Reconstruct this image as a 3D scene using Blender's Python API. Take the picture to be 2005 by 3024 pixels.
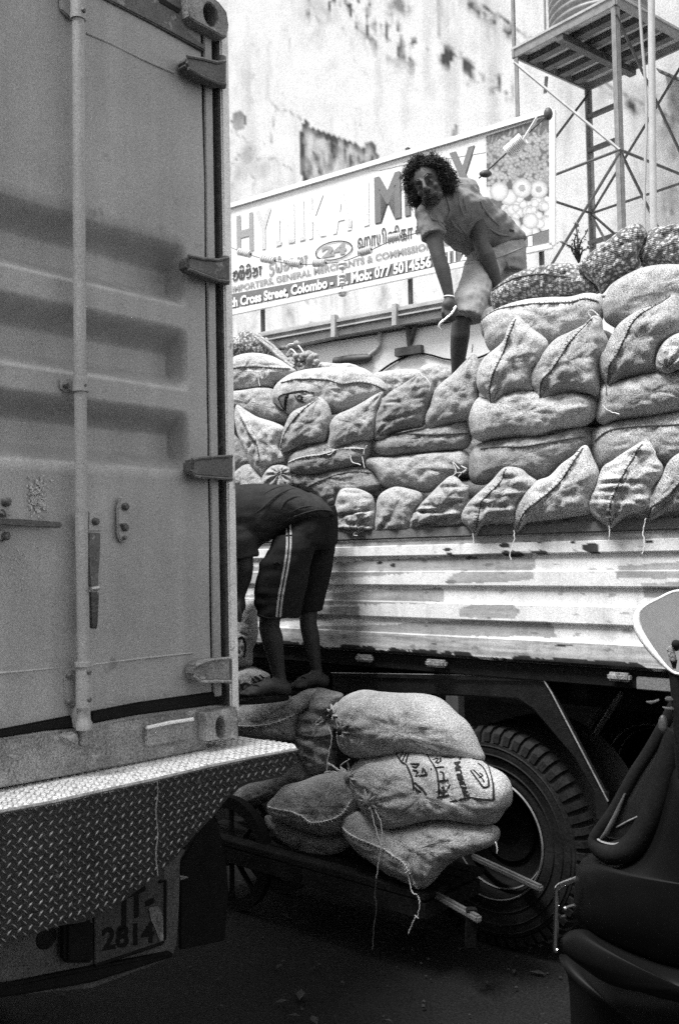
import bpy, bmesh, math, random
import numpy as np
from mathutils import Vector, Matrix, noise
from mathutils.bvhtree import BVHTree

for _o in list(bpy.data.objects):
    bpy.data.objects.remove(_o)
random.seed(7)
SC = bpy.context.scene
COL = SC.collection
V = Vector

# ------------------------------------------------------------------ camera
F, PW, PH = 2856.0, 2005.0, 3024.0
PITCH, ROLL = math.radians(2.77), math.radians(-0.9)
EYE = V((0, 0, 1.75))
CAMR = Matrix.Rotation(math.radians(90) + PITCH, 3, 'X') @ Matrix.Rotation(ROLL, 3, 'Z')
cam_d = bpy.data.cameras.new('camera')
cam_d.sensor_fit = 'VERTICAL'
cam_d.sensor_height = 36.0
cam_d.lens = 36.0 * F / PH
cam_d.clip_start = 0.05
cam_d.clip_end = 500
cam_d.dof.use_dof = True
cam_d.dof.focus_distance = 4.6
cam_d.dof.aperture_fstop = 8.0
cam = bpy.data.objects.new('camera', cam_d)
cam.location = EYE
cam.rotation_euler = CAMR.to_euler()
COL.objects.link(cam)
SC.camera = cam

# ------------------------------------------------------------------ sky and sun (overcast street, black and white film)
SUN_EL, SUN_AZ = math.radians(66), math.radians(232)     # azimuth from +Y towards +X
w = bpy.data.worlds.new('World')
SC.world = w
w.use_nodes = True
nt = w.node_tree
nt.nodes.clear()
sky = nt.nodes.new('ShaderNodeTexSky')
sky.sky_type = 'NISHITA'
sky.sun_disc = False
sky.sun_elevation = SUN_EL
sky.sun_rotation = SUN_AZ
bw = nt.nodes.new('ShaderNodeRGBToBW')
bg = nt.nodes.new('ShaderNodeBackground')
bg.inputs['Strength'].default_value = 0.10
wo = nt.nodes.new('ShaderNodeOutputWorld')
nt.links.new(sky.outputs[0], bw.inputs[0])
nt.links.new(bw.outputs[0], bg.inputs['Color'])
nt.links.new(bg.outputs[0], wo.inputs[0])
sl = bpy.data.lights.new('sun', 'SUN')
sl.energy = 1.5
sl.angle = math.radians(20)
sl.color = (1, 1, 1)
sun = bpy.data.objects.new('sun', sl)
sd = V((math.sin(SUN_AZ) * math.cos(SUN_EL), math.cos(SUN_AZ) * math.cos(SUN_EL), math.sin(SUN_EL)))
sun.rotation_euler = sd.to_track_quat('Z', 'Y').to_euler()
sun.location = sd * 20
COL.objects.link(sun)
SC.view_settings.view_transform = 'Standard'
SC.view_settings.look = 'None'
SC.view_settings.exposure = 2.2
SC.view_settings.gamma = 1
SC.view_settings.use_curve_mapping = False
SC.render.engine = 'CYCLES'
SC.cycles.max_bounces = 6
SC.cycles.use_denoising = False

# ------------------------------------------------------------------ measuring helpers
def ray(px, py):
    return CAMR @ V(((px - PW / 2) / F, -(py - PH / 2) / F, -1.0))

def at(px, py, depth):
    r = ray(px, py)
    return EYE + r * (depth / r.y)

def on_z(px, py, z):
    r = ray(px, py)
    return EYE + r * ((z - EYE.z) / r.z)

class Plane:
    """a plane standing in the street; n points towards the camera"""
    def __init__(self, p, d, tilt=0.0):
        self.p = V((p[0], p[1], 0)) if len(p) == 2 else V(p)
        self.d = V((d[0], d[1], 0)).normalized()
        n = V((self.d.y, -self.d.x, 0))
        if n.dot(EYE - self.p) < 0:
            n = -n
        self.n = n
    def hit(self, px, py, off=0.0):
        r = ray(px, py)
        t = (self.p + self.n * off - EYE).dot(self.n) / r.dot(self.n)
        return EYE + r * t

STREET = (0.746, -0.666)
CONT = Plane((-0.40, 3.40), (0.666, 0.746))
TRUCK = Plane((0.64, 4.36), STREET)
SIGN = Plane((1.688, 7.6), (-0.839, 0.544))
WALL = Plane((2.95, 11.5), (-0.84, 0.545))
RICK = Plane((0.79, 2.9), STREET)

ZOOM = dict(L=(650, 950, 2.0907), R=(1300, 650, 2.2241), A=(1100, 400, 2.8509), B=(660, 1400, 3.152),
            C=(660, 1950, 1.7422), T=(1400, 0, 2.5917), S=(650, 300, 1.568), U=(1250, 1500, 1.5523),
            D1=(0, 0, 2.1778), D2=(0, 750, 2.1778), D3=(0, 1450, 2.1778), K=(0, 2100, 1.7422),
            P=(1160, 2190, 4.1263), Q=(1550, 2200, 2.870), M=(1600, 1700, 3.8716), Y=(900, 2300, 1.96),
            N=(250, 2580, 5.058), G=(650, 600, 2.6133), W=(650, 0, 1.6505), X=(500, 0, 4.0733), E=(0, 0, 1.0), O=(660,1030,5.2267))

def zp(k, x, y):
    x0, y0, s = ZOOM[k]
    return (x0 + x / s, y0 + y / s)

def zz(k, pts):
    return [zp(k, x, y) for x, y in pts]

# ------------------------------------------------------------------ mesh helpers
BASE = {}

def base_of(o):
    return BASE.get(o.name, V((0, 0, 0)))

def thing(name, label, cat, loc=(0, 0, 0), group=None):
    o = bpy.data.objects.new(name, None)
    COL.objects.link(o)
    o.location = V(loc)
    o.empty_display_size = 0.1
    o['label'] = label
    o['category'] = cat
    if group:
        o['group'] = group
    BASE[o.name] = V(loc)
    return o

def tag(o, label=None, cat=None, group=None, kind=None):
    if label: o['label'] = label
    if cat: o['category'] = cat
    if group: o['group'] = group
    if kind: o['kind'] = kind
    return o

def mesh_obj(name, verts, faces, mat, parent=None, smooth=False, col=None, uv=None, base=None):
    vs = np.array([tuple(v) for v in verts], dtype=float).reshape(-1, 3)
    if parent is not None:
        b = base_of(parent)
    elif base is not None:
        b = V(base)
    else:
        mn, mx = vs.min(0), vs.max(0)
        b = V(((mn[0] + mx[0]) / 2, (mn[1] + mx[1]) / 2, mn[2]))
    vs = vs - np.array(b)
    me = bpy.data.meshes.new(name)
    me.from_pydata(vs.tolist(), [], [list(f) for f in faces])
    if smooth:
        me.polygons.foreach_set('use_smooth', [True] * len(me.polygons))
    if mat:
        me.materials.append(mat)
    if col is not None:
        a = me.color_attributes.new('Col', 'FLOAT_COLOR', 'POINT')
        c = np.ones((len(vs), 4))
        c[:, :3] = np.array(col).reshape(-1, 1)
        a.data.foreach_set('color', c.ravel())
    if uv is not None:
        l = me.uv_layers.new(name='UVMap')
        idx = np.zeros(len(me.loops), dtype=int)
        me.loops.foreach_get('vertex_index', idx)
        l.data.foreach_set('uv', np.array(uv)[idx].ravel())
    me.update()
    o = bpy.data.objects.new(name, me)
    COL.objects.link(o)
    if parent is not None:
        o.parent = parent
        BASE[o.name] = b
    else:
        o.location = b
        BASE[o.name] = b
    return o

class MB:
    """collects shapes, then links them as ONE mesh object"""
    def __init__(self):
        self.v, self.f, self.c = [], [], []
    def add(self, vs, fs, c=1.0):
        k = len(self.v)
        self.v += [V(x) for x in vs]
        self.f += [tuple(i + k for i in f) for f in fs]
        self.c += [c] * len(vs)
        return self
    def prism(self, front, thick_vec, c=1.0):
        n = len(front)
        back = [V(p) + V(thick_vec) for p in front]
        fs = [tuple(range(n)), tuple(range(2 * n - 1, n - 1, -1))]
        fs += [((i + 1) % n, i, n + i, n + (i + 1) % n) for i in range(n)]
        return self.add(list(front) + back, fs, c)
    def box(self, c, ax, ay, az, col=1.0):
        c, ax, ay, az = V(c), V(ax), V(ay), V(az)
        vs = [c + ax * i + ay * j + az * k for k in (-1, 1) for j in (-1, 1) for i in (-1, 1)]
        fs = [(0, 2, 3, 1), (4, 5, 7, 6), (0, 1, 5, 4), (2, 6, 7, 3), (0, 4, 6, 2), (1, 3, 7, 5)]
        return self.add(vs, fs, col)
    def tube(self, pts, r, n=8, c=1.0, cap=True):
        pts = [V(p) for p in pts]
        rs = r if isinstance(r, (list, tuple)) else [r] * len(pts)
        up = None
        vs, fs = [], []
        for i, p in enumerate(pts):
            t = (pts[min(i + 1, len(pts) - 1)] - pts[max(i - 1, 0)])
            t = t.normalized() if t.length > 1e-9 else V((0, 0, 1))
            if up is None:
                up = V((0, 0, 1)) if abs(t.z) < .9 else V((1, 0, 0))
            s = t.cross(up)
            if s.length < 1e-6: s = t.orthogonal()
            s.normalize()
            up = s.cross(t).normalized()
            for k in range(n):
                a = 2 * math.pi * k / n
                vs.append(p + (s * math.cos(a) + up * math.sin(a)) * rs[i])
        m = len(pts)
        for i in range(m - 1):
            for k in range(n):
                fs.append((i * n + k, i * n + (k + 1) % n, (i + 1) * n + (k + 1) % n, (i + 1) * n + k))
        if cap:
            fs.append(tuple(range(n - 1, -1, -1)))
            fs.append(tuple((m - 1) * n + k for k in range(n)))
        return self.add(vs, fs, c)
    def lathe(self, prof, c, axis, n=32, c0=1.0):
        """prof: list of (radius, height along axis)"""
        axis = V(axis).normalized()
        a = axis.orthogonal().normalized()
        b = axis.cross(a)
        vs, fs = [], []
        for r, h in prof:
            for k in range(n):
                t = 2 * math.pi * k / n
                vs.append(V(c) + axis * h + (a * math.cos(t) + b * math.sin(t)) * r)
        for i in range(len(prof) - 1):
            for k in range(n):
                fs.append((i * n + k, i * n + (k + 1) % n, (i + 1) * n + (k + 1) % n, (i + 1) * n + k))
        return self.add(vs, fs, c0)
    def ribbon(self, pts, width, face, c=1.0):
        """flat strip along pts, lying square to the directions face"""
        pts = [V(p) for p in pts]
        if len(pts) < 2: return self
        vs, fs = [], []
        for i, p in enumerate(pts):
            t = (pts[min(i + 1, len(pts) - 1)] - pts[max(i - 1, 0)]).normalized()
            fd = face[i] if isinstance(face, list) else face
            s = t.cross(fd).normalized() * (width / 2)
            vs += [p - s, p + s]
        for i in range(len(pts) - 1):
            fs.append((2 * i, 2 * i + 1, 2 * i + 3, 2 * i + 2))
        return self.add(vs, fs, c)
    def ball(self, c, rx, ry=None, rz=None, nu=12, nv=8, col=1.0, rot=None):
        ry = rx if ry is None else ry
        rz = rx if rz is None else rz
        vs, fs = [], []
        for j in range(nv + 1):
            t = math.pi * j / nv
            for i in range(nu):
                a = 2 * math.pi * i / nu
                q = V((rx * math.sin(t) * math.cos(a), ry * math.sin(t) * math.sin(a), rz * math.cos(t)))
                if rot is not None: q = rot @ q
                vs.append(V(c) + q)
        for j in range(nv):
            for i in range(nu):
                fs.append((j * nu + i, (j + 1) * nu + i, (j + 1) * nu + (i + 1) % nu, j * nu + (i + 1) % nu))
        return self.add(vs, fs, col)
    def build(self, name, mat, parent=None, smooth=False, bevel=0.0, vcol=False, seg=2):
        o = mesh_obj(name, self.v, self.f, mat, parent, smooth, col=self.c if vcol else None)
        if bevel > 0:
            bm = bmesh.new()
            bm.from_mesh(o.data)
            es = [e for e in bm.edges if len(e.link_faces) == 2 and e.calc_face_angle(0) > .5]
            bmesh.ops.bevel(bm, geom=es, offset=bevel, segments=seg, affect='EDGES', clamp_overlap=True)
            bmesh.ops.recalc_face_normals(bm, faces=bm.faces)
            bm.to_mesh(o.data)
            bm.free()
            o.data.polygons.foreach_set('use_smooth', [True] * len(o.data.polygons))
            try:
                o.data.set_sharp_from_angle(angle=math.radians(40))
            except Exception:
                pass
        else:
            bm = bmesh.new()
            bm.from_mesh(o.data)
            bmesh.ops.recalc_face_normals(bm, faces=bm.faces)
            bm.to_mesh(o.data)
            bm.free()
            if smooth:
                try:
                    o.data.set_sharp_from_angle(angle=math.radians(50))
                except Exception:
                    pass
        return o

def catmull(pts, per=8, closed=False):
    P = [np.array(p, dtype=float) for p in pts]
    n = len(P)
    out = []
    rng = range(n) if closed else range(n - 1)
    for i in rng:
        if closed:
            p0, p1, p2, p3 = P[(i - 1) % n], P[i], P[(i + 1) % n], P[(i + 2) % n]
        else:
            p1, p2 = P[i], P[i + 1]
            p0 = P[i - 1] if i > 0 else 2 * p1 - p2
            p3 = P[i + 2] if i + 2 < n else 2 * p2 - p1
        for k in range(per):
            t = k / per
            out.append(.5 * ((2 * p1) + (-p0 + p2) * t + (2 * p0 - 5 * p1 + 4 * p2 - p3) * t * t + (-p0 + 3 * p1 - 3 * p2 + p3) * t ** 3))
    if not closed:
        out.append(P[-1])
    return out

def fbm(p, o=4):
    return noise.fractal(V(p), 0.6, 2.1, o)

# ------------------------------------------------------------------ materials (all grey: the film is black and white)
def M(name, v, rough=.75, metal=0.0, var=.25, scale=6.0, fine=.15, fscale=180.0, bump=.15, bscale=60.0, vcol=False, spots=0.0, spot_v=.02,
      spot_scale=9.0, spot_cut=.62, streak=0.0, spec=.4, coat=0.0):
    m = bpy.data.materials.new(name)
    m.use_nodes = True
    t = m.node_tree
    N = t.nodes
    b = N['Principled BSDF']
    L = t.links.new
    tc = N.new('ShaderNodeTexCoord')
    def noise_n(sc, det, stretch=None):
        n = N.new('ShaderNodeTexNoise')
        n.inputs['Scale'].default_value = sc
        n.inputs['Detail'].default_value = det
        n.inputs['Roughness'].default_value = .6
        if stretch:
            mp = N.new('ShaderNodeMapping')
            mp.inputs['Scale'].default_value = stretch
            L(tc.outputs['Object'], mp.inputs[0])
            L(mp.outputs[0], n.inputs['Vector'])
        else:
            L(tc.outputs['Object'], n.inputs['Vector'])
        return n
    def rng(src, a, c, d, e):
        r = N.new('ShaderNodeMapRange')
        r.inputs[1].default_value, r.inputs[2].default_value = a, c
        r.inputs[3].default_value, r.inputs[4].default_value = d, e
        L(src, r.inputs[0])
        return r.outputs[0]
    def mul(x, y):
        k = N.new('ShaderNodeMath')
        k.operation = 'MULTIPLY'
        L(x, k.inputs[0])
        if isinstance(y, float): k.inputs[1].default_value = y
        else: L(y, k.inputs[1])
        return k.outputs[0]
    n1 = noise_n(scale, 5)
    n2 = noise_n(fscale, 2)
    a = rng(n1.outputs[0], .3, .7, 1 - var, 1 + var)
    fine = min(.75, fine * 1.7)
    c = rng(n2.outputs[0], .3, .7, 1 - fine, 1 + fine)
    x = mul(a, c)
    if streak:
        n3 = noise_n(1.0, 4, (14, 14, .8))
        x = mul(x, rng(n3.outputs[0], .35, .7, 1.0, 1 - streak))
    if vcol:
        at_ = N.new('ShaderNodeAttribute')
        at_.attribute_name = 'Col'
        x = mul(x, at_.outputs['Fac'])
    else:
        x = mul(x, float(v))
    if spots:
        n4 = noise_n(spot_scale, 8)
        f = rng(n4.outputs[0], spot_cut, spot_cut + .05, 0.0, spots)
        mx = N.new('ShaderNodeMix')
        mx.data_type = 'FLOAT'
        L(f, mx.inputs[0]); L(x, mx.inputs[2]); mx.inputs[3].default_value = spot_v
        x = mx.outputs[0]
    L(x, b.inputs['Base Color'])
    b.inputs['Roughness'].default_value = rough
    b.inputs['Metallic'].default_value = metal
    b.inputs['Specular IOR Level'].default_value = spec
    b.inputs['Coat Weight'].default_value = coat
    if bump:
        nb = noise_n(bscale, 4)
        bp = N.new('ShaderNodeBump')
        bp.inputs['Strength'].default_value = bump
        bp.inputs['Distance'].default_value = .01
        L(nb.outputs[0], bp.inputs['Height'])
        L(bp.outputs[0], b.inputs['Normal'])
    return m

def M_jute(name, v, net=False):
    """woven sacking: threads from two wave textures, blotches of dust, fine hairs"""
    m = M(name, v, rough=.95, var=.22, scale=9, fine=.40, fscale=210, bump=0, spec=.1)
    t = m.node_tree; N = t.nodes; L = t.links.new
    b = N['Principled BSDF']
    tc = next(n for n in N if n.type == 'TEX_COORD')
    h = None
    for d in ('X', 'Z'):
        wv = N.new('ShaderNodeTexWave')
        wv.bands_direction = d
        wv.inputs['Scale'].default_value = 70 if not net else 38
        wv.inputs['Distortion'].default_value = 2.5
        wv.inputs['Detail'].default_value = 2
        wv.inputs['Detail Scale'].default_value = 1.5
        L(tc.outputs['Object'], wv.inputs['Vector'])
        if h is None: h = wv.outputs['Fac']
        else:
            k = N.new('ShaderNodeMath'); k.operation = 'ADD'
            L(h, k.inputs[0]); L(wv.outputs['Fac'], k.inputs[1]); h = k.outputs[0]
    nz = N.new('ShaderNodeTexNoise'); nz.inputs['Scale'].default_value = 130; nz.inputs['Detail'].default_value = 4
    L(tc.outputs['Object'], nz.inputs['Vector'])
    k = N.new('ShaderNodeMath'); k.operation = 'MULTIPLY_ADD'; k.inputs[1].default_value = 2.2
    L(nz.outputs[0], k.inputs[0]); L(h, k.inputs[2])
    bp = N.new('ShaderNodeBump'); bp.inputs['Strength'].default_value = .55; bp.inputs['Distance'].default_value = .004
    L(k.outputs[0], bp.inputs['Height']); L(bp.outputs[0], b.inputs['Normal'])
    if net:
        vo = N.new('ShaderNodeTexVoronoi'); vo.inputs['Scale'].default_value = 55
        L(tc.outputs['Object'], vo.inputs['Vector'])
        r = N.new('ShaderNodeMapRange'); r.inputs[1].default_value = .15; r.inputs[2].default_value = .6
        r.inputs[3].default_value = 1.6; r.inputs[4].default_value = .35
        L(vo.outputs['Distance'], r.inputs[0])
        src = b.inputs['Base Color'].links[0].from_socket
        q = N.new('ShaderNodeMath'); q.operation = 'MULTIPLY'
        L(src, q.inputs[0]); L(r.outputs[0], q.inputs[1]); L(q.outputs[0], b.inputs['Base Color'])
    return m

MT = {}
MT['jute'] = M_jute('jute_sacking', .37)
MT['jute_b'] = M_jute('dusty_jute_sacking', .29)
MT['jute_c'] = M_jute('pale_jute_sacking', .46)
MT['jute_d'] = M_jute('shaded_jute_sacking', .20)  # shade of the gaps and of cart sacks put into darker jute
MT['net'] = M_jute('onion_net', .34, net=True)
MT['seam'] = M('seam_twine', .10, rough=.95, bump=.3, bscale=300, spec=.1)
MT['twine'] = M('pale_twine', .62, rough=.95, bump=.2, bscale=300, spec=.1)
MT['ink'] = M('sack_ink', .025, rough=.9, fine=.5, fscale=400, bump=0, spec=.1)
MT['cont'] = M('container_paint', .33, rough=.5, var=.12, scale=2.5, fine=.22, fscale=260, bump=.14, bscale=22, streak=.16, spots=.6, spot_v=.13, spot_scale=7, spot_cut=.66)
MT['cont_dark'] = M('worn_dark_paint', .09, rough=.6, var=.3, scale=12, fine=.3, bump=.3, bscale=40, spots=.7, spot_v=.3, spot_scale=22, spot_cut=.62)
MT['cont_worn'] = M('scuffed_sill_paint', .22, rough=.6, var=.35, scale=10, fine=.35, bump=.35, bscale=50, spots=.8, spot_v=.42, spot_scale=14, spot_cut=.6)
MT['rubber'] = M('black_rubber', .007, spec=.15, rough=.8, var=.3, scale=20, bump=.2, bscale=80)
MT['lit_paint'] = M('lit_chipped_paint', .72, rough=.6, var=.12, scale=14, bump=.2, spots=.8, spot_v=.2, spot_scale=16, spot_cut=.64)  # chipped paint made near white; light on the edges put into it
MT['steel'] = M('bare_steel', .35, rough=.4, metal=.8, var=.3, scale=14, bump=.15)
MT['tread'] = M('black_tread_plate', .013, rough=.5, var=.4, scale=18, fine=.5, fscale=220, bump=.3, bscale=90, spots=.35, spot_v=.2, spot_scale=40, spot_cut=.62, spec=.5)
MT['tread_top'] = M('lit_tread_plate', .70, rough=.55, var=.2, scale=16, fine=.35, fscale=200, bump=.25, bscale=80, spec=.5)  # near white: the light falling on the deck is put into its colour
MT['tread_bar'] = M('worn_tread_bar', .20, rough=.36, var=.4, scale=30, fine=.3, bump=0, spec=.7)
MT['black'] = M('black_chassis', .007, spec=.2, rough=.7, var=.4, scale=14, fine=.4, bump=.3, bscale=50)
MT['vc'] = M('printed_or_painted_sheet', 1, rough=.8, var=.06, scale=10, fine=.16, fscale=200, bump=.12, bscale=40, vcol=True)
MT['wallvc'] = M('stained_plaster', 1, rough=.9, var=.07, scale=3, fine=.14, fscale=70, bump=.3, bscale=22, vcol=True, spec=.1)
MT['plaster'] = M('old_plaster', .72, rough=.9, var=.12, scale=2.5, fine=.15, fscale=60, bump=.25, bscale=18, streak=.18, spots=.5, spot_v=.3, spot_scale=4, spot_cut=.66, spec=.1)
MT['asphalt'] = M('dirty_asphalt', .010, spec=.15, rough=.9, var=.35, scale=1.4, fine=.45, fscale=120, bump=.5, bscale=90, spots=.4, spot_v=.10, spot_scale=14, spot_cut=.68)
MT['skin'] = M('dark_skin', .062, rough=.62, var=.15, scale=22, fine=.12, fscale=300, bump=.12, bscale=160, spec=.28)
MT['skin_b'] = M('shaded_dark_skin', .034, rough=.6, var=.15, scale=22, fine=.12, fscale=300, bump=.12, bscale=160, spec=.3)  # darker copy of the skin with the stooping man's shade put in
MT['hair'] = M('black_hair', .012, rough=.6, var=.4, scale=60, bump=0)
MT['beard'] = M('grizzled_beard', .06, rough=.8, var=.5, scale=120, fine=.5, fscale=260, bump=0)
MT['shirt'] = M('grey_polo_cloth', .20, rough=.95, var=.14, scale=16, fine=.25, fscale=340, bump=.25, bscale=120, spec=.1)
MT['shorts'] = M('pale_shorts_cloth', .33, rough=.95, var=.14, scale=14, fine=.2, fscale=340, bump=.25, bscale=70, spec=.1)
MT['dark_shirt'] = M('dark_tshirt_cloth', .032, rough=.95, var=.2, scale=14, fine=.25, fscale=340, bump=.25, bscale=110, spec=.1)
MT['dark_shorts'] = M('dark_shorts_cloth', .014, rough=.9, var=.25, scale=14, fine=.3, fscale=340, bump=.25, bscale=110, spec=.12)
MT['stripe'] = M('pale_stripe', .34, rough=.9, var=.15, scale=40, fine=.3, bump=0, spec=.1)
MT['galv'] = M('grey_painted_steel', .16, rough=.5, metal=.0, var=.25, scale=14, bump=.15)
MT['iron_dark'] = M('dark_painted_iron', .05, rough=.55, var=.35, scale=12, bump=.2)
MT['gutter'] = M('weathered_tin', .42, rough=.6, var=.2, scale=6, bump=.2, streak=.15)
MT['white'] = M('white_sheet', .70, rough=.6, var=.06, scale=6, bump=.05)
MT['wood'] = M('old_wood', .014, spec=.08, rough=.85, var=.4, scale=8, fine=.4, bump=.5, bscale=40)
MT['wood_top'] = M('worn_wood_shaft', .12, rough=.6, var=.3, scale=20, fine=.3, bump=.3, bscale=60)
MT['tyre'] = M('tyre_rubber', .010, spec=.15, rough=.7, var=.35, scale=14, fine=.4, fscale=150, bump=.25, bscale=60, spots=.3, spot_v=.03, spot_scale=8, spot_cut=.55)
MT['car_black'] = M('black_bodywork', .004, rough=.5, var=.2, scale=6, fine=.1, bump=.03, bscale=30, spec=.13, coat=.0)
MT['mirror'] = M('mirror_glass', .80, rough=.10, metal=1.0, var=.1, scale=10, fine=.05, bump=.02, bscale=12)
MT['chrome'] = M('chrome', .8, rough=.18, metal=1.0, var=.05, bump=0)
MT['deck_bar'] = M('worn_deck_bar', .40, rough=.5, var=.4, scale=20, fine=.4, bump=0)
MT['rail_grey'] = M('grey_rail_paint', .15, rough=.6, var=.15, scale=10, fine=.2, bump=.2)
MT['rope'] = M('coir_rope', .30, rough=.95, var=.4, scale=60, fine=.4, bump=.3, bscale=200)
MT['ceramic'] = M('glazed_insulator', .62, rough=.3, var=.3, scale=30, bump=0)
MT['glass_dark'] = M('dark_windscreen', .015, rough=.12, var=.2, scale=4, bump=.02, spec=.6)

def proj(p):
    q = CAMR.transposed() @ (V(p) - EYE)
    return (PW / 2 + F * q.x / -q.z, PH / 2 - F * q.y / -q.z)

def in_poly(x, y, poly):
    c = False
    n = len(poly)
    j = n - 1
    for i in range(n):
        xi, yi = poly[i]; xj, yj = poly[j]
        if (yi > y) != (yj > y) and x < (xj - xi) * (y - yi) / (yj - yi) + xi:
            c = not c
        j = i
    return c

def seg_dist(x, y, pts):
    d = 1e9
    for (ax, ay), (bx, by) in zip(pts[:-1], pts[1:]):
        vx, vy = bx - ax, by - ay
        t = max(0, min(1, ((x - ax) * vx + (y - ay) * vy) / (vx * vx + vy * vy + 1e-9)))
        d = min(d, math.hypot(x - ax - t * vx, y - ay - t * vy))
    return d

# ================================================================== setting
# ground: one sheet, finely divided near the camera
mb = MB()
nx, ny = 90, 90
vs, fs = [], []
for j in range(ny + 1):
    for i in range(nx + 1):
        a = (i / nx * 2 - 1); b = (j / ny * 2 - 1)
        x = a * 6 + a ** 5 * 54; y = 4 + b * 6 + b ** 5 * 54
        vs.append((x, y, .015 * fbm((x * .8, y * .8, 0)) + .006 * fbm((x * 5, y * 5, 2)) if abs(a) < .8 and abs(b) < .8 else 0))
for j in range(ny):
    for i in range(nx):
        fs.append((j * (nx + 1) + i, j * (nx + 1) + i + 1, (j + 1) * (nx + 1) + i + 1, (j + 1) * (nx + 1) + i))
g = mesh_obj('ground', vs, fs, MT['asphalt'], smooth=True, base=(0, 0, 0))
g['kind'] = 'structure'
rnd = random.Random(21)
m = MB()
for k in range(900):
    x, y = rnd.uniform(-2.5, 3), rnd.uniform(2.2, 7)
    r = rnd.uniform(.003, .009)
    m.ball((x, y, r * .4 + .012), r, r * rnd.uniform(.6, 1.2), r * .7, 6, 4)
for k in range(60):
    x, y = rnd.uniform(-1.5, 2), rnd.uniform(3, 6); a = rnd.uniform(0, 6.28); L_ = rnd.uniform(.015, .05)
    c, s_ = math.cos(a) * L_, math.sin(a) * L_
    m.add([(x - c, y - s_, .022), (x + s_ * .4, y - c * .4, .026), (x + c, y + s_, .022), (x - s_ * .4, y + c * .4, .027)], [(0, 1, 2, 3)])
o = m.build('grit', M('street_grit', .03, rough=.9, var=.6, scale=60), None)
tag(o, 'scattered grit, stones and scraps on the dark road', 'grit', kind='stuff')

# unseen building added on the near side to keep the street dark
sb = thing('added_street_building', 'unseen plastered building added along the near side to shade the street', 'building', (-3, -6, 0))
dv = V((0.746, -0.666, 0)); nv = V((-0.666, -0.746, 0))
c0 = V((-1.4, -3.6, 0))
mb = MB().box(c0 + nv * 3 + V((0, 0, 3.6)), dv * 14, nv * 3, V((0, 0, 3.6)))
mb.build('wall', MT['plaster'], sb)
mb = MB()
for k in range(-4, 5):
    MB().box(c0 + dv * (k * 2.6) + V((0, 0, 5.6)) - nv * .04, dv * .5, nv * .06, V((0, 0, .8))).build('window', MT['black'], sb)

# ---- tall stained wall behind everything
wb = thing('warehouse_wall', 'tall pale plaster wall with black mould streaks and a patch of torn plaster', 'wall', (2.95, 11.5, 0))
Wd = V((-0.84, 0.545, 0)).normalized()
patch = zz('W', [(395, 600), (412, 578), (432, 600), (440, 625), (550, 662), (640, 690), (700, 722), (715, 695), (745, 690), (775, 735), (778, 800), (700, 820), (640, 900), (560, 1100), (440, 1100), (392, 825)])
diag = zz('W', [(540, -60), (640, 60), (720, 110), (850, 175), (1000, 245), (1110, 285), (1250, 350), (1400, 440)])
roofl = zz('T', [(-400, -300), (0, 5), (230, 150), (300, 210), (460, 310), (1050, 670), (1300, 800), (1700, 1000)])
cracks = [zz('W', c) for c in ([(60, 640), (110, 670), (150, 720), (120, 745), (90, 750), (130, 790), (150, 770), (210, 775), (270, 770), (300, 800), (360, 830)],
          [(100, 745), (60, 800), (40, 830)], [(250, 490), (280, 530), (340, 545), (400, 585)], [(270, 540), (255, 640), (250, 690)], [(150, 770), (140, 830), (180, 900)],
          [(1170, 260), (1190, 330), (1205, 425)], [(1060, 0), (1060, 110), (1075, 210)])]
nu, nz = 420, 210
vs, cs, fs = [], [], []
us = np.linspace(-5.5, 13, nu); zs_ = np.concatenate([np.linspace(0, 3.5, 12), np.linspace(3.6, 13.5, nz - 12)])
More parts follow.
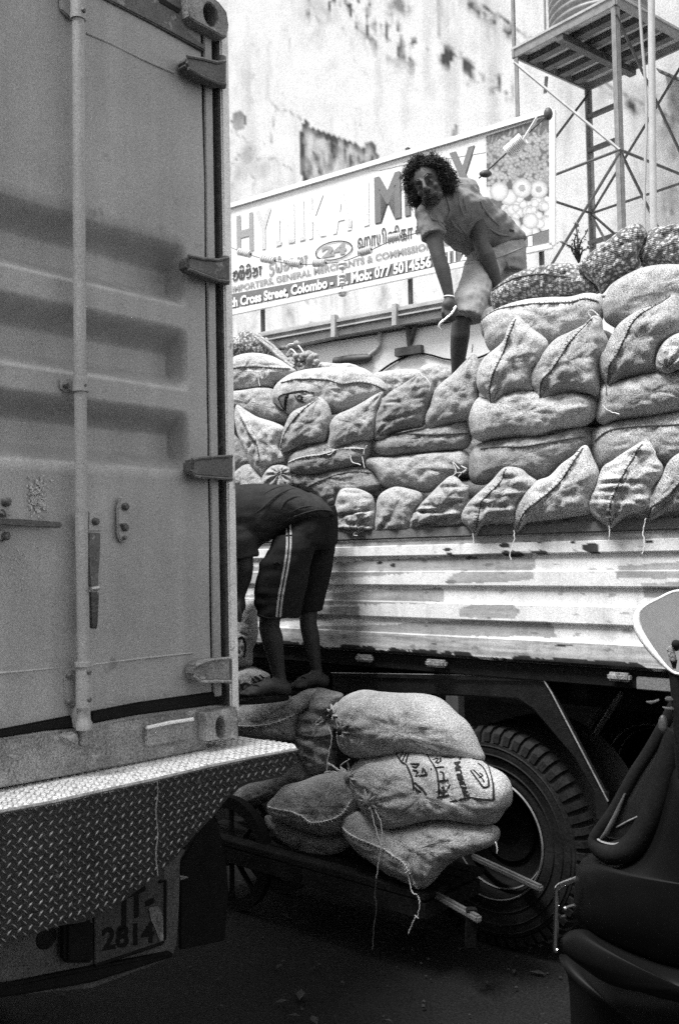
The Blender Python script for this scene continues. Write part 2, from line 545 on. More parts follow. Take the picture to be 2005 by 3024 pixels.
for z in zs_:
    for u in us:
        p = V((2.95, 11.5, 0)) + Wd * u + V((0, 0, z))
        x, y = proj(p)
        s = 0.0
        n1 = fbm((u * 1.1, 3.1, z * .9)); n2 = fbm((u * 6, 0, z * 2.2), 5); n3 = noise.noise(V((u * 17, 5, z * 5)))
        jit = 14 * noise.noise(V((u * 3, 1, z * 3))) + 7 * n3
        if 400 < x < 2300 and -200 < y < 1300:
            if in_poly(x + jit * .6, y + jit * .6, patch):
                d = seg_dist(x, y, patch + patch[:1])
                s = .30 + .55 * max(0, 1 - d / 22) + .75 * max(0, n2 + .12) + .25 * n3
                s = max(.1, min(.9, s))
            ex, ey = (x - zp('W', 90, 0)[0]) / 19, (y - zp('W', 0, 590)[1]) / 28
            r = ex * ex + ey * ey
            if r < 1.2 + .3 * n3: s = max(s, .6 + .3 * n3)
            ex, ey = (x - zp('W', 1145, 0)[0]) / 9, (y - zp('W', 0, 645)[1]) / 19
            if ex * ex + ey * ey < 1: s = max(s, .45 + .4 * n3)
            # mould hanging below the diagonal
            dd = seg_dist(x, y, diag)
            below = 1.0 if dd < 130 else 0
            if below and y > -30:
                k = max(0, 1 - dd / (95 if x < 1250 else 45))
                m_ = max(0, n2 * 1.6 + n3 * .9 - .1 + .2 * k) * k
                s = max(s, min(.85, m_ * 1.5))
            k = max(0, 1 - abs(y - 20) / 45) * max(0, 1 - abs(x - 1180) / 55)
            s = max(s, min(.7, k * max(0, .4 + n2 + n3)))
            k = max(0, 1 - abs(y - 40) / 40) * max(0, 1 - abs(x - 940) / 55)
            s = max(s, min(.7, k * max(0, .3 + n2 + n3)))
            dr = seg_dist(x, y + 3 * n3, roofl)
            if dr < 6: s = max(s, (.62 + .4 * n3) * (1 - dr / 8))
            dr = seg_dist(x, y - 26, roofl)
            if dr < 26: s = max(s, max(0, n2 + .1 + .5 * n3) * (1 - dr / 26))
            if x > 1900 and y > 280:
                s = max(s, .12 + .55 * max(0, n2 + .15 + .4 * n3) * min(1, (x - 1900) / 80))
            for c in cracks:
                dc = seg_dist(x + 2.5 * n3, y + 2.5 * n3, c)
                if dc < 3.4: s = max(s, .38 * (1 - dc / 3.4) + .1)
            if 700 < x < 1300 and y > 850:
                s = max(s, .9 * max(0, n2 - .12) * max(0, 1 - abs(x - 905) / 60) + .35 * max(0, n2 + .05 + .4 * n3 - .1))
        s = min(.92, s + .30 * max(0, fbm((u * 3.2, 8, z * .4), 5) + .05) + .10 * max(0, n1 + .1))
        s = max(s, .55 * max(0, n1 - .32) + .45 * max(0, n2 - .42))
        vs.append(p); cs.append(.46 * (1 - s) * (1 + .05 * n1))
for j in range(len(zs_) - 1):
    for i in range(nu - 1):
        fs.append((j * nu + i, j * nu + i + 1, (j + 1) * nu + i + 1, (j + 1) * nu + i))
o = mesh_obj('wall', vs, fs, MT['wallvc'], wb, smooth=True, col=cs)
wn = WALL.n
MB().box(V((2.95, 11.5, 6.8)) + Wd * 3.75 - wn * .75, Wd * 9.3, wn * .7, V((0, 0, 6.8))).build('wall_core', MT['plaster'], wb)

# ---- low shop under the sign: front wall, flat roof, tin gutter
sh = thing('low_shop', 'low shop building with a tin eave gutter under the signboard', 'building', (0, 8.8, 0))
Sd, Sn = SIGN.d, SIGN.n
def sp(u, z, off=0.0):
    return SIGN.p + Sd * u + Sn * off + V((0, 0, z))
def su(px, py, off=0.0):
    return (SIGN.hit(px, py, off) - SIGN.p - Sn * off).dot(Sd)
u_r, u_l = su(1500, 950) , su(400, 950) + 1.5
zg = SIGN.hit(*zp('S', 600, 995), .06).z
MB().box(sp((u_r + u_l) / 2 - .8, (zg + 1.95) / 2 - .1, -.145), Sd * ((u_l - u_r) / 2 + 1.6), Sn * .10, V((0, 0, (zg - 2.1) / 2))).build('front_wall', MT['white'], sh)
for k in range(5):
    MB().box(sp(u_r - 1.6 + k * 2.4, 1.0, -.50), Sd * .06, Sn * .06, V((0, 0, 1.0))).build('pier', MT['iron_dark'], sh)
MB().box(sp((u_r + u_l) / 2 - .8, 1.0, -3.6), Sd * ((u_l - u_r) / 2 + 1.6), Sn * .05, V((0, 0, 1.0))).build('added_back_wall', MT['wood'], sh)  # dark shop interior added to keep the view under the lorry black
MB().box(sp((u_r + u_l) / 2 - .8, 2.02, -2.0), Sd * ((u_l - u_r) / 2 + 1.6), Sn * 1.46, V((0, 0, .04))).build('added_ceiling_slab', MT['wood'], sh)
MB().box(sp((u_r + u_l) / 2 - .8, zg - .10, -1.9), Sd * ((u_l - u_r) / 2 + 1.6), Sn * 1.85, V((0, 0, .05))).build('roof_slab', MT['plaster'], sh)
g1 = zz('S', [(170, 1070), (1040, 908), (1300, 862), (1300, 948), (1030, 1002), (540, 1088), (285, 1142), (230, 1100)])
MB().prism([SIGN.hit(x, y, .06) for x, y in g1], -Sn * .09).build('gutter', MT['gutter'], sh, bevel=.006)
for a, b_, wd in (((195, 1082), (1300, 875), .035), ((215, 1105), (1300, 905), .018)):
    p, q = SIGN.hit(*zp('S', *a), .075), SIGN.hit(*zp('S', *b_), .075)
    m = MB()
    mid = (p + q) / 2
    m.box(mid, (q - p) / 2, Sn * .022, V((0, 0, wd * .35)))
    m.build('gutter_lip', MT['gutter'], sh)
for x in (530, 812):
    p = SIGN.hit(*zp('S', x, 1000 - (x - 530) * .18 - 10), .09); q = SIGN.hit(*zp('S', x, 1092 - (x - 530) * .19), .09)
    MB().box((p + q) / 2, Sd * .022, Sn * .03, (q - p) / 2).build('gutter_strap', MT['gutter'], sh)
# brackets and pipes under the eave
p = [SIGN.hit(*zp('S', *q), -.02) for q in [(742, 1050), (738, 1130), (722, 1150), (690, 1175), (660, 1190)]]
MB().tube(p, .018).build('drain_pipe', MT['gutter'], sh, smooth=True)
for a, b_ in (((868, 1030), (880, 1170)), ((905, 1030), (880, 1120))):
    MB().tube([SIGN.hit(*zp('S', *a), -.0), SIGN.hit(*zp('S', *b_), -.03)], .022).build('eave_bracket', MT['iron_dark'], sh)
MB().box(SIGN.hit(*zp('S', 875, 1155), -.02), Sd * .13, Sn * .03, V((0, 0, .035))).build('bracket_plate', MT['iron_dark'], sh)
t = MB().tube([SIGN.hit(*zp('S', 530, 1205), -.01), SIGN.hit(*zp('S', 600, 1195), -.01), SIGN.hit(*zp('S', 680, 1188), -.01), SIGN.hit(*zp('S', 700, 1182), -.01)], [.04, .045, .04, .015])
o = t.build('strip_lamp', MT['iron_dark'], None, smooth=True)
tag(o, 'dark tube lamp fixed to the shop wall under the eave', 'lamp')
cab = catmull([SIGN.hit(*zp('S', *q), -.03) for q in [(735, 1254), (790, 1215), (850, 1185), (910, 1165), (980, 1175), (1040, 1192), (1100, 1196), (1180, 1190), (1260, 1160)]], 6)
tag(MB().tube(cab, .009, 6).build('wall_cable', MT['rubber'], None), 'thin black cable drooping along the shop wall behind the sacks', 'cable')

# ================================================================== signboard
sg = thing('signboard', 'long printed shop signboard with vegetable photo standing on posts above the eave', 'sign', SIGN.hit(1150, 860))
TL, TR, BR, BL = [SIGN.hit(*zp('S', *q)) for q in [(-250, 575), (1540, 42), (1540, 668), (-250, 1045)]]
MB().prism([TL, TR, BR, BL], -Sn * .03).build('panel', MT['white'], sg)
for a, b_ in ((TL, TR), (TR, BR), (BL, BR)):
    MB().box((a + b_) / 2 + Sn * .008, (b_ - a) / 2, Sn * .018, (b_ - a).normalized().cross(Sn) * .022).build('frame', MT['white'], sg)
SG = {}
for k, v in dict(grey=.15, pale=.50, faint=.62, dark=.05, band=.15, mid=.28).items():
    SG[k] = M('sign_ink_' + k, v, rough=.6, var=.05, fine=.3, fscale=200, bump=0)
def sprint(poly, mat, off, name='printed_band'):
    vs = [SIGN.hit(x, y, off) for x, y in poly]
    return mesh_obj(name, vs, [tuple(range(len(vs)))], mat, sg)
sprint(zz('S', [(-240, 950), (45, 893), (600, 792), (1000, 707), (1538, 590), (1538, 655), (1000, 770), (600, 850), (45, 960), (-240, 1022)]), SG['band'], .003)

def text_data(s, bold=0.0, spacing=1.0):
    cu = bpy.data.curves.new('lettering', 'FONT')
    cu.body = s; cu.size = 1; cu.offset = bold; cu.resolution_u = 3; cu.space_character = spacing
    o = bpy.data.objects.new('lettering', cu)
    COL.objects.link(o)
    bpy.context.view_layer.update()
    me = bpy.data.meshes.new_from_object(o.evaluated_get(bpy.context.evaluated_depsgraph_get()))
    v = np.array([tuple(q.co)[:2] for q in me.vertices]); f = [tuple(p.vertices) for p in me.polygons]
    bpy.data.objects.remove(o); bpy.data.curves.remove(cu); bpy.data.meshes.remove(me)
    return v, f

def text_on(s, mapf, mat, parent, bold=.0, spacing=1.0, name='lettering', cap=.72):
    """mapf takes (0..1 along the line, height in caps) to a world point"""
    v, f = text_data(s, bold, spacing)
    if len(v) == 0: return None
    x0, x1 = v[:, 0].min(), v[:, 0].max()
    vs = [mapf((a - x0) / (x1 - x0), b / cap) for a, b in v]
    return mesh_obj(name, vs, f, mat, parent)

def sline(p0, p1, hpx, off=.006):
    """text line on the signboard between two photo points, hpx tall"""
    a, b_ = SIGN.hit(*p0, off), SIGN.hit(*p1, off)
    h0 = SIGN.hit(p0[0], p0[1] - hpx, off) - a
    h0 = V((0, 0, h0.z))
    return lambda s, t: a + (b_ - a) * s + h0 * t

def S_text(s, x0, y0, x1, y1, hpx, mat, bold=.0, spacing=1.0, shadow=None, off=.006, outline=None):
    p0, p1 = zp('S', x0, y0), zp('S', x1, y1)
    if outline:
        text_on(s, sline(p0, p1, hpx / 1.568, off - .001), outline, sg, bold + .045, spacing)
    if shadow:
        q0, q1 = zp('S', x0 + 4, y0 + 4), zp('S', x1 + 4, y1 + 4)
        text_on(s, sline(q0, q1, hpx / 1.568, off - .002), shadow, sg, bold, spacing)
    return text_on(s, sline(p0, p1, hpx / 1.568, off), mat, sg, bold, spacing)

# big name: washing-out light put into the left letters' paler ink, grey right
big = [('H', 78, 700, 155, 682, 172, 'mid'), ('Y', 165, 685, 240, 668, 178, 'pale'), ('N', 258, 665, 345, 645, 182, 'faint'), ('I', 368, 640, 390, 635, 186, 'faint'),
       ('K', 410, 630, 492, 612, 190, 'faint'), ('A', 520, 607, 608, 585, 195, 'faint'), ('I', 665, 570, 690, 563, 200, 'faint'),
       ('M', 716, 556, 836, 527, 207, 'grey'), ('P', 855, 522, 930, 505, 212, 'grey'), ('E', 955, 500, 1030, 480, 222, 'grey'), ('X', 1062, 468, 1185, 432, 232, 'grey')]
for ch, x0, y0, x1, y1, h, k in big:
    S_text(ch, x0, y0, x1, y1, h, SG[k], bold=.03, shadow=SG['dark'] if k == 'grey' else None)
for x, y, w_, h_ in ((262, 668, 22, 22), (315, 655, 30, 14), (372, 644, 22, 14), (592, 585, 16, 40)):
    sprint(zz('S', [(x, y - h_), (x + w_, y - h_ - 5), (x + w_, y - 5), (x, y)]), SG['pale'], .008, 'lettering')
# Sinhala line drawn as rounded strokes
GL = [[[(.1, .55), (.3, .7), (.45, .5), (.3, .35), (.12, .45)], [(.45, .5), (.55, .75), (.8, .7), (.9, .35), (.7, .02), (.3, .0), (.12, .2)]],
      [[(.1, .1), (.1, .6), (.3, .75), (.45, .55), (.45, .1), (.3, 0), (.1, .1)], [(.45, .1), (.6, 0), (.85, .1), (.9, .6), (.7, .75), (.6, .5)], [(.15, .95), (.5, 1.15), (.9, .95)]],
      [[(.1, .3), (.25, .7), (.5, .6), (.4, .35), (.2, .4)], [(.5, .6), (.8, .75), (.92, .35), (.7, 0), (.2, .02)], [(.2, .95), (.55, 1.15), (.9, .9)]],
      [[(.12, .7), (.4, .72), (.5, .45), (.3, .3), (.1, .35)], [(.5, .45), (.85, .7), (.9, .2), (.6, 0), (.15, .05)]],
      [[(.3, .7), (.3, 0)], [(.05, .7), (.3, .75), (.6, .7)]],
      [[(.8, .7), (.4, .75), (.15, .5), (.4, .35), (.7, .3), (.75, 0), (.4, -.25), (.1, -.1)]],
      [[(.1, .7), (.1, .1), (.4, 0), (.5, .3), (.5, .0), (.85, .0), (.9, .6), (.7, .75)], [(.4, .9), (.6, 1.2), (.85, .95)]]]
def glyph_line(seq, x0, y0, x1, y1, hpx, mat, wpx=9):
    mp = sline(zp('S', x0, y0), zp('S', x1, y1), hpx / 1.568, .007)
    n = len(seq)
    m = MB()
    for i, gi in enumerate(seq):
        for st in GL[gi]:
            pts = [mp((i + a * .92) / n, b) for a, b in catmull(st, 5)]
            m.ribbon(pts, wpx / 1.568 * .0031, Sn)
    m.build('lettering', mat, sg)
glyph_line([0, 1, 2, 3, 4], 57, 828, 208, 800, 52, SG['dark'])
glyph_line([5, 6, 3, 4, 3, 4], 225, 792, 420, 752, 54, SG['mid'])
# number in its oval
oc = [zp('S', 527 + 84 * math.cos(a) * 1.0, 690 - 14 * math.cos(a) + 42 * math.sin(a)) for a in np.linspace(0, 2 * math.pi, 33)]
MB().ribbon([SIGN.hit(x, y, .007) for x, y in oc], .012, Sn).build('oval_border', SG['dark'], sg)
S_text('24', 470, 722, 585, 700, 46, SG['mid'], bold=.05)
S_text('\u0bb9\u0bbe\u0baf\u0bbf\u0ba9\u0bbf\u0b95\u0bbe', 636, 682, 892, 632, 62, SG['dark'], bold=.012)
S_text('&', 902, 612, 940, 605, 40, SG['dark'], bold=.03)
S_text('IMPORTERS, GENERAL MERCHANTS & COMMISSION AGENTS', 58, 882, 1175, 636, 27, SG['mid'], bold=.028)
S_text('th Cross Street, Colombo - 11. Mob: 077 5014556 / 011 24450', 48, 952, 1250, 706, 42, MT['white'], bold=.045, shadow=SG['dark'], off=.009)
S_text('1', 1425, 668, 1445, 664, 42, MT['white'], bold=.045, off=.009)
# swoosh above the name
sw = zz('S', [(650, 315), (760, 270), (900, 235), (1060, 205), (1228, 160), (1228, 235), (1060, 262), (860, 290), (740, 318)])
sprint(sw, SG['faint'], .0035, 'printed_swoosh')
# the printed photograph of onions and garlic: flat print on the panel
rnd = random.Random(3)
items = [(365, 1440, 76, 1), (492, 1450, 70, 1), (190, 1465, 72, 0), (268, 1510, 62, 0), (110, 1475, 50, 0), (430, 1690, 62, 0), (500, 1712, 38, 0), (565, 1720, 72, 0), (395, 1765, 55, 0), (455, 1785, 48, 0), (300, 1720, 55, 0), (220, 1700, 60, 0), (150, 1650, 50, 0)]
for k in range(60):
    items.append((rnd.uniform(230, 600), rnd.uniform(1510, 1660), rnd.uniform(22, 42), 0))
for k in range(420):
    items.append((rnd.uniform(85, 610), rnd.uniform(1010, 1420), rnd.uniform(13, 22), 2))
nx, ny = 96, 150
vs, cs, fs = [], [], []
for j in range(ny + 1):
    for i in range(nx + 1):
        a, b = i / nx, j / ny
        x = 92 + a * 506
        top = 1040 - a * 160; bot = 1905 - a * 160
        y = top + b * (bot - top)
        val = .10 + .08 * rnd.random()
        edge = 1085 - 90 * a + 25 * math.sin(a * 17)
        if y < edge:
            val = .08 + .5 * max(0, noise.noise(V((x * .06, y * .02 + x * .03, 1)))) + .1 * rnd.random()
        else:
            for cx, cy, r, ty in items:
                dx, dy = x - cx, y - cy
                d = (dx * dx + dy * dy) / (r * r)
                if d < 1:
                    vv = (.78 if ty < 2 else .42) * (1 - .55 * d ** 1.6) + .04 * rnd.random()
                    if ty == 1 and d < .12: vv = .3 + .2 * rnd.random()
                    if ty == 2: vv += .10 * (noise.noise(V((x * .01, y * .01, 3))))
                    val = vv
                    break
        px, py = zp('T', x, y)
        vs.append(SIGN.hit(px, py, .0045)); cs.append(max(.015, val * .78))
for j in range(ny):
    for i in range(nx):
        fs.append((j * (nx + 1) + i, j * (nx + 1) + i + 1, (j + 1) * (nx + 1) + i + 1, (j + 1) * (nx + 1) + i))
mesh_obj('printed_photo', vs, fs, MT['vc'], sg, col=cs)
# posts of the sign
for x, y0, y1 in ((198, 955, 1072), (868, 215, 945), (1470, 60, 900)):
    p, q = SIGN.hit(*zp('S', x, y0), -.05), SIGN.hit(*zp('S', x, y1), -.05)
    q = V((p.x, p.y, zg - .05))
    MB().tube([p, q], .022, 4).build('post', MT['iron_dark'], sg)

# line of ceramic insulators slung in front of the sign, and its stay with a spring
INS = Plane(tuple(SIGN.p + Sn * .45)[:2], (-0.839, .544))
st = thing('insulator_string', 'sagging wire strung with ribbed ceramic insulators in front of the signboard', 'cable', INS.hit(*zp('G', 560, 460)))
wp = catmull([INS.hit(*zp('G', *q)) for q in [(-300, 200), (80, 340), (250, 405), (430, 450), (600, 470), (760, 468), (940, 450), (1100, 392), (1300, 300), (1500, 235), (1700, 190), (1800, 210)]], 6)
MB().tube(wp, .004, 6).build('wire', MT['iron_dark'], st)
for a, b_ in (((150, 375), (240, 395)), ((325, 428), (430, 445)), ((535, 462), (630, 470)), ((725, 465), (820, 460)), ((1085, 385), (1170, 355)), ((1300, 275), (1400, 255))):
    p, q = INS.hit(*zp('G', *a)), INS.hit(*zp('G', *b_))
    pr = []
    L_ = (q - p).length
    for k in range(6):
        h = L_ * k / 6
        pr += [(.012, h), (.034, h + L_ * .02), (.034, h + L_ * .08), (.012, h + L_ * .12)]
    MB().lathe(pr, p, q - p, 12).build('insulator', MT['ceramic'], st, smooth=True)
dp = [INS.hit(*zp('G', *q)) for q in [(942, 450), (945, 520), (948, 600), (942, 660), (942, 715)]]
MB().tube(dp, .005, 6).build('wire', MT['iron_dark'], st)
for y, r in ((470, .042), (498, .038), (560, .036), (590, .03), (620, .03), (690, .045), (706, .035)):
    MB().ball(INS.hit(*zp('G', 944, y)), r, r, r * .55, 10, 6).build('insulator', MT['ceramic'], st, smooth=True)
sy = thing('stay_wire', 'taut stay wire with a coil spring and black clamp over the vegetable photo', 'cable', INS.hit(*zp('T', 300, 1130)))
a, b_ = INS.hit(*zp('T', 35, 1365)), INS.hit(*zp('T', 575, 870))
MB().tube([a, b_], .006, 6).build('wire', MT['iron_dark'], sy)
MB().tube([INS.hit(*zp('T', 370, 1080)), INS.hit(*zp('T', 480, 900))], .012, 6).build('rod', MT['ceramic'], sy)
c1, c2 = INS.hit(*zp('T', 255, 1170)), INS.hit(*zp('T', 375, 1060))
ax = (c2 - c1); e1 = ax.normalized().orthogonal(); e2 = ax.normalized().cross(e1)
MB().tube([c1 + ax * (k / 96) + (e1 * math.cos(k * math.pi / 4) + e2 * math.sin(k * math.pi / 4)) * .05 for k in range(97)], .009, 5).build('spring', MT['ceramic'], sy, smooth=True)
MB().ball(INS.hit(*zp('T', 85, 1330)), .05, .025, .03, 10, 7).build('clamp', MT['iron_dark'], sy, smooth=True)
MB().ball(INS.hit(*zp('T', 565, 872)), .035, .03, .05, 8, 6).build('clamp', MT['iron_dark'], sy, smooth=True)

# ================================================================== water tower on the roof
zr = zg - .05
PA, PB, PC = at(1518, 166, 9.95), at(1816, 12, 9.0), at(1735, 268, 10.7)
zt = (PA.z + PB.z + PC.z) / 3
for q in (PA, PB, PC): q.z = zt
PD = PB + PC - PA
tw = thing('water_tower', 'grey steel angle tower with a flat braced platform for the water tank', 'tower', (PA.x, PA.y, zr))
ex, ey = (PB - PA), (PC - PA)
def post(p, name='post', top=0.0, r=.024):
    m = MB()
    e1, e2 = ex.normalized(), ey.normalized()
    cc = (PA + PD) / 2
    s1 = 1 if (cc - p).dot(e1) > 0 else -1; s2 = 1 if (cc - p).dot(e2) > 0 else -1
    hz = (p.z + top - zr) / 2
    m.box(V((p.x, p.y, zr + hz)) + e1 * s1 * r, e1 * r, e2 * .006, V((0, 0, hz)))
    m.box(V((p.x, p.y, zr + hz)) + e2 * s2 * (r + .008), e1 * .006, e2 * r, V((0, 0, hz)))
    m.build(name, MT['galv'], tw)
for p in (PA, PB, PC, PD): post(p)
MB().tube([PA + V((0, 0, .0)), PA + V((0, 0, 2.6))], .022, 8).build('pipe', MT['galv'], tw, smooth=True)
MB().tube([PA + ex * .33, PA + ex * .33 + V((0, 0, 2.6))], .012, 6).build('pipe', MT['galv'], tw, smooth=True)
deck = M('platform_sheet', .30, rough=.6, var=.25, scale=5, bump=.2, spots=.6, spot_v=.12, spot_scale=5)
MB().box((PA + PD) / 2 + V((0, 0, .085)), ex * .52, ey * .52, V((0, 0, .012))).build('deck', deck, tw)
for a, b_ in ((PA, PB), (PB, PD), (PD, PC), (PC, PA)):
    MB().box((a + b_) / 2 + V((0, 0, .03)), (b_ - a) / 2 * 1.04, (b_ - a).normalized().cross(V((0, 0, 1))) * .012, V((0, 0, .042))).build('deck_edge', MT['galv'], tw)
for k in (.2, .4, .6, .8):
    MB().box(PA + ey * k + ex * .5 + V((0, 0, .035)), ex * .49, ey.normalized() * .045, V((0, 0, .035))).build('joist', MT['iron_dark'], tw)
MB().box(PA + ex * .47 + ey * .5 + V((0, 0, -.04)), ey * .5, ex.normalized() * .04, V((0, 0, .035))).build('joist', MT['iron_dark'], tw)
def brace(a, b_, r=.015, mat='iron_dark'):
    MB().tube([a, b_], r, 5).build('brace', MT[mat], tw)
def lvl(p, dz): return V((p.x, p.y, zt - dz))
brace(lvl(PA, .06), lvl(PB, 1.42), mat='galv')
brace(lvl(PA, 1.42), lvl(PB, 1.42)); brace(lvl(PB, 1.42), lvl(PD, 1.42)); brace(lvl(PA, 1.42), lvl(PC, 1.42)); brace(lvl(PC, 1.42), lvl(PD, 1.42))
brace(lvl(PB, 1.45), lvl(PA, 2.75)); brace(lvl(PC, 1.45), lvl(PB, 2.6)); brace(lvl(PA, 1.40), lvl(PC, .05)); brace(lvl(PB, .1), lvl(PD, 1.42))
brace(lvl(PD, .1), lvl(PC, 1.42)); brace(lvl(PC, 1.42), lvl(PD, 2.75)); brace(lvl(PB, 1.42), lvl(PD, 2.75)); brace(lvl(PA, 2.75), lvl(PC, 2.75)); brace(lvl(PA, 2.75), lvl(PB, 2.75))
for yy in (890, 1150, 1860):
    a = at(*zp('T', 870, yy), 10.65)
    MB().box(a + ey.normalized() * .02 + ex.normalized() * .2, ex.normalized() * .2, ey.normalized() * .03, V((0, 0, .02))).build('rung', MT['iron_dark'], tw)
MB().tube([at(*zp('T', 552, 590), 10), at(*zp('T', 540, 710), 10)], .02, 6).build('pipe', MT['galv'], tw)
# ribbed tank
tc = PA + ex * .5 + ey * .5 + V((0, 0, .10))
tk = thing('water_tank', 'dark ribbed plastic water tank standing on the tower platform', 'tank', tc)
pr = [(.0, 0), (.50, 0)]
for k in range(14):
    h = .02 + k * .085
    pr += [(.50, h), (.52, h + .02), (.52, h + .045), (.50, h + .065)]
pr += [(.45, 1.28), (.2, 1.42), (0, 1.44)]
MB().lathe(pr, tc, V((0, 0, 1)), 40).build('tank_shell', MT['galv'], tk, smooth=True)
MB().lathe([(0, 1.43), (.22, 1.43), (.22, 1.5), (0, 1.52)], tc, V((0, 0, 1)), 24).build('tank_lid', MT['galv'], tk, smooth=True)
# pale standpipe and hose in front of the tower
a = at(1928, 640, 8.2)
pp = MB().tube([V((a.x, a.y, zr - 1.5)), at(1928, 640, 8.2), at(1923, 150, 8.2), at(1920, -250, 8.2)], .030, 10)
tag(pp.build('standpipe', M('pale_pipe', .34, rough=.5, var=.1, bump=.05), None, smooth=True), 'pale grey upright pipe standing right in front of the tower legs', 'pipe')
hs = MB().tube(catmull([V((at(1902, 660, 8.4).x, at(1902, 660, 8.4).y, zr - 1.2)), at(1902, 640, 8.4), at(1908, 320, 8.4), at(1890, 60, 8.4), at(1880, -200, 8.4)], 5), .013, 6)
tag(hs.build('hose', M('pale_hose', .30, rough=.6, var=.1, bump=.05), None, smooth=True), 'thin hanging hose between the tower leg and the pale upright pipe', 'hose')
# roof of the shed at the far right
sr = thing('side_shed', 'shaded lean-to shed with a dark corrugated eave beside the water tower', 'building', at(2000, 900, 10.9))
e0, e1 = at(*zp('T', 1390, 530), 10.6), at(*zp('T', 2100, 830), 9.4)
m = MB(); N_ = 26
vs, fs = [], []
for k in range(N_ + 1):
    q = e0 + (e1 - e0) * (k / N_) + V((0, 0, .018 * math.cos(k * math.pi)))
    bk = V((.545, .84, 0)) * 1.6 + V((0, 0, .5))
    vs += [q, q + bk, q + V((0, 0, -.012)), q + bk + V((0, 0, -.012))]
for k in range(N_):
    i = k * 4
    fs += [(i, i + 4, i + 5, i + 1), (i + 2, i + 3, i + 7, i + 6), (i, i + 2, i + 6, i + 4)]
mesh_obj('shed_roof', vs, fs, MT['iron_dark'], sr)
f0 = e0 + V((.3, .46, 0)); f1 = e1 + V((.3, .46, 0))
MB().prism([V((f0.x, f0.y, zr)), V((f1.x, f1.y, zr)), f1 + V((0, 0, .1)), f0 + V((0, 0, .1))], V((.055, .084, 0))).build('shed_wall', MT['plaster'], sr)

# weeds growing on the roof edge by the tower leg
wd = thing('weed_plant', 'dry scraggly weed growing on the roof by the tower leg', 'plant', at(*zp('T', 800, 2000), 9.3))
rnd = random.Random(11)
root = at(*zp('T', 800, 2010), 9.3)
m = MB(); lf = MB()
for tx, ty in ((770, 1700), (800, 1760), (650, 1850), (860, 1780), (740, 1880), (830, 1850), (910, 1890)):
    tip = at(*zp('T', tx, ty), 9.3 + rnd.uniform(-.15, .15))
    pts = catmull([root, (root + tip) / 2 + V((rnd.uniform(-.05, .05), 0, .04)), tip], 5)
    m.tube(pts, [.012 - .009 * k / (len(pts) - 1) for k in range(len(pts))], 5)
    for q in pts[3:]:
        for r in range(2):
            d = V((rnd.uniform(-1, 1), rnd.uniform(-1, 1), rnd.uniform(-.6, 1))).normalized() * rnd.uniform(.025, .06)
            s = d.orthogonal().normalized() * .014
            q_ = V(q)
            lf.add([q_, q_ + d * .5 + s, q_ + d, q_ + d * .5 - s], [(0, 1, 2, 3)])
m.build('stem', MT['wood'], wd); lf.build('leaves', M('dry_leaf', .09, rough=.8), wd)

# ================================================================== shipping container (rear doors) on a lorry
def ch(px, py, off=0.0):
    return CONT.hit(px, py, off)
Cd, Cn = CONT.d, CONT.n
def cu_(px, py=1500, off=0.0):
    return (CONT.hit(px, py, off) - CONT.p - Cn * off).dot(Cd)
pa, pb = ch(666, 130), ch(695, 1930)
LEAN = ((pa - pb).dot(Cd)) / (pa.z - pb.z)
ZB = ch(690, 2100).z
def cp(u, z, off=0.0):
    return CONT.p + Cd * (u + (z - 1.9) * LEAN) + Cn * off + V((0, 0, z))
def ux(k, x, y):
    p = ch(*zp(k, x, y))
    return (p - CONT.p).dot(Cd) - (p.z - 1.9) * LEAN
def zx(k, x, y):
    return ch(*zp(k, x, y)).z
ct = thing('shipping_container', 'grey steel shipping container seen at its closed rear doors with lock rod and hinges', 'shipping container', cp(-1.2, ZB))
def cpoly(k, pts, off, th, name, mat, bevel=.004, parent=None, **kw):
    m = MB().prism([ch(*zp(k, x, y), off) for x, y in pts], -Cn * th)
    return m.build(name, MT[mat], parent or ct, bevel=bevel, **kw)

UR = ux('D2', 1330, 900)                       # free edge of the door leaf
UG = ux('D2', 1213, 900); UG0 = ux('D2', 1168, 900)
zr_ = lambda y: ch(300, y).z
DEP = .085
prof = [(-260, 0), (250, 0), (652, 0), (730, 1), (795, 1), (849, 0), (918, 0), (993, 1), (1058, 1), (1117, 0), (1182, 0), (1253, 1), (1317, 1), (1379, 0), (1700, 0), (2190, 0)]
rows = []
for (y0, a0), (y1, a1) in zip(prof[:-1], prof[1:]):
    n = 10 if a0 != a1 or y1 - y0 < 120 else 12
    for k in range(n):
        t = k / n
        rows.append((y0 + (y1 - y0) * t, a0 + (a1 - a0) * (t * t * (3 - 2 * t) * .45 + t * .55)))
rows.append(prof[-1])
def door_leaf(u0, u1, g0, g1, cols=60):
    us = np.unique(np.concatenate([np.linspace(u0, u1, cols), [g0, g0 + .006, g1, g1 + .006]]))
    vs, fs = [], []
    for y, a in rows:
        z = zr_(y)
        for u in us:
            f = 1.0
            if u > g0: f = max(0, 1 - (u - g0) / (g1 - g0))
            dn = .006 * noise.noise(V((u * 2.3, z * 2.1, 1))) + .0025 * noise.noise(V((u * 9, z * 8, 4)))
            f2 = max(0, min(1, (u - u0 - .05) / .045))
            vs.append(cp(u, z, -DEP * a * f * f2 + dn))
    n = len(us)
    for j in range(len(rows) - 1):
        for i in range(n - 1):
            fs.append((j * n + i, j * n + i + 1, (j + 1) * n + i + 1, (j + 1) * n + i))
    return vs, fs
for (a, b, g0, g1) in ((-1.16, UR, UG0, UG), (-2.34, -1.18, -1.27, -1.235)):
    vs, fs = door_leaf(a, b, g0, g1)
    d = mesh_obj('door', vs, fs, MT['cont'], ct, smooth=True)
zt_ = zx('D1', 1320, 320) + .0
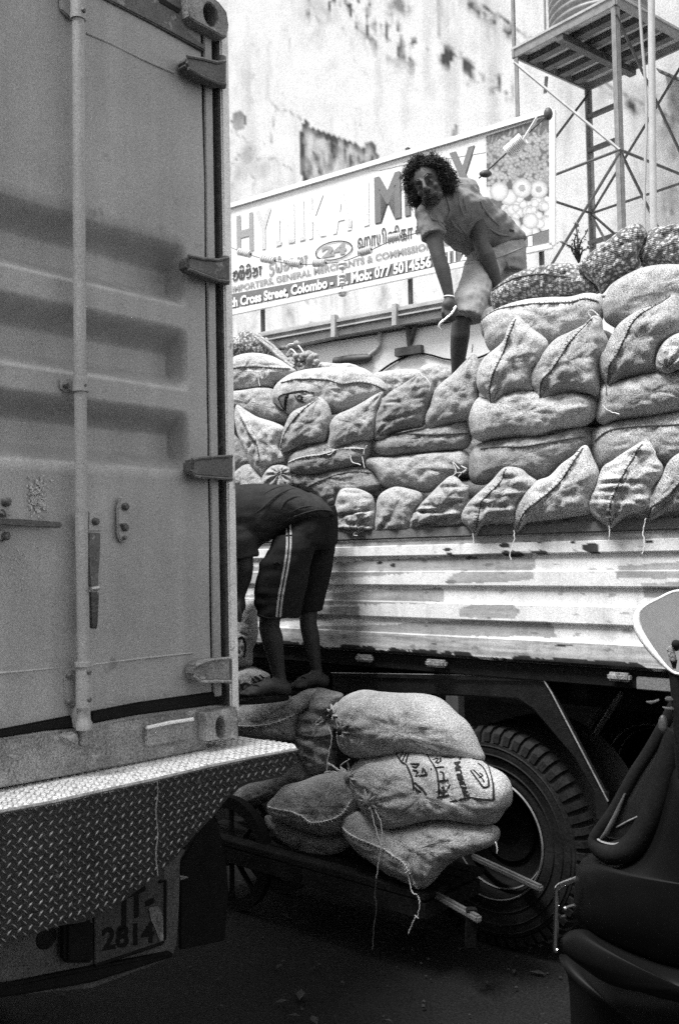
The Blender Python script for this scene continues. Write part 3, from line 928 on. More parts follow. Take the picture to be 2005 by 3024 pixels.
# weld lines across the panel
for k, pts in (('D1', [(560, 213), (700, 275), (900, 375), (1120, 470)]), ('D3', [(590, 1118), (900, 1078), (1240, 1042)]), ('D3', [(0, 1172), (250, 1150), (420, 1132)])):
    MB().tube([ch(*zp(k, x, y), .001) for x, y in pts], .0035, 6).build('weld_line', MT['cont'], ct, smooth=True)
# flaked paint and scuffs on the door
rnd = random.Random(14)
m = MB()
for k in range(230):
    x, y = rnd.gauss(250, 32), rnd.gauss(1560, 55)
    p = ch(*zp('D2', x, y), .0045); r = rnd.uniform(.0015, .006)
    m.add([p + (Cd * math.cos(a) + V((0, 0, 1)) * math.sin(a)) * r * rnd.uniform(.5, 1.3) for a in (0, 1.2, 2.4, 3.7, 5)], [(0, 1, 2, 3, 4)])
for k in range(60):
    x, y = rnd.uniform(10, 170), rnd.uniform(380, 640)
    p = ch(*zp('D3', x, y), .0045); r = rnd.uniform(.001, .003)
    m.add([p + (Cd * math.cos(a) + V((0, 0, 1)) * math.sin(a)) * r for a in (0, 1.2, 2.4, 3.7, 5)], [(0, 1, 2, 3, 4)])
o = m.build('paint_flakes', M('flaked_paint', .42, rough=.7, var=.5, scale=90, bump=0), ct); o['kind'] = 'stuff'
# rubber gaskets, jamb channel, corner post
def vstrip(x0a, x1a, x0b, x1b, ya, yb, off, th, name, mat, k='E', bevel=.003):
    return cpoly(k, [(x0a, ya), (x1a, ya), (x1b, yb), (x0b, yb)], off, th, name, mat, bevel)
def vs_u(u0, u1, za, zb, off, th, name, mat, bevel=.003):
    m = MB().prism([cp(u0, za, off), cp(u1, za, off), cp(u1, zb, off), cp(u0, zb, off)], -Cn * th)
    return m.build(name, MT[mat], ct, bevel=bevel)
ZT = ch(640, 120).z
u608, u637, u652, u673 = UR, ux('D2', 1395, 900), ux('D2', 1428, 900), ux('D2', 1492, 900)
vs_u(u608 + .003, u608 + .009, ZB + .06, ZT, -.004, .03, 'gasket', 'rubber', 0)
vs_u(u608 + .010, u637, ZB + .06, ZT, .004, .03, 'door_edge', 'cont')
vs_u(u637 + .001, u652 - .001, ZB + .02, ZT + .05, -.06, .03, 'jamb_channel', 'black', 0)  # black strip paints in the shade down the recess
vs_u(u652, u652 + .006, ZB, ZT + .05, .012, .10, 'corner_post', 'cont_dark')
vs_u(u652 + .0065, u673, ZB, ZT + .05, .016, .10, 'corner_post', 'lit_paint', .006)  # bright outer strip: light on the post's edge, painted in
# top beam and black sheet painting shade into the slot beside the top hinge
cpoly('D1', [(300, -300), (690, -6), (1010, 160), (1320, 326), (1330, 300), (1200, 190), (1170, 40), (1130, -300)], .014, .08, 'header_beam', 'cont_dark')
cpoly('D1', [(1020, -30), (1165, 60), (1150, 85), (1030, 15)], .0165, .03, 'header_slot', 'black', 0)
cpoly('X', [(190, 310), (330, 250), (640, 430), (620, 740), (530, 740), (440, 560), (350, 440)], -.03, .03, 'jamb_recess', 'black', 0)
# corner castings with oval holes
def ring_plate(k, outer, inner, off, th, name, mat, parent):
    o_ = [np.array(zp(k, *p)) for p in outer]; i_ = [np.array(zp(k, *p)) for p in inner]
    o_ = np.array(o_); i_ = np.array(i_)
    c = i_.mean(0)
    angs = sorted(math.atan2(*(p - c)[::-1]) for p in np.concatenate([o_, i_]))
    def rad(P, a):
        d = np.array([math.cos(a), math.sin(a)]); best = 0
        for q, r in zip(P, np.roll(P, -1, 0)):
            e = r - q; den = d[0] * e[1] - d[1] * e[0]
            if abs(den) < 1e-9: continue
            t = ((q - c)[0] * e[1] - (q - c)[1] * e[0]) / den
            s = ((q - c)[0] * d[1] - (q - c)[1] * d[0]) / den
            if t > 0 and -1e-6 <= s <= 1 + 1e-6: best = max(best, t)
        return c + d * best
    A = [rad(o_, a) for a in angs]; B = [rad(i_, a) for a in angs]
    n = len(angs)
    vs = [CONT.hit(*p, off) for p in A] + [CONT.hit(*p, off) for p in B]
    vs += [v - Cn * th for v in vs[:n]] + [v - Cn * th for v in vs[n:2 * n]]
    fs = []
    for i in range(n):
        j = (i + 1) % n
        fs += [(i, j, n + j, n + i), (i, 2 * n + i, 2 * n + j, j), (n + i, n + j, 3 * n + j, 3 * n + i)]
    m = MB().add(vs, fs)
    ob = m.build(name, MT[mat], parent, bevel=.004)
    m = MB().prism([CONT.hit(*p, off - th * .9) for p in A], -Cn * .02)
    m.build('casting_back', MT['black'], parent)
    return ob
oval = lambda cx, cy, rx, ry, n=20, rot=0: [(cx + rx * math.cos(a) * math.cos(rot) - ry * math.sin(a) * math.sin(rot), cy + rx * math.cos(a) * math.sin(rot) + ry * math.sin(a) * math.cos(rot)) for a in np.linspace(0, 2 * math.pi, n, endpoint=False)]
ring_plate('X', [(215, -120), (480, -60), (600, 30), (690, 150), (712, 300), (700, 450), (630, 430), (480, 340), (320, 255), (245, 200)], oval(500, 175, 78, 150, rot=-.25), .05, .12, 'corner_casting', 'cont_worn', ct)
ring_plate('D3', [(1315, 1430), (1400, 1410), (1525, 1388), (1536, 1580), (1450, 1595), (1325, 1612), (1330, 1500)], oval(1420, 1520, 31, 72), .05, .12, 'corner_casting', 'cont_worn', ct)
# hinges
HK = [('D1', [(1205, 362), (1300, 378), (1390, 402), (1450, 395), (1452, 545), (1395, 530), (1300, 490), (1212, 440), (1195, 400)], 'cont_dark'),
      ('D2', [(1212, 12), (1300, 30), (1400, 40), (1470, 25), (1474, 178), (1400, 168), (1300, 130), (1215, 98), (1205, 60)], 'cont_dark'),
      ('D2', [(1238, 1322), (1300, 1312), (1400, 1305), (1494, 1300), (1494, 1448), (1380, 1440), (1250, 1428), (1236, 1390)], 'cont_dark'),
      ('D3', [(1258, 1125), (1330, 1095), (1400, 1082), (1482, 1075), (1490, 1225), (1400, 1222), (1290, 1226), (1250, 1190)], 'cont_worn')]
for k, pts, mt in HK:
    h = cpoly(k, pts, .062, .055, 'hinge', mt, .008)
    x = max(p[0] for p in pts); ys = [p[1] for p in pts]
    p, q = ch(*zp(k, x - 25, min(ys) + 25), .03), ch(*zp(k, x - 25, max(ys) + 8), .03)
    MB().tube([p + (p - q) * .12, q + (q - p) * .05], .016, 10).build('hinge_pin', MT['cont_dark'], h, smooth=True)
    # rolled lips along the upper and lower edges of the hinge blade
    up = [p_ for p_ in pts[:4]]; lo = [p_ for p_ in pts[4:8]]
    for e in (up, lo):
        MB().tube([ch(*zp(k, *p_), .064) for p_ in e], .006, 6).build('hinge_lip', MT[mt], h, smooth=True)
# lock rod with its brackets
rp = [ch(x, y, .05) for x, y in [(231, -160), (232, 0), (234, 321), (235, 700), (237, 1000), (240, 1300), (242, 1550), (246, 1800), (249, 1990)]]
rod = MB().tube(rp, .019, 16).build('lock_rod', MT['cont'], ct, smooth=True)
def bolt(k, x, y, r=.011, off=.0, mat='cont_dark', parent=None):
    MB().lathe([(0, .010), (r * .6, .010), (r, .004), (r, -.004)], ch(*zp(k, x, y), off), Cn, 10).build('bolt', MT[mat], parent or ct, smooth=True)
b1 = cpoly('D1', [(388, -120), (545, -120), (545, 128), (470, 128), (395, 60)], .012, .012, 'rod_bracket', 'cont')
MB().tube([ch(*zp('D1', 505, -150), .05), ch(*zp('D1', 505, 128), .05)], .0235, 16).build('rod_sleeve', MT['cont'], b1, smooth=True)
bolt('D1', 535, 70, .008, .07, parent=b1)
b2 = cpoly('D2', [(398, 796), (450, 800), (560, 812), (560, 888), (480, 890), (410, 880), (396, 850)], .014, .013, 'rod_bracket', 'cont')
MB().tube([ch(*zp('D2', 522, 800), .05), ch(*zp('D2', 522, 886), .05)], .024, 16).build('rod_sleeve', MT['cont'], b2, smooth=True)
bolt('D2', 425, 845, .010, .016, parent=b2); bolt('D2', 543, 845, .007, .066, parent=b2)
b3 = cpoly('D3', [(432, 1150), (500, 1135), (592, 1122), (592, 1388), (500, 1392), (440, 1388), (424, 1340), (424, 1200)], .014, .013, 'rod_bracket', 'cont')
MB().tube([ch(*zp('D3', 545, 1110), .05), ch(*zp('D3', 545, 1390), .05)], .0255, 16).build('rod_sleeve', MT['cont'], b3, smooth=True)
MB().tube([ch(*zp('D3', 543, 1098), .05), ch(*zp('D3', 543, 1128), .05)], .028, 16).build('rod_collar', MT['cont'], b3, smooth=True)
for x, y in ((448, 1190), (445, 1355)): bolt('D3', x, y, .010, .016, parent=b3)
for x, y in ((572, 1165), (574, 1340)): bolt('D3', x, y, .008, .072, parent=b3)
MB().lathe([(.0, .0), (.024, 0), (.0245, .02), (.019, .03), (.018, .045), (.019, .056), (.023, .066), (.0, .067)], ch(*zp('D3', 544, 1535), .05), V((0, 0, 1)), 14).build('rod_foot', MT['cont'], rod, smooth=True)
cpoly('D3', [(500, 1395), (585, 1385), (582, 1500), (575, 1530), (510, 1535), (500, 1480)], .045, .04, 'rod_cam', 'cont')
kk = cpoly('D3', [(412, 1545), (450, 1560), (500, 1550), (520, 1580), (510, 1650), (480, 1640), (440, 1620), (415, 1600)], .035, .05, 'cam_keeper', 'cont_worn', .008)
cpoly('D3', [(520, 1540), (585, 1530), (585, 1600), (605, 1625), (600, 1640), (525, 1640)], .03, .05, 'cam_keeper', 'cont_worn', .006)
# handle
h0 = cpoly('D3', [(572, 132), (660, 130), (664, 262), (566, 264)], .055, .02, 'handle_hub', 'cont', .004)
bolt('D3', 618, 195, .012, .058, parent=h0)
def strap(k, pts, offs, wds, th, name, mat, parent):
    """a bar of given centre line, offsets and widths (photo px of the view)"""
    fr = []
    lf_, rt_ = [], []
    for (x, y), o_, w_ in zip(pts, offs, wds):
        lf_.append(ch(*zp(k, x - w_ / 2, y), o_)); rt_.append(ch(*zp(k, x + w_ / 2, y), o_))
    vs, fs = [], []
    n = len(pts)
    for l, r in zip(lf_, rt_):
        vs += [l, r, r - Cn * th, l - Cn * th]
    for i in range(n - 1):
        for a, b in ((0, 1), (1, 2), (2, 3), (3, 0)):
            fs.append((4 * i + a, 4 * i + b, 4 * i + 4 + b, 4 * i + 4 + a))
    fs += [(0, 3, 2, 1), (4 * n - 4, 4 * n - 3, 4 * n - 2, 4 * n - 1)]
    return MB().add(vs, fs).build(name, MT[mat], parent, bevel=.003)
MTH = M('worn_handle_steel', .06, rough=.35, metal=.3, var=.5, scale=18, fine=.3, bump=.15, spots=.9, spot_v=.3, spot_scale=26, spot_cut=.62)
MT['handle'] = MTH
strap('D3', [(612, 268), (610, 400), (608, 540), (612, 620), (613, 645)], [.060, .066, .072, .075, .06], [80, 78, 62, 50, 50], .012, 'handle', 'handle', ct)
strap('D3', [(613, 648), (612, 760), (611, 860), (612, 886)], [.056, .058, .058, .056], [60, 52, 44, 36], .016, 'handle_grip', 'handle', ct)
MB().tube([ch(*zp('D3', 588, 632), .08), ch(*zp('D3', 638, 622), .08)], .007, 8).build('handle_ring', MT['steel'], ct, smooth=True)
# catch plates
c1 = cpoly('D3', [(778, 42), (800, 32), (815, 60), (835, 110), (838, 230), (845, 260), (828, 320), (800, 335), (772, 315), (762, 270), (760, 110)], .02, .012, 'catch_plate', 'cont', .004)
for x, y, r in ((810, 100, .012), (808, 235, .012), (805, 300, .007)): bolt('D3', x, y, r, .026, parent=c1)
cpoly('D3', [(788, 208), (824, 206), (826, 222), (790, 224)], .034, .014, 'catch_tongue', 'cont_dark', .002, parent=c1)
c2 = cpoly('D3', [(-60, 40), (30, 40), (70, 80), (95, 165), (40, 165), (20, 130), (-60, 150)], .03, .03, 'catch_plate', 'cont', .006)
bolt('D3', 45, 70, .014, .034, parent=c2)
c3 = cpoly('D3', [(-60, 178), (90, 178), (170, 182), (410, 202), (406, 240), (200, 236), (60, 228), (-60, 215)], .045, .016, 'handle_bar', 'handle', .005)
c4 = cpoly('D3', [(-20, 240), (60, 255), (72, 300), (40, 328), (-20, 325)], .02, .012, 'catch_plate', 'cont', .006)
bolt('D3', 42, 290, .013, .024, parent=c4)
# bottom gasket and sill
cpoly('D3', [(-700, 1655), (0, 1536), (300, 1476), (496, 1438), (496, 1526), (300, 1545), (0, 1592), (-700, 1712)], .016, .02, 'bottom_gasket', 'rubber', .006)
cpoly('D3', [(588, 1420), (900, 1360), (1390, 1290), (1390, 1376), (900, 1440), (588, 1500)], .016, .02, 'bottom_gasket', 'rubber', .006)
cpoly('D3', [(-700, 1716), (0, 1595), (480, 1527), (1390, 1380), (1530, 1392), (1330, 1430), (1330, 1660), (900, 1745), (0, 1910), (-700, 2060)], .004, .08, 'sill', 'cont_worn', .004)
cpoly('D3', [(940, 1525), (1090, 1490), (1245, 1466), (1250, 1590), (1100, 1620), (945, 1650)], .022, .02, 'sill_plate', 'cont_worn', .004)
MB().tube([ch(*zp('D3', 945, 1522), .026), ch(*zp('D3', 1090, 1490), .026), ch(*zp('D3', 1243, 1467), .026)], .006, 8).build('sill_bead', MT['lit_paint'], ct, smooth=True)
# body behind the doors
ZT2 = ch(665, -20).z
m = MB()
w_ = 2.42
for (c, ax_, ay_, az_) in (((-w_ / 2, (ZB + ZT2) / 2, -5.9), w_ / 2, .03, (ZT2 - ZB) / 2),):
    pass
pn = -Cn
def cbox(u0, u1, z0, z1, o0, o1, name, mat):
    vs = [cp(u, z, o) for o in (o0, o1) for z in (z0, z1) for u in (u0, u1)]
    MB().add(vs, [(0, 1, 3, 2), (4, 6, 7, 5), (0, 4, 5, 1), (2, 3, 7, 6), (0, 2, 6, 4), (1, 5, 7, 3)]).build(name, MT[mat], ct)
cbox(-w_, u673 - .03, ZB + .06, ZB + .10, -.12, -6.0, 'floor_panel', 'cont_dark')
cbox(-w_, u673 - .03, ZT2 - .05, ZT2 - .01, -.12, -6.0, 'roof_panel', 'cont')
cbox(u673 - .06, u673 - .03, ZB + .1, ZT2 - .05, -.12, -6.0, 'side_panel', 'cont')
cbox(-w_, -w_ + .03, ZB + .1, ZT2 - .05, -.12, -6.0, 'side_panel', 'cont')
cbox(-w_, u608, ZB + .1, ZT2 - .05, -.09, -.11, 'door_backing', 'black')
vs_u(-2.44, -2.36, ZB, ZT2, .012, .10, 'corner_post', 'cont_dark')

# ================================================================== the lorry under the container
lo = thing('container_lorry', 'lorry tail with a chequer plate bumper deck and number plate under the grey container', 'lorry', cp(-1.2, 0))
ZK = ch(*zp('D3', 1330, 1640)).z - .012
back = zz('K', [(-420, 425), (0, 330), (160, 300), (350, 285), (550, 240), (1000, 165), (1230, 130)])
front = zz('K', [(1515, 172), (1527, 192), (1290, 235), (1060, 283), (800, 345), (500, 410), (280, 460), (0, 512), (-420, 610)])
top = [on_z(x, y, ZK) for x, y in back + front]
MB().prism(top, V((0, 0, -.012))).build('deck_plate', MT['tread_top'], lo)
fe = [on_z(x, y, ZK) for x, y in front[1:]]
low_px = zz('K', [(1530, 250), (1450, 338), (1280, 372), (1200, 412), (1100, 540), (1000, 640), (890, 770), (820, 830), (740, 900), (560, 1032), (430, 1085), (280, 1110), (60, 1192), (0, 1222), (-420, 1390)])
def vplane_hit(a, b, px, py):
    d = (b - a); d.z = 0; n = V((d.y, -d.x, 0)).normalized()
    r = ray(px, py)
    return EYE + r * ((a - EYE).dot(n) / r.dot(n))
segs = list(zip(fe[:-1], fe[1:])); segx = [(front[1:][i][0], front[1:][i + 1][0]) for i in range(len(fe) - 1)]
def on_front(px, py):
    for (a, b), (x0, x1) in zip(segs, segx):
        if min(x0, x1) - .5 <= px <= max(x0, x1) + .5: return vplane_hit(a, b, px, py), (a, b)
    return vplane_hit(*segs[-1], px, py), segs[-1]
def edge_y(pts, x):
    for (x0, y0), (x1, y1) in zip(pts[:-1], pts[1:]):
        if min(x0, x1) <= x <= max(x0, x1):
            return y0 + (y1 - y0) * ((x - x0) / (x1 - x0) if abs(x1 - x0) > 1e-6 else 0)
    return pts[-1][1]
xs = np.linspace(front[1][0] - 1, front[-1][0] + 1, 120)
m = MB(); vs, fs = [], []
for x in xs:
    y0, y1 = edge_y(front[1:], x), edge_y(low_px, x)
    for k in range(9):
        p, s = on_front(x, y0 + (y1 - y0) * k / 8)
        if k == 0: p.z = ZK - .001
        vs.append(p)
for i in range(len(xs) - 1):
    for k in range(8):
        fs.append((i * 9 + k, i * 9 + k + 1, (i + 1) * 9 + k + 1, (i + 1) * 9 + k))
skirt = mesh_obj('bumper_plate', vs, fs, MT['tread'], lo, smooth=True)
# raised bars of the chequer plate, on the face and on the deck
m = MB()
def bar(mb, c, d, up, L_, w_, h_):
    d = d.normalized(); s = up.cross(d).normalized()
    vs = [c + d * L_, c + s * w_, c - d * L_, c - s * w_, c + d * L_ * .55 + up * h_, c + s * w_ * .4 + up * h_, c - d * L_ * .55 + up * h_, c - s * w_ * .4 + up * h_]
    mb.add(vs, [(4, 5, 6, 7), (0, 1, 5, 4), (1, 2, 6, 5), (2, 3, 7, 6), (3, 0, 4, 7)])
PIT = .0205
SEGL = [(b - a).length for a, b in segs]
for ia in range(-70, 190):
    for ib in range(-190, 70):
        t = (ia - ib) * PIT * .7071; dz = (ia + ib) * PIT * .7071
        if t < 0 or t > sum(SEGL) or dz < .010 or dz > .9: continue
        k = 0; tt = t
        while k < len(SEGL) - 1 and tt > SEGL[k]:
            tt -= SEGL[k]; k += 1
        a, b = segs[k]; d = (b - a).normalized()
        n = V((d.y, -d.x, 0)); n = n if n.dot(EYE - a) > 0 else -n
        c = a + d * tt; c = V((c.x, c.y, ZK - dz)) + n * .0005
        px, py = proj(c)
        if px > low_px[0][0] - 5 or py > edge_y(low_px, px) - 3: continue
        if (ia + ib) % 2 == 0: bar(m, c, d + V((0, 0, -1)), n, .0098, .0026, .0034)
        else: bar(m, c, d + V((0, 0, 1)), n, .0118, .0026, .0034)
o = m.build('tread_bars', MT['tread_bar'], lo); o['kind'] = 'stuff'
m = MB()
poly = [(p.x, p.y) for p in top]
x0, x1 = min(p[0] for p in poly), max(p[0] for p in poly); y0, y1 = min(p[1] for p in poly), max(p[1] for p in poly)
i = 0
Cd2 = V((Cd.x, Cd.y, 0))
mid_ = V((np.mean([p[0] for p in poly]), np.mean([p[1] for p in poly]), ZK))
U_, V_ = (Cd2 + Cn).normalized(), (Cd2 - Cn).normalized()
for i in range(-90, 91):
    for j in range(-90, 91):
        c = mid_ + (U_ * i + V_ * j) * PIT
        if in_poly(c.x, c.y, poly):
            bar(m, c + V((0, 0, .0003)), U_ if (i + j) % 2 == 0 else V_, V((0, 0, 1)), .0110, .0026, .0030)
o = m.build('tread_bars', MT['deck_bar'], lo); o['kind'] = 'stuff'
MB().tube([V((p.x, p.y, ZK - .004)) for p in fe], .006, 6).build('deck_edge', MT['tread_bar'], lo, smooth=True)
# welded seam down the face
for x, ya, yb in ((805, 350, 845),):
    pts = [on_front(*zp('K', x + 5 * math.sin(k), ya + (yb - ya) * k / 14))[0] + Cn * .003 for k in range(15)]
    MB().tube(pts, .0024, 5).build('weld_line', MT['tread_bar'], lo, smooth=True)
# tail panel with the number plate
KO = .06
def kpoly(pts, off, th, name, mat, bevel=.004, parent=None, k='K'):
    return MB().prism([ch(*zp(k, x, y), off) for x, y in pts], -Cn * th).build(name, MT[mat], parent or lo, bevel=bevel)
MT['tail'] = M('grey_tail_panel', .075, rough=.7, var=.3, scale=10, fine=.4, bump=.2, spots=.4, spot_v=.05, spot_scale=16)
MT['plate'] = M('dull_number_plate', .045, rough=.6, var=.3, scale=20, fine=.35, bump=.15)
MT['plate_dust'] = M('dust_smear', .14, rough=.9, var=.6, scale=30, fine=.6, bump=.1)
kpoly([(-100, 1000), (930, 640), (930, 780), (925, 1000), (912, 1200), (895, 1250), (850, 1285), (480, 1425), (-100, 1480)], KO - .07, .02, 'tail_panel', 'tail', .003)
pl = kpoly([(490, 900), (850, 780), (852, 1000), (848, 1175), (835, 1195), (490, 1310)], KO - .055, .008, 'number_plate', 'plate', .002)
bt = [(490, 1310), (835, 1195), (850, 1170), (852, 870), (820, 880)]
MB().tube([ch(*zp('K', x, y), KO - .052) for x, y in bt], .005, 6).build('plate_border', MT['rubber'], pl)
kpoly([(340, 1095), (440, 1060), (490, 1080), (490, 1300), (340, 1300)], KO - .02, .04, 'rubber_block', 'rubber', .01)
MB().lathe([(0, .004), (.03, .004), (.034, 0)], ch(*zp('K', 240, 1165), KO - .069), Cn, 20).build('lamp_hole', MT['black'], lo)
kpoly([(-200, 1440), (80, 1400), (480, 1320), (900, 1240), (905, 1265), (480, 1400), (80, 1470), (-200, 1500)], KO - .045, .05, 'tail_step', 'rubber', .008)
def plate_text(s, x0, y0, x1, y1, hpx):
    a, b = ch(*zp('N', x0, y0), KO - .052), ch(*zp('N', x1, y1), KO - .052)
    h = V((0, 0, (ch(*zp('N', x0, y0 - hpx), KO - .052) - a).z))
    text_on(s, lambda u, v: a + (b - a) * u + h * v, MT['rubber'], pl, .03)
plate_text('JT-', 500, 770, 1040, 520, 420)
plate_text('2814', 270, 1140, 1050, 1010, 330)
sm = [(960, 510), (1100, 480), (1180, 640), (1180, 1000), (1130, 1010), (1060, 820), (1000, 700)]
mesh_obj('dust_smear', [ch(*zp('N', x, y), KO - .0505) for x, y in sm], [tuple(range(len(sm)))], MT['plate_dust'], pl)
# mud flaps, axle, tyres, chassis rails
kpoly([(930, 780), (1010, 640), (1100, 540), (1140, 640), (1170, 800), (1180, 940), (1160, 1180), (930, 1230)], -.25, .015, 'mud_flap', 'rubber', .004)
kpoly([(928, 848), (975, 855), (930, 870)], KO - .10, .02, 'lamp_lip', 'steel', 0)
def lorry_wheel(c, axis, R_=.5, w=.26, parent=None, name='wheel'):
    pr = [(0, w * .15), (R_ * .5, w * .15), (R_ * .55, w * .45), (R_ * .60, w * .5), (R_ * .9, w * .5), (R_, w * .36), (R_, -w * .36), (R_ * .9, -w * .5), (R_ * .60, -w * .5), (R_ * .5, -w * .3), (0, -w * .3)]
    return MB().lathe(pr, c, axis, 36).build(name, MT['tyre'], parent, smooth=True)
for u, o_ in ((-.36, -1.3), (-.64, -1.3), (-1.85, -1.3), (-2.1, -1.3)):
    lorry_wheel(CONT.p + Cd * u + Cn * o_ + V((0, 0, .5)), Cd, parent=lo)
MB().box(CONT.p + Cd * -1.2 + Cn * -1.3 + V((0, 0, .5)), Cd * 1.0, Cn * .06, V((0, 0, .06))).build('axle', MT['black'], lo)
for u in (-.8, -1.6):
    MB().box(CONT.p + Cd * u + Cn * -3.0 + V((0, 0, .88)), Cd * .06, Cn * 2.9, V((0, 0, .13))).build('chassis_rail', MT['black'], lo)
for o_ in (-.2, -1.3, -3, -5):
    MB().box(CONT.p + Cd * -1.2 + Cn * o_ + V((0, 0, 1.02)), Cd * 1.15, Cn * .05, V((0, 0, .05))).build('cross_beam', MT['black'], lo)

# ================================================================== flatbed lorry carrying the sacks
Td, Tn = TRUCK.d, TRUCK.n
def tp(u, z, off=0.0):
    return TRUCK.p + Td * u + Tn * off + V((0, 0, z))
def tz(yU, xU=200):
    return TRUCK.hit(*zp('U', xU, yU)).z
def tu(px, py=1800):
    return (TRUCK.hit(px, py) - TRUCK.p).dot(Td)
tr = thing('flatbed_lorry', 'white flatbed lorry with rusty patched drop side loaded with sacks', 'lorry', tp(-.5, 0, -1.1))
UA, UB = -3.6, 2.3
patches = [[(-1500, 300), (-300, 245), (60, 222), (300, 205), (505, 192), (510, 268), (300, 280), (-300, 318), (-1500, 400)],
           [(110, 348), (150, 300), (200, 284), (360, 272), (520, 262), (515, 322), (440, 334), (300, 342)],
           [(888, 262), (1300, 238), (1300, 318), (884, 322)], [(-1500, 420), (-300, 382), (92, 368), (96, 434), (-300, 442), (-1500, 470)],
           [(1000, 345), (1300, 328), (1300, 420), (1010, 412)], [(172, 502), (185, 465), (230, 444), (420, 440), (452, 470), (420, 502), (300, 506)],
           [(-1500, 560), (-300, 540), (100, 516), (578, 513), (590, 560), (606, 590), (-300, 590), (-1500, 590)], [(-1500, 480), (-600, 462), (-285, 448), (-280, 508), (-1500, 530)]]
blobs = [(120, 190, 22, 8), (380, 172, 24, 10), (415, 208, 52, 16), (540, 203, 34, 9), (545, 160, 12, 4), (585, 152, 10, 4), (690, 158, 20, 10), (770, 184, 36, 20), (790, 205, 22, 8), (1040, 156, 14, 5), (215, 228, 26, 8), (130, 212, 16, 6), (640, 628, 36, 4), (60, 622, 12, 4), (-200, 250, 12, 10), (-140, 262, 10, 8)]
prof = [(132, .012), (140, .004), (163, .004), (167, .016), (211, .016), (217, .0), (252, 0), (287, 0), (293, .016), (322, .016), (352, .016), (359, 0), (396, 0), (433, 0), (439, .016), (474, .016), (508, .016), (515, 0), (552, 0), (587, 0), (592, .020), (630, .020), (665, .020), (676, .018), (690, .0)]
dense = []
for (y0, o0), (y1, o1) in zip(prof[:-1], prof[1:]):
    n = max(1, int((y1 - y0) / 5))
    for k in range(n):
        dense.append((y0 + (y1 - y0) * k / n, o0 + (o1 - o0) * k / n))
dense.append(prof[-1])
us = np.linspace(UA, UB, 560)
vs, cs, fs = [], [], []
for y, off in dense:
    z = tz(y)
    for u in us:
        p = tp(u, z, off)
        q = tp(u, z, 0)
        px, py = proj(q)
        X, Y = (px - 1250) * 1.5523, (py - 1500) * 1.5523
        yref = y  # row coordinate at X=200
        n3 = noise.noise(V((u * 30, z * 30, 2))); n2 = fbm((u * 8, z * 8, 7))
        n4 = fbm((u * 3, z * 45, 9))
        val = .74
        jx, jy = X + 16 * n2 + 6 * n3, Y + 6 * n2 + 3 * n3
        for pl_ in patches:
            if in_poly(jx, jy, pl_):
                val = .36 + .10 * n4 + .05 * n3
                break
        if y < 166: val = .34 + .06 * n3 + .25 * max(0, n4)
        if 587 < y < 668: val = .40 + .22 * n4 + .08 * n3
        if y > 515 and X < 600 and y < 590: val -= .12 * max(0, n4 + .2)
        for bx, by, rx, ry in blobs:
            dx, dy = (X - bx) / rx, (Y - by) / ry
            if dx * dx + dy * dy < 1.0 + 1.1 * n2 + .7 * n3: val = .03 + .03 * abs(n3)
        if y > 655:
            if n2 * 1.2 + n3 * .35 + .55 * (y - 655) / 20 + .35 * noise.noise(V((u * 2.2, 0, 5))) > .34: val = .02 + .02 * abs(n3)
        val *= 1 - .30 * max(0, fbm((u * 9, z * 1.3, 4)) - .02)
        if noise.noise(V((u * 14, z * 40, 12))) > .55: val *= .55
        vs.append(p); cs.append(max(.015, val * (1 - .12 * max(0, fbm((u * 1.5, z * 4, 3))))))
n = len(us)
for j in range(len(dense) - 1):
    for i in range(n - 1):
        fs.append((j * n + i, j * n + i + 1, (j + 1) * n + i + 1, (j + 1) * n + i))
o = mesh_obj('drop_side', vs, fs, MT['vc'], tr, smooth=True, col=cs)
o.data.set_sharp_from_angle(angle=math.radians(30))
def tbox(u0, u1, z0, z1, o0, o1, name, mat, bevel=.004):
    vs = [tp(u, z, o_) for o_ in (o0, o1) for z in (z0, z1) for u in (u0, u1)]
    return MB().add(vs, [(0, 1, 3, 2), (4, 6, 7, 5), (0, 4, 5, 1), (2, 3, 7, 6), (0, 2, 6, 4), (1, 5, 7, 3)]).build(name, MT[mat], tr, bevel=bevel)
ZRAIL, ZR0 = tz(84), tz(131)
tbox(UA, UB, ZR0, ZRAIL, -.035, .016, 'top_rail', 'rail_grey', .005)
tbox(UA, UB, tz(690), ZR0 - .004, -.03, -.012, 'side_core', 'rail_grey')
ZF = tz(700)
tbox(UA, UB, tz(768), tz(693), -.10, -.015, 'side_beam', 'black')
tbox(UA, UB, ZF - .06, ZF, -2.2, -.11, 'bed_floor', 'wood')
tbox(UA, UB, ZF, ZR0, -2.25, -2.21, 'far_side', 'rail_grey')
tbox(UA - .05, UA, ZF, ZRAIL + .5, -2.25, 0, 'headboard', 'rail_grey')
tbox(UB, UB + .05, ZF, ZRAIL, -2.25, 0, 'tailboard', 'rail_grey')
MT['hinge_metal'] = M('pale_worn_hinge', .22, rough=.5, var=.5, scale=40, fine=.4, bump=.5, bscale=120, spots=.7, spot_v=.05, spot_scale=50, spot_cut=.58)
for xa, xb in ((18, 112), (845, 950), (-300, -225)):
    u0, u1 = tu(zp('U', xa, 700)[0]), tu(zp('U', xb, 700)[0])
    tbox(u0, u1, tz(738), tz(703), .0, .035, 'side_hinge', 'hinge_metal', .01)
for xa, xb in ((965, 1130),):
    tbox(tu(zp('U', xa, 740)[0]), tu(zp('U', xb, 740)[0]), tz(768), tz(716), -.014, .004, 'beam_plate', 'rail_grey')
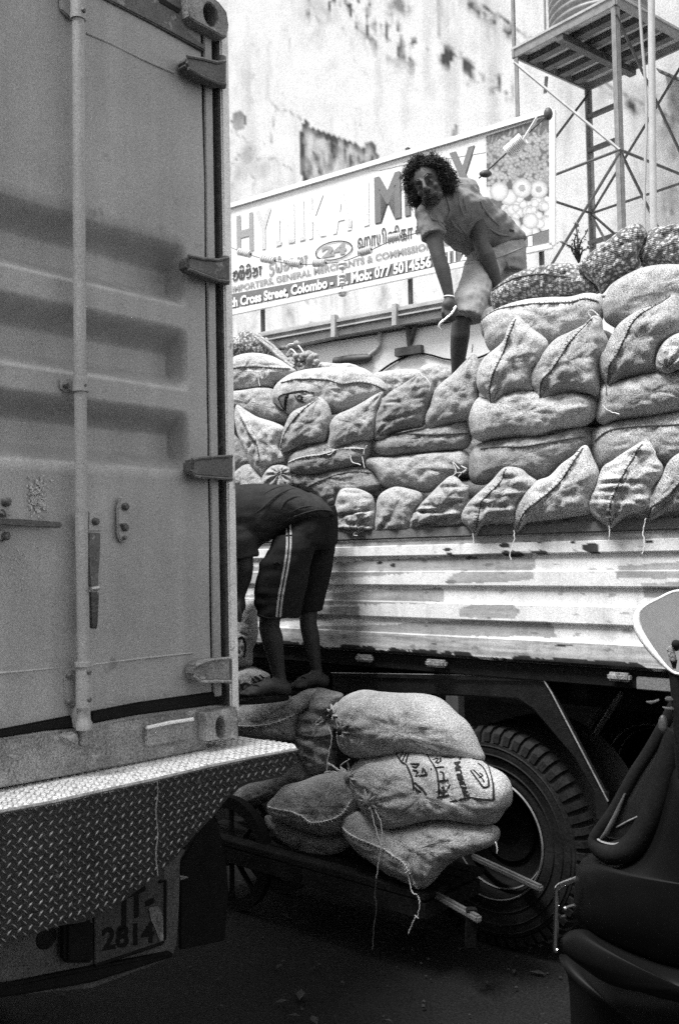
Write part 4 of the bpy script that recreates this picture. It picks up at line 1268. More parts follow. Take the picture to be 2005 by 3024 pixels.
# mudguard over the rear wheels
def tpoly(pts, off, th, name, mat, bevel=.004, k='U'):
    return MB().prism([TRUCK.hit(*zp(k, x, y), off) for x, y in pts], -Tn * th).build(name, MT[mat], tr, bevel=bevel)
MT['guard'] = M('black_mudguard', .008, rough=.45, var=.5, scale=12, fine=.4, bump=.2, spec=.3, spots=.4, spot_v=.06, spot_scale=40, spot_cut=.66)
tpoly([(-420, 752), (540, 772), (585, 845), (845, 1345), (790, 1330), (690, 1150), (500, 925), (430, 878), (150, 862), (-420, 850)], -.03, .035, 'mudguard', 'guard', .008)
tpoly([(-420, 752), (540, 772), (575, 812), (545, 800), (-420, 775)], -.02, .5, 'mudguard_top', 'guard', .004)
MB().tube([TRUCK.hit(*zp('U', x, y), -.022) for x, y in [(540, 772), (585, 845), (845, 1345)]], .0045, 6).build('mudguard_lip', MT['steel'], tr, smooth=True)
MB().tube([TRUCK.hit(*zp('U', x, y), -.022) for x, y in [(-420, 756), (300, 768), (540, 772)]], .003, 6).build('mudguard_lip', MT['steel'], tr, smooth=True)
tpoly([(780, 1310), (845, 1300), (850, 1400), (830, 1440), (790, 1430)], -.02, .02, 'guard_flap', 'rubber', .004)
MB().tube([TRUCK.hit(*zp('U', 905, 850), -.2), TRUCK.hit(*zp('U', 770, 1060), -.45)], .012, 8).build('stay_rod', MT['steel'], tr, smooth=True)
for x in (640, 1075):
    u0 = tu(zp('U', x, 800)[0])
    tbox(u0 - .04, u0 + .04, tz(850), tz(770), -2.0, -.12, 'cross_bearer', 'black')
for o_ in (-.65, -1.55):
    tbox(UA, UB, tz(960), tz(860), o_ - .05, o_ + .05, 'chassis_rail', 'black')
tbox(.75, 2.2, .55, 1.0, -.9, -.25, 'tool_box', 'black', .02)
tbox(-3.5, -1.3, .50, 1.05, -.8, -.3, 'fuel_tank', 'black', .05)
# rear wheels: tyre with shoulder lugs, split rim
wc = TRUCK.hit(*zp('U', 330, 1500), -.10)
R_ = (TRUCK.hit(*zp('U', 330, 1000), -.10) - wc).length
def truck_wheel(c, detail=True):
    pr = [(R_ * .55, .02), (R_ * .56, .045), (R_ * .60, .05), (R_ * .63, .042), (R_ * .70, .055), (R_ * .80, .062), (R_ * .865, .055), (R_ * .872, .048), (R_ * .93, .040), (R_ * .97, .015), (R_ * .985, -.02), (R_ * .985, -.20), (R_ * .93, -.25), (R_ * .6, -.26), (R_ * .55, -.22), (R_ * .55, .02)]
    ty = MB().lathe(pr, c, Tn, 72).build('tyre', MT['tyre'], tr, smooth=True)
    if detail:
        for k in range(56):
            a = 2 * math.pi * k / 56
            e1 = V((0, 0, 1)); e2 = Tn.cross(e1)
            rr = e1 * math.cos(a) + e2 * math.sin(a); tt = e2 * math.cos(a) - e1 * math.sin(a)
            q = c + rr * (R_ * .945) + Tn * .012
            vs = []
            for (r0, h) in ((R_ * .875, .058), (R_ * .955, .050), (R_ * .998, .018), (R_ * 1.0, -.03), (R_ * .96, -.05), (R_ * .87, 0)):
                for s in (-1, 1):
                    vs.append(c + rr * r0 + Tn * h + tt * s * R_ * .030)
            fs = [(2 * i, 2 * i + 1, 2 * i + 3, 2 * i + 2) for i in range(5)] + [tuple(range(0, 12, 2)), tuple(range(11, 0, -2))]
            MB().add(vs, fs).build('lug', MT['tyre'], ty)
        for rr_, hh in ((.66, .056), (.76, .066), (.835, .064)):
            MB().lathe([(R_ * rr_ - .004, hh - .006), (R_ * rr_, hh), (R_ * rr_ + .004, hh - .006)], c, Tn, 72).build('sidewall_rib', MT['tyre'], ty, smooth=True)
    rim = MB().lathe([(R_ * .545, .052), (R_ * .535, .052), (R_ * .52, .02), (R_ * .50, -.02), (R_ * .46, -.03), (R_ * .45, -.10), (R_ * .30, -.12), (R_ * .28, -.10), (.0, -.10)], c, Tn, 48).build('rim', MT['black'], tr, smooth=True)
    for f_, h_ in ((.548, .05), (.49, -.02)):
        MB().lathe([(R_ * f_ - .005, h_), (R_ * f_, h_ + .006), (R_ * f_ + .005, h_)], c, Tn, 64).build('rim_edge', MT['galv'], rim, smooth=True)
truck_wheel(wc)
truck_wheel(wc - Tn * .31, False)
truck_wheel(wc - Tn * 1.7, False)
MB().tube([wc - Tn * .1, wc - Tn * 1.8], .07, 12).build('axle', MT['black'], tr, smooth=True)

# ================================================================== sacks
OUT = {}
def zlift(k, pts):
    return [zp(k, *p) for p in pts]

def sack(k, poly, plane, off, label, group, mat='jute', thick=None, seam=None, lump=1.0, fold=0.0, tips=(), base_off=.0, hide=False, strings=(), name='sack', cen=None, pit=16.0):
    """a filled sack: its outline as seen from the street lies on the plane, and it bulges to both sides of it"""
    out = np.array(catmull(zlift(k, poly), 8, True))
    N_ = 112
    d = np.r_[0, np.cumsum(np.linalg.norm(np.diff(np.vstack([out, out[:1]]), axis=0), axis=1))]
    q = np.linspace(0, d[-1], N_, endpoint=False)
    ox = np.interp(q, d, np.r_[out[:, 0], out[0, 0]]); oy = np.interp(q, d, np.r_[out[:, 1], out[0, 1]])
    bd = np.stack([ox, oy], 1)
    a = np.sum(ox * np.roll(oy, -1) - oy * np.roll(ox, -1)) / 2
    cx = np.sum((ox + np.roll(ox, -1)) * (ox * np.roll(oy, -1) - oy * np.roll(ox, -1))) / (6 * a)
    cy = np.sum((oy + np.roll(oy, -1)) * (ox * np.roll(oy, -1) - oy * np.roll(ox, -1))) / (6 * a)
    c = np.array([cx, cy]) if cen is None else np.array(zp(k, *cen))
    bd = c + (bd - c) * (1 + 1.5 / np.linalg.norm(bd - c, axis=1))[:, None]
    c3 = plane.hit(c[0], c[1], off)
    sc = (c3 - EYE).length / F                       # metres per photo pixel there
    area = abs(a) * sc * sc
    T = thick if thick else max(.07, min(.19, .62 * math.sqrt(area / math.pi)))
    dirn = (EYE - c3); dirn.z *= .3; dirn = (dirn.normalized() * .75 + plane.n * .25).normalized()
    seed = V((sum(map(ord, label)) % 97 * 1.37, len(label) * 2.1, cx * .013))
    rr = random.Random(label)
    ang = np.arctan2(bd[:, 1] - c[1], bd[:, 0] - c[0])
    rad = np.linalg.norm(bd - c, axis=1)
    o_ = np.argsort(ang)
    A2 = np.r_[ang[o_] - 2 * math.pi, ang[o_], ang[o_] + 2 * math.pi]; R2 = np.r_[rad[o_]] * 1.0; R2 = np.r_[R2, R2, R2]
    # height of the filling: a soft membrane over the outline
    G = 72
    lo_, hi_ = bd.min(0) - 2, bd.max(0) + 2
    gx = np.linspace(lo_[0], hi_[0], G); gy = np.linspace(lo_[1], hi_[1], G)
    GX, GY = np.meshgrid(gx, gy)
    msk = np.zeros((G, G), bool)
    for (xi, yi), (xj, yj) in zip(bd, np.roll(bd, -1, 0)):
        if yi == yj: continue
        msk ^= ((yi > GY) != (yj > GY)) & (GX < (xj - xi) * (GY - yi) / (yj - yi) + xi)
    hx2, hy2 = (gx[1] - gx[0]) ** 2, (gy[1] - gy[0]) ** 2
    ph = np.zeros((G, G))
    for _ in range(420):
        q_ = (((ph[1:-1, :-2] + ph[1:-1, 2:]) / hx2 + (ph[:-2, 1:-1] + ph[2:, 1:-1]) / hy2) + 1) / (2 / hx2 + 2 / hy2)
        ph[1:-1, 1:-1] = np.where(msk[1:-1, 1:-1], q_, 0)
    ph /= ph.max()
    def membrane(x, y):
        u = min(max((x - lo_[0]) / (hi_[0] - lo_[0]) * (G - 1), 0), G - 1.001); v = min(max((y - lo_[1]) / (hi_[1] - lo_[1]) * (G - 1), 0), G - 1.001)
        i, j = int(u), int(v); a_, b_ = u - i, v - j
        return (ph[j, i] * (1 - a_) + ph[j, i + 1] * a_) * (1 - b_) + (ph[j + 1, i] * (1 - a_) + ph[j + 1, i + 1] * a_) * b_
    seam_px = None
    if seam is not None:
        seam_px = np.array(catmull(zlift(k, seam), 10))
    tips_px = [np.array(zp(k, *t)) for t in tips]
    def surf(px, py, r=None, side=1):
        if r is None:
            th = math.atan2(py - c[1], px - c[0])
            r = math.hypot(px - c[0], py - c[1]) / max(1e-6, np.interp(th, A2, R2))
        r = min(r, 1.0)
        P = plane.hit(px, py, off)
        w_ = r ** 8
        h = T * ((1 - r ** 2.5) ** .62 * w_ * .8 + (1 - w_) * max(0, membrane(px, py)) ** .46)
        e = 1 - r ** 6
        s = V(P) + seed
        vd = noise.voronoi(s * pit)[0]
        lm = (.42 - vd[0]) * .024 * lump
        lm += .016 * noise.noise(s * 5) + .008 * noise.noise(s * 21) + .005 * noise.noise(s * 46)
        # slack creases across the sacking
        t_ = noise.noise(V((s.x * 9 + s.z * 6, s.y * 9, s.z * 15)))
        lm -= .020 * max(0, .26 - abs(t_)) * (1 + fold)
        t2 = noise.noise(V((s.x * 24 - s.z * 14, s.y * 20, s.z * 30)))
        lm -= .012 * max(0, .22 - abs(t2)) * (.7 + fold)
        if fold:
            lm += .016 * fold * math.sin(noise.noise(V((s.x * 4, s.y * 4, s.z * 22))) * 7 + s.z * 60)
        for t in tips_px:
            dv_ = (math.hypot(px - t[0], py - t[1])) * sc
            if dv_ < .22:
                an = math.atan2(py - t[1], px - t[0])
                lm += .012 * math.sin(an * 11 + seed.x) * (1 - dv_ / .22)
        if seam_px is not None and side > 0:
            ds = np.min(np.hypot(seam_px[:, 0] - px, seam_px[:, 1] - py)) * sc
            if ds < .03: lm += .002 * math.exp(-(ds / .009) ** 2) - .003 * math.exp(-((ds - .016) / .007) ** 2)
        return P + dirn * (side * h + lm * e)
    K = 20
    vs, fs = [], []
    rings = [math.sin((i / K) * math.pi / 2) for i in range(1, K + 1)]
    vs.append(surf(c[0], c[1], 0.0))
    for r in rings:
        rimn = 1 + (.02 * (r ** 4))
        for i in range(N_):
            p = c + (bd[i] - c) * r
            vs.append(surf(p[0], p[1], r))
    back = [math.sin((i / 7) * math.pi / 2) for i in range(6, 0, -1)]
    for r in back:
        for i in range(N_):
            p = c + (bd[i] - c) * r
            vs.append(surf(p[0], p[1], r, -1))
    vs.append(surf(c[0], c[1], 0.0, -1))
    nr = K + len(back)
    for i in range(N_):
        j = (i + 1) % N_
        fs.append((0, 1 + i, 1 + j))
        for rr_ in range(nr - 1):
            fs.append((1 + rr_ * N_ + i, 1 + (rr_ + 1) * N_ + i, 1 + (rr_ + 1) * N_ + j, 1 + rr_ * N_ + j))
        fs.append((1 + (nr - 1) * N_ + i, len(vs) - 1, 1 + (nr - 1) * N_ + j))
    has_parts = seam is not None or strings
    if has_parts:
        root = thing(name, label, 'sack', V((c3.x, c3.y, min(v.z for v in vs))), group)
        ob = mesh_obj('sacking', vs, fs, MT[mat], root, smooth=True)
    else:
        root = ob = mesh_obj(name, vs, fs, MT[mat], None, smooth=True)
        tag(ob, label, 'sack', group)
    bm = bmesh.new(); bm.from_mesh(ob.data); bmesh.ops.recalc_face_normals(bm, faces=bm.faces); bm.to_mesh(ob.data); bm.free()
    if seam_px is not None:
        pts = [surf(p[0], p[1]) + dirn * .002 for p in seam_px]
        m = MB()
        # twisted thread with short stitches across it
        m.tube(pts, [.0030 + .0010 * math.sin(i * 2.2) for i in range(len(pts))], 6)
        for i in range(2, len(pts) - 2, 2):
            t = (pts[i + 1] - pts[i - 1]).normalized(); s = t.cross(dirn).normalized()
            L_ = .011 + .006 * rr.random()
            m.tube([pts[i] - s * L_ * .5, pts[i] + dirn * .003, pts[i] + s * L_ * rr.uniform(.3, .9) + t * .004], .0018, 4)
        m.build('seam', MT['twine' if off > .1 or 'frilled' in label or 'ragged' in label else 'seam'], root, smooth=True)
    for sk, pts, mt_ in strings:
        w3 = []
        for i, p in enumerate(pts):
            x, y = zp(sk, *p)
            w3.append(plane.hit(x, y, off) + dirn * (T * .9))
        w3 = catmull(w3, 6)
        MB().tube([V(q) + V((rr.uniform(-1, 1), 0, rr.uniform(-1, 1))) * .002 for q in w3], .0023, 5).build('string', MT[mt_], root, smooth=True)
    OUT[label] = (surf, dirn, root)
    return surf, dirn, root

GT = 'jute sacks stacked on the flatbed lorry'
GN = 'net sacks on top of the load'
GC = 'jute sacks on the handcart'
O_ = -.16
T_ = TRUCK
# --- second layer behind, so the load is solid (seen through the gaps)
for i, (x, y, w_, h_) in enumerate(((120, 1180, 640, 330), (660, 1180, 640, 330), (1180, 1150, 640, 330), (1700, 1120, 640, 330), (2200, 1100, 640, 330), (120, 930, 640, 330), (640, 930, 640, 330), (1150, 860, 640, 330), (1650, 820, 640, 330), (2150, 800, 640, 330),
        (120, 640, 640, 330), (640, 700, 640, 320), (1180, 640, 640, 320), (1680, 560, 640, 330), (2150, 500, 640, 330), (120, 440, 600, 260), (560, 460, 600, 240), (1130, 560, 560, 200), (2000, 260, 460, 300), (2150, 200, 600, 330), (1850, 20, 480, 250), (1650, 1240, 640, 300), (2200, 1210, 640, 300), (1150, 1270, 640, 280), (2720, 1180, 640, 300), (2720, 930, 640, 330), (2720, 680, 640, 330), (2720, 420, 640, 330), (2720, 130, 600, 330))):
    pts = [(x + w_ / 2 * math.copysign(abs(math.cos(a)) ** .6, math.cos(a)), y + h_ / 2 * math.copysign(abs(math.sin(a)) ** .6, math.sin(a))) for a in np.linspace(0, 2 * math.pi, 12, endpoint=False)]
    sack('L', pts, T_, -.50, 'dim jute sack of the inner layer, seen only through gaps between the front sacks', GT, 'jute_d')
# --- front tier, from the container edge to the right
sack('L', [(-60, 240), (60, 228), (120, 208), (200, 195), (290, 205), (360, 232), (430, 276), (470, 310), (400, 350), (335, 380), (325, 405), (270, 410), (180, 420), (75, 438), (-60, 440)], T_, -.30,
     'pale seamed sack beside the container edge with frayed threads hanging', GT, 'jute_c', seam=[(-40, 320), (75, 306), (200, 292), (280, 294), (370, 300), (440, 296)], strings=[('L', [(262, 305), (255, 350), (265, 410)], 'twine'), ('L', [(285, 300), (270, 330), (280, 365), (290, 320)], 'twine')])
sack('L', [(-60, 440), (60, 432), (160, 422), (240, 410), (325, 418), (345, 460), (360, 500), (400, 545), (440, 590), (420, 620), (300, 612), (200, 580), (100, 552), (-60, 540)], T_, -.26,
     'smooth jute sack wedged below the frayed pale sack near the container', GT, 'jute')
S3 = sack('L', [(322, 470), (338, 405), (380, 360), (450, 318), (550, 294), (700, 284), (850, 282), (905, 300), (965, 340), (1025, 388), (1035, 440), (1000, 470), (950, 500), (830, 540), (720, 570), (640, 570), (560, 560), (450, 575), (395, 545), (345, 505)], T_, -.20,
     'big sack lying over two bulging ones with a dark printed panel on its underside', GT, 'jute_c', seam=[(400, 390), (520, 372), (680, 378), (780, 405), (860, 392), (960, 402), (1025, 430)])
sack('L', [(105, 515), (150, 540), (230, 590), (330, 622), (395, 655), (388, 700), (372, 780), (402, 830), (392, 862), (312, 902), (272, 965), (250, 945), (190, 885), (158, 800), (128, 740), (103, 660), (92, 580)], T_, -.13,
     'lumpy pale sack standing on end beside the container edge with a small hole', GT, 'jute_c', seam=[(140, 590), (175, 650), (205, 710), (245, 770), (262, 850)], lump=1.5, tips=[(105, 520)])
sack('L', [(615, 468), (660, 505), (683, 560), (688, 620), (668, 680), (640, 742), (560, 752), (480, 772), (402, 802), (372, 782), (388, 690), (408, 630), (448, 560), (528, 520), (580, 490)], T_, -.10,
     'tight dark sack end under the printed sack, its seam running up to a knotted ear', GT, 'jute', seam=[(612, 478), (520, 560), (430, 660), (378, 778)], lump=.9, tips=[(618, 470)])
sack('L', [(1005, 435), (988, 500), (974, 580), (962, 680), (930, 725), (830, 745), (720, 785), (668, 805), (662, 760), (678, 690), (676, 640), (718, 580), (802, 542), (882, 498), (950, 455)], T_, -.10,
     'wedge shaped sack end pointing up beside the dark seamed one below the printed sack', GT, 'jute', lump=.9, tips=[(1000, 440)])
sack('L', [(1240, 318), (1302, 358), (1314, 430), (1294, 520), (1272, 580), (1250, 645), (1160, 665), (1060, 695), (1000, 735), (948, 712), (956, 640), (960, 590), (980, 540), (1036, 450), (1130, 388), (1200, 340)], T_, -.10,
     'creased sack end leaning below the standing man, tied off above the flat seamed sack', GT, 'jute_b', lump=.8, fold=.35, tips=[(960, 710), (1240, 320)], strings=[('L', [(1240, 330), (1290, 370), (1310, 400), (1305, 440)], 'twine')])
sack('L', [(1566, 198), (1602, 268), (1614, 340), (1594, 450), (1584, 540), (1562, 592), (1460, 625), (1380, 645), (1290, 665), (1262, 602), (1296, 520), (1326, 430), (1368, 380), (1430, 330), (1500, 258)], T_, -.10,
     'smooth pointed sack end right below the bare shin of the standing man', GT, 'jute', lump=.7, tips=[(1566, 205)], strings=[('R', [(220, 890), (225, 860), (228, 835)], 'seam')])
sack('L', [(935, 775), (955, 740), (1000, 716), (1060, 698), (1160, 678), (1280, 656), (1440, 622), (1525, 606), (1550, 640), (1556, 700), (1534, 765), (1480, 795), (1350, 805), (1200, 820), (1060, 835), (978, 815)], T_, -.13,
     'flat sack with a straight top seam lying below the two pointed sack ends', GT, 'jute_b', seam=[(1040, 722), (1150, 700), (1300, 706), (1430, 702), (1545, 690)], lump=.6, strings=[('L', [(925, 770), (910, 800), (905, 825)], 'twine')])
sack('L', [(422, 862), (436, 820), (500, 788), (600, 752), (652, 738), (760, 760), (900, 715), (945, 740), (934, 800), (894, 865), (800, 895), (700, 915), (600, 944), (500, 945), (426, 925)], T_, -.13,
     'flattened sack with a ragged double seam and loose strings at its tied end', GT, 'jute_b', seam=[(430, 872), (540, 842), (650, 826), (760, 792), (900, 790)], lump=.5,
     strings=[('L', [(660, 770), (655, 810), (690, 830), (720, 800)], 'twine'), ('L', [(820, 830), (830, 870), (880, 890)], 'twine'), ('L', [(890, 840), (900, 880), (905, 910)], 'twine')])
sack('L', [(895, 850), (960, 838), (1060, 832), (1150, 822), (1280, 810), (1420, 800), (1505, 796), (1536, 830), (1542, 890), (1526, 935), (1450, 955), (1380, 1005), (1280, 1055), (1180, 1030), (1090, 1030), (1006, 1015), (955, 935), (905, 895)], T_, -.13,
     'plump sack tied tight at its end with radiating pleats, third row up', GT, 'jute', lump=.8, tips=[(1535, 915)], strings=[('L', [(1480, 965), (1510, 935), (1530, 915), (1500, 900)], 'twine'), ('L', [(1530, 925), (1500, 940), (1460, 935)], 'twine')])
sack('L', [(380, 950), (450, 955), (500, 938), (600, 942), (700, 916), (800, 892), (900, 896), (955, 930), (986, 980), (1006, 1010), (965, 1052), (880, 1064), (800, 1062), (745, 1070), (705, 1140), (650, 1140), (600, 1080), (540, 1040), (460, 1020), (380, 1010)], T_, -.15,
     'slack sack draped like an arch behind the stooping man', GT, 'jute_b', seam=[(540, 1030), (640, 985), (740, 948), (840, 930), (940, 938)], lump=.6, fold=.2)
sack('L', [(745, 1040), (830, 1030), (905, 1055), (944, 1090), (958, 1180), (952, 1290), (900, 1305), (850, 1325), (780, 1315), (720, 1312), (700, 1220), (712, 1130)], T_, -.02,
     'crumpled sack end on the rail right behind the stooping man', GT, 'jute', lump=.5, fold=.9, tips=[(845, 1305)], strings=[('L', [(845, 1300), (838, 1318), (860, 1320)], 'twine')])
sack('L', [(1000, 1058), (1080, 1022), (1170, 1036), (1234, 1058), (1244, 1100), (1204, 1180), (1170, 1285), (1080, 1300), (1000, 1305), (950, 1335), (945, 1270), (965, 1180), (970, 1110)], T_, -.02,
     'plain rounded sack end on the rail, second from the stooping man', GT, 'jute', lump=.8, tips=[(952, 1325)])
sack('L', [(1420, 955), (1462, 966), (1502, 1006), (1534, 1020), (1526, 1100), (1506, 1180), (1494, 1255), (1400, 1266), (1300, 1276), (1205, 1306), (1170, 1294), (1160, 1240), (1186, 1180), (1236, 1130), (1306, 1058), (1368, 996)], T_, -.02,
     'heavily wrinkled sack end on the rail, third from the stooping man', GT, 'jute', lump=1.0, fold=1.0, tips=[(1180, 1290)])
sack('L', [(40, 690), (70, 690), (110, 722), (165, 820), (190, 872), (140, 895), (80, 950), (20, 940)], T_, -.22, 'narrow sack squeezed against the container edge below the lumpy pale one', GT, 'jute_b')
sack('L', [(20, 980), (85, 938), (140, 892), (192, 885), (242, 940), (275, 978), (270, 1040), (80, 1060), (20, 1060)], T_, -.14, 'sack just above the bent back, nearest the container edge', GT, 'jute')
sack('L', [(262, 970), (308, 902), (370, 886), (424, 905), (436, 950), (446, 1000), (400, 1040), (270, 1040)], T_, -.10, 'small knotted sack end just above the bent back of the stooping man', GT, 'jute', tips=[(380, 940)], strings=[('L', [(385, 910), (390, 940), (370, 975), (350, 985)], 'twine')])
# --- sacks lying further back, their overlighting put into pale jute
sack('L', [(940, 330), (1080, 300), (1200, 296), (1264, 330), (1210, 420), (1050, 450), (980, 420)], T_, -.62, 'bright pale sack lying flat behind the creased end, far side of the load', GT, 'jute_c')
sack('L', [(1236, 290), (1330, 262), (1444, 296), (1500, 350), (1400, 440), (1320, 450), (1262, 390)], T_, -.62, 'bright pale sack under the feet of the standing man', GT, 'jute_c')
sack('L', [(440, 272), (490, 238), (552, 258), (604, 292), (480, 340)], T_, -.50, 'rounded sack end peeping out behind the printed sack beside the rope coil', GT, 'jute_c')
sack('L', [(556, 290), (620, 254), (720, 262), (804, 260), (860, 292), (700, 330)], T_, -.50, 'sack end peeping out behind the middle of the printed sack', GT, 'jute_c')
# --- right half of the load
sack('R', [(332, 480), (380, 428), (450, 378), (560, 328), (700, 298), (800, 288), (900, 298), (962, 348), (1044, 428), (1056, 472), (1000, 486), (900, 496), (800, 506), (700, 522), (560, 538), (430, 558), (366, 592), (340, 562)], T_, -.32,
     'net sack of onions lying flat next to the hand of the standing man', GN, 'net', seam=[(345, 470), (450, 425), (560, 395), (700, 385), (850, 400)], lump=.9, pit=22)
sack('R', [(902, 310), (960, 238), (1100, 138), (1200, 58), (1300, 22), (1344, 70), (1354, 110), (1306, 230), (1314, 300), (1250, 336), (1190, 366), (1110, 426), (1058, 486), (1026, 430), (956, 372)], T_, -.26,
     'net sack of onions propped up diagonally on top of the load', GN, 'net', lump=1.0, pit=22)
sack('R', [(1296, 230), (1345, 110), (1400, 56), (1568, 26), (1720, 15), (1780, 150), (1720, 290), (1568, 306), (1450, 296), (1335, 310)], T_, -.30,
     'net sack of onions at the top of the load cut by the picture edge', GN, 'net', lump=1.0, pit=22)
sack('R', [(270, 660), (328, 606), (440, 556), (560, 526), (700, 511), (860, 506), (960, 481), (1045, 496), (1072, 560), (1066, 640), (1020, 720), (900, 790), (800, 830), (700, 850), (560, 840), (430, 840), (340, 866), (294, 796), (290, 730)], T_, -.22,
     'long sack with a stitched top seam lying under the flat net sack', GT, 'jute_c', seam=[(275, 662), (400, 605), (600, 580), (760, 575), (880, 568), (960, 543), (1045, 552)], lump=.7)
sack('R', [(1064, 560), (1086, 498), (1126, 428), (1216, 366), (1330, 316), (1450, 296), (1568, 296), (1760, 316), (1780, 600), (1568, 690), (1400, 720), (1300, 720), (1210, 722), (1166, 716), (1084, 664), (1068, 600)], T_, -.20,
     'fat smooth sack lying under the diagonal net sack', GT, 'jute', lump=.5)
sack('R', [(505, 632), (555, 676), (604, 716), (696, 788), (698, 850), (656, 955), (614, 984), (600, 1084), (604, 1114), (520, 1126), (450, 1146), (384, 1196), (340, 1222), (316, 1180), (254, 1120), (238, 1040), (258, 960), (296, 900), (386, 828), (426, 778), (446, 706)], T_, -.06,
     'diamond shaped lumpy sack end with a bold straight seam beside the smooth pointed one', GT, 'jute_c', seam=[(502, 660), (470, 760), (440, 850), (390, 980), (342, 1100), (336, 1205)], lump=1.3, tips=[(340, 1210)], strings=[('R', [(336, 1210), (345, 1240), (325, 1290)], 'twine')])
sack('R', [(1000, 632), (1054, 646), (1066, 720), (1096, 790), (1086, 870), (1046, 960), (1044, 1064), (1034, 1154), (960, 1136), (860, 1136), (760, 1156), (700, 1196), (652, 1206), (634, 1140), (598, 1090), (588, 1040), (604, 980), (644, 926), (674, 876), (754, 786), (854, 736), (946, 686)], T_, -.06,
     'diamond shaped sack end with a loop of twine at its upper ear', GT, 'jute', seam=[(1015, 645), (920, 752), (850, 842), (790, 950), (680, 1082), (658, 1195)], lump=1.2, tips=[(655, 1200), (1010, 640)], strings=[('R', [(1000, 660), (985, 630), (1010, 618), (1035, 640), (1055, 655)], 'twine')])
sack('R', [(1530, 492), (1574, 556), (1606, 640), (1574, 726), (1506, 786), (1436, 856), (1420, 966), (1404, 996), (1300, 1016), (1190, 1046), (1140, 1076), (1103, 1086), (1064, 1044), (1034, 984), (1028, 910), (1074, 856), (1114, 776), (1164, 696), (1234, 636), (1328, 584), (1440, 554)], T_, -.06,
     'tall diamond sack end under the fat smooth sack, with a curved seam', GT, 'jute', seam=[(1512, 508), (1400, 588), (1290, 678), (1230, 790), (1180, 890), (1122, 990), (1105, 1078)], lump=1.2, tips=[(1103, 1080)], strings=[('R', [(1104, 1080), (1110, 1130), (1112, 1170)], 'seam')])
sack('R', [(1416, 960), (1424, 880), (1474, 796), (1568, 744), (1690, 734), (1770, 850), (1720, 1000), (1568, 980), (1500, 1010), (1436, 984)], T_, -.02, 'sack end tied with a small knot at the picture edge, above the long smooth sacks', GT, 'jute_c', lump=.7, tips=[(1485, 990)])
sack('R', [(174, 1300), (196, 1218), (258, 1160), (320, 1176), (400, 1146), (520, 1116), (610, 1116), (700, 1141), (860, 1126), (962, 1141), (1026, 1178), (1036, 1230), (1014, 1294), (960, 1346), (880, 1366), (760, 1386), (640, 1426), (500, 1426), (380, 1436), (280, 1456), (214, 1424), (190, 1370)], T_, -.10,
     'long smooth sack lying under the two diamond sack ends', GT, 'jute_c', lump=.8, tips=[(1030, 1225)])
sack('R', [(1028, 1140), (1056, 1076), (1110, 1070), (1200, 1046), (1350, 1006), (1500, 990), (1650, 975), (1770, 1000), (1780, 1240), (1568, 1256), (1400, 1286), (1250, 1302), (1150, 1318), (1080, 1346), (1028, 1314), (1022, 1250), (1040, 1190)], T_, -.10,
     'long smooth sack lying under the tall diamond end, reaching the picture edge', GT, 'jute', lump=.5, strings=[('R', [(1085, 1230), (1120, 1265), (1195, 1290)], 'twine')])
sack('R', [(184, 1620), (194, 1538), (246, 1476), (330, 1446), (480, 1426), (640, 1416), (780, 1396), (850, 1366), (944, 1360), (996, 1420), (1001, 1472), (964, 1516), (884, 1566), (784, 1606), (700, 1690), (640, 1720), (560, 1700), (450, 1690), (400, 1690), (330, 1720), (280, 1740), (216, 1728), (186, 1676)], T_, -.13,
     'long sack with a stitched front seam lying on the row of sack ends', GT, 'jute_b', seam=[(280, 1510), (400, 1500), (560, 1500), (700, 1477), (800, 1457), (960, 1432)], lump=.7, strings=[('R', [(150, 1640), (110, 1600), (130, 1660), (105, 1690)], 'twine')])
sack('R', [(988, 1480), (984, 1410), (1046, 1355), (1150, 1315), (1300, 1295), (1450, 1266), (1568, 1246), (1770, 1246), (1780, 1540), (1568, 1600), (1450, 1620), (1330, 1600), (1250, 1620), (1150, 1640), (1056, 1660), (1000, 1560)], T_, -.15,
     'long sack with a sagging dark seam at the picture edge, over the crumpled end', GT, 'jute', seam=[(1030, 1460), (1120, 1402), (1240, 1377), (1400, 1366), (1568, 1360), (1740, 1345)], lump=.5)
sack('R', [(440, 1622), (524, 1634), (576, 1676), (638, 1722), (618, 1764), (568, 1814), (538, 1864), (508, 1924), (498, 1986), (400, 1992), (300, 1998), (254, 2036), (234, 2078), (186, 2020), (148, 1986), (142, 1930), (184, 1858), (256, 1788), (336, 1716), (396, 1646)], T_, .015,
     'wrinkled seamed sack end on the rail, fourth from the stooping man', GT, 'jute', lump=1.0, fold=.6, tips=[(230, 2060)], seam=[(440, 1640), (400, 1740), (290, 1850), (260, 1960), (235, 2040)], strings=[('R', [(232, 2060), (235, 2110), (240, 2150)], 'twine')])
sack('R', [(920, 1494), (962, 1484), (996, 1556), (1036, 1650), (1028, 1740), (988, 1854), (980, 1926), (880, 1946), (760, 1966), (640, 1976), (560, 1996), (524, 2036), (500, 2050), (478, 1990), (482, 1906), (512, 1844), (552, 1796), (636, 1714), (716, 1684), (794, 1604), (876, 1544)], T_, .015,
     'smooth diamond sack end on the rail with thick dark seam and dangling thread', GT, 'jute_c', seam=[(940, 1500), (860, 1640), (780, 1750), (660, 1850), (560, 1932), (507, 2035)], lump=1.0, tips=[(503, 2040)], strings=[('R', [(503, 2040), (508, 2100), (480, 2180), (485, 2230)], 'twine')])
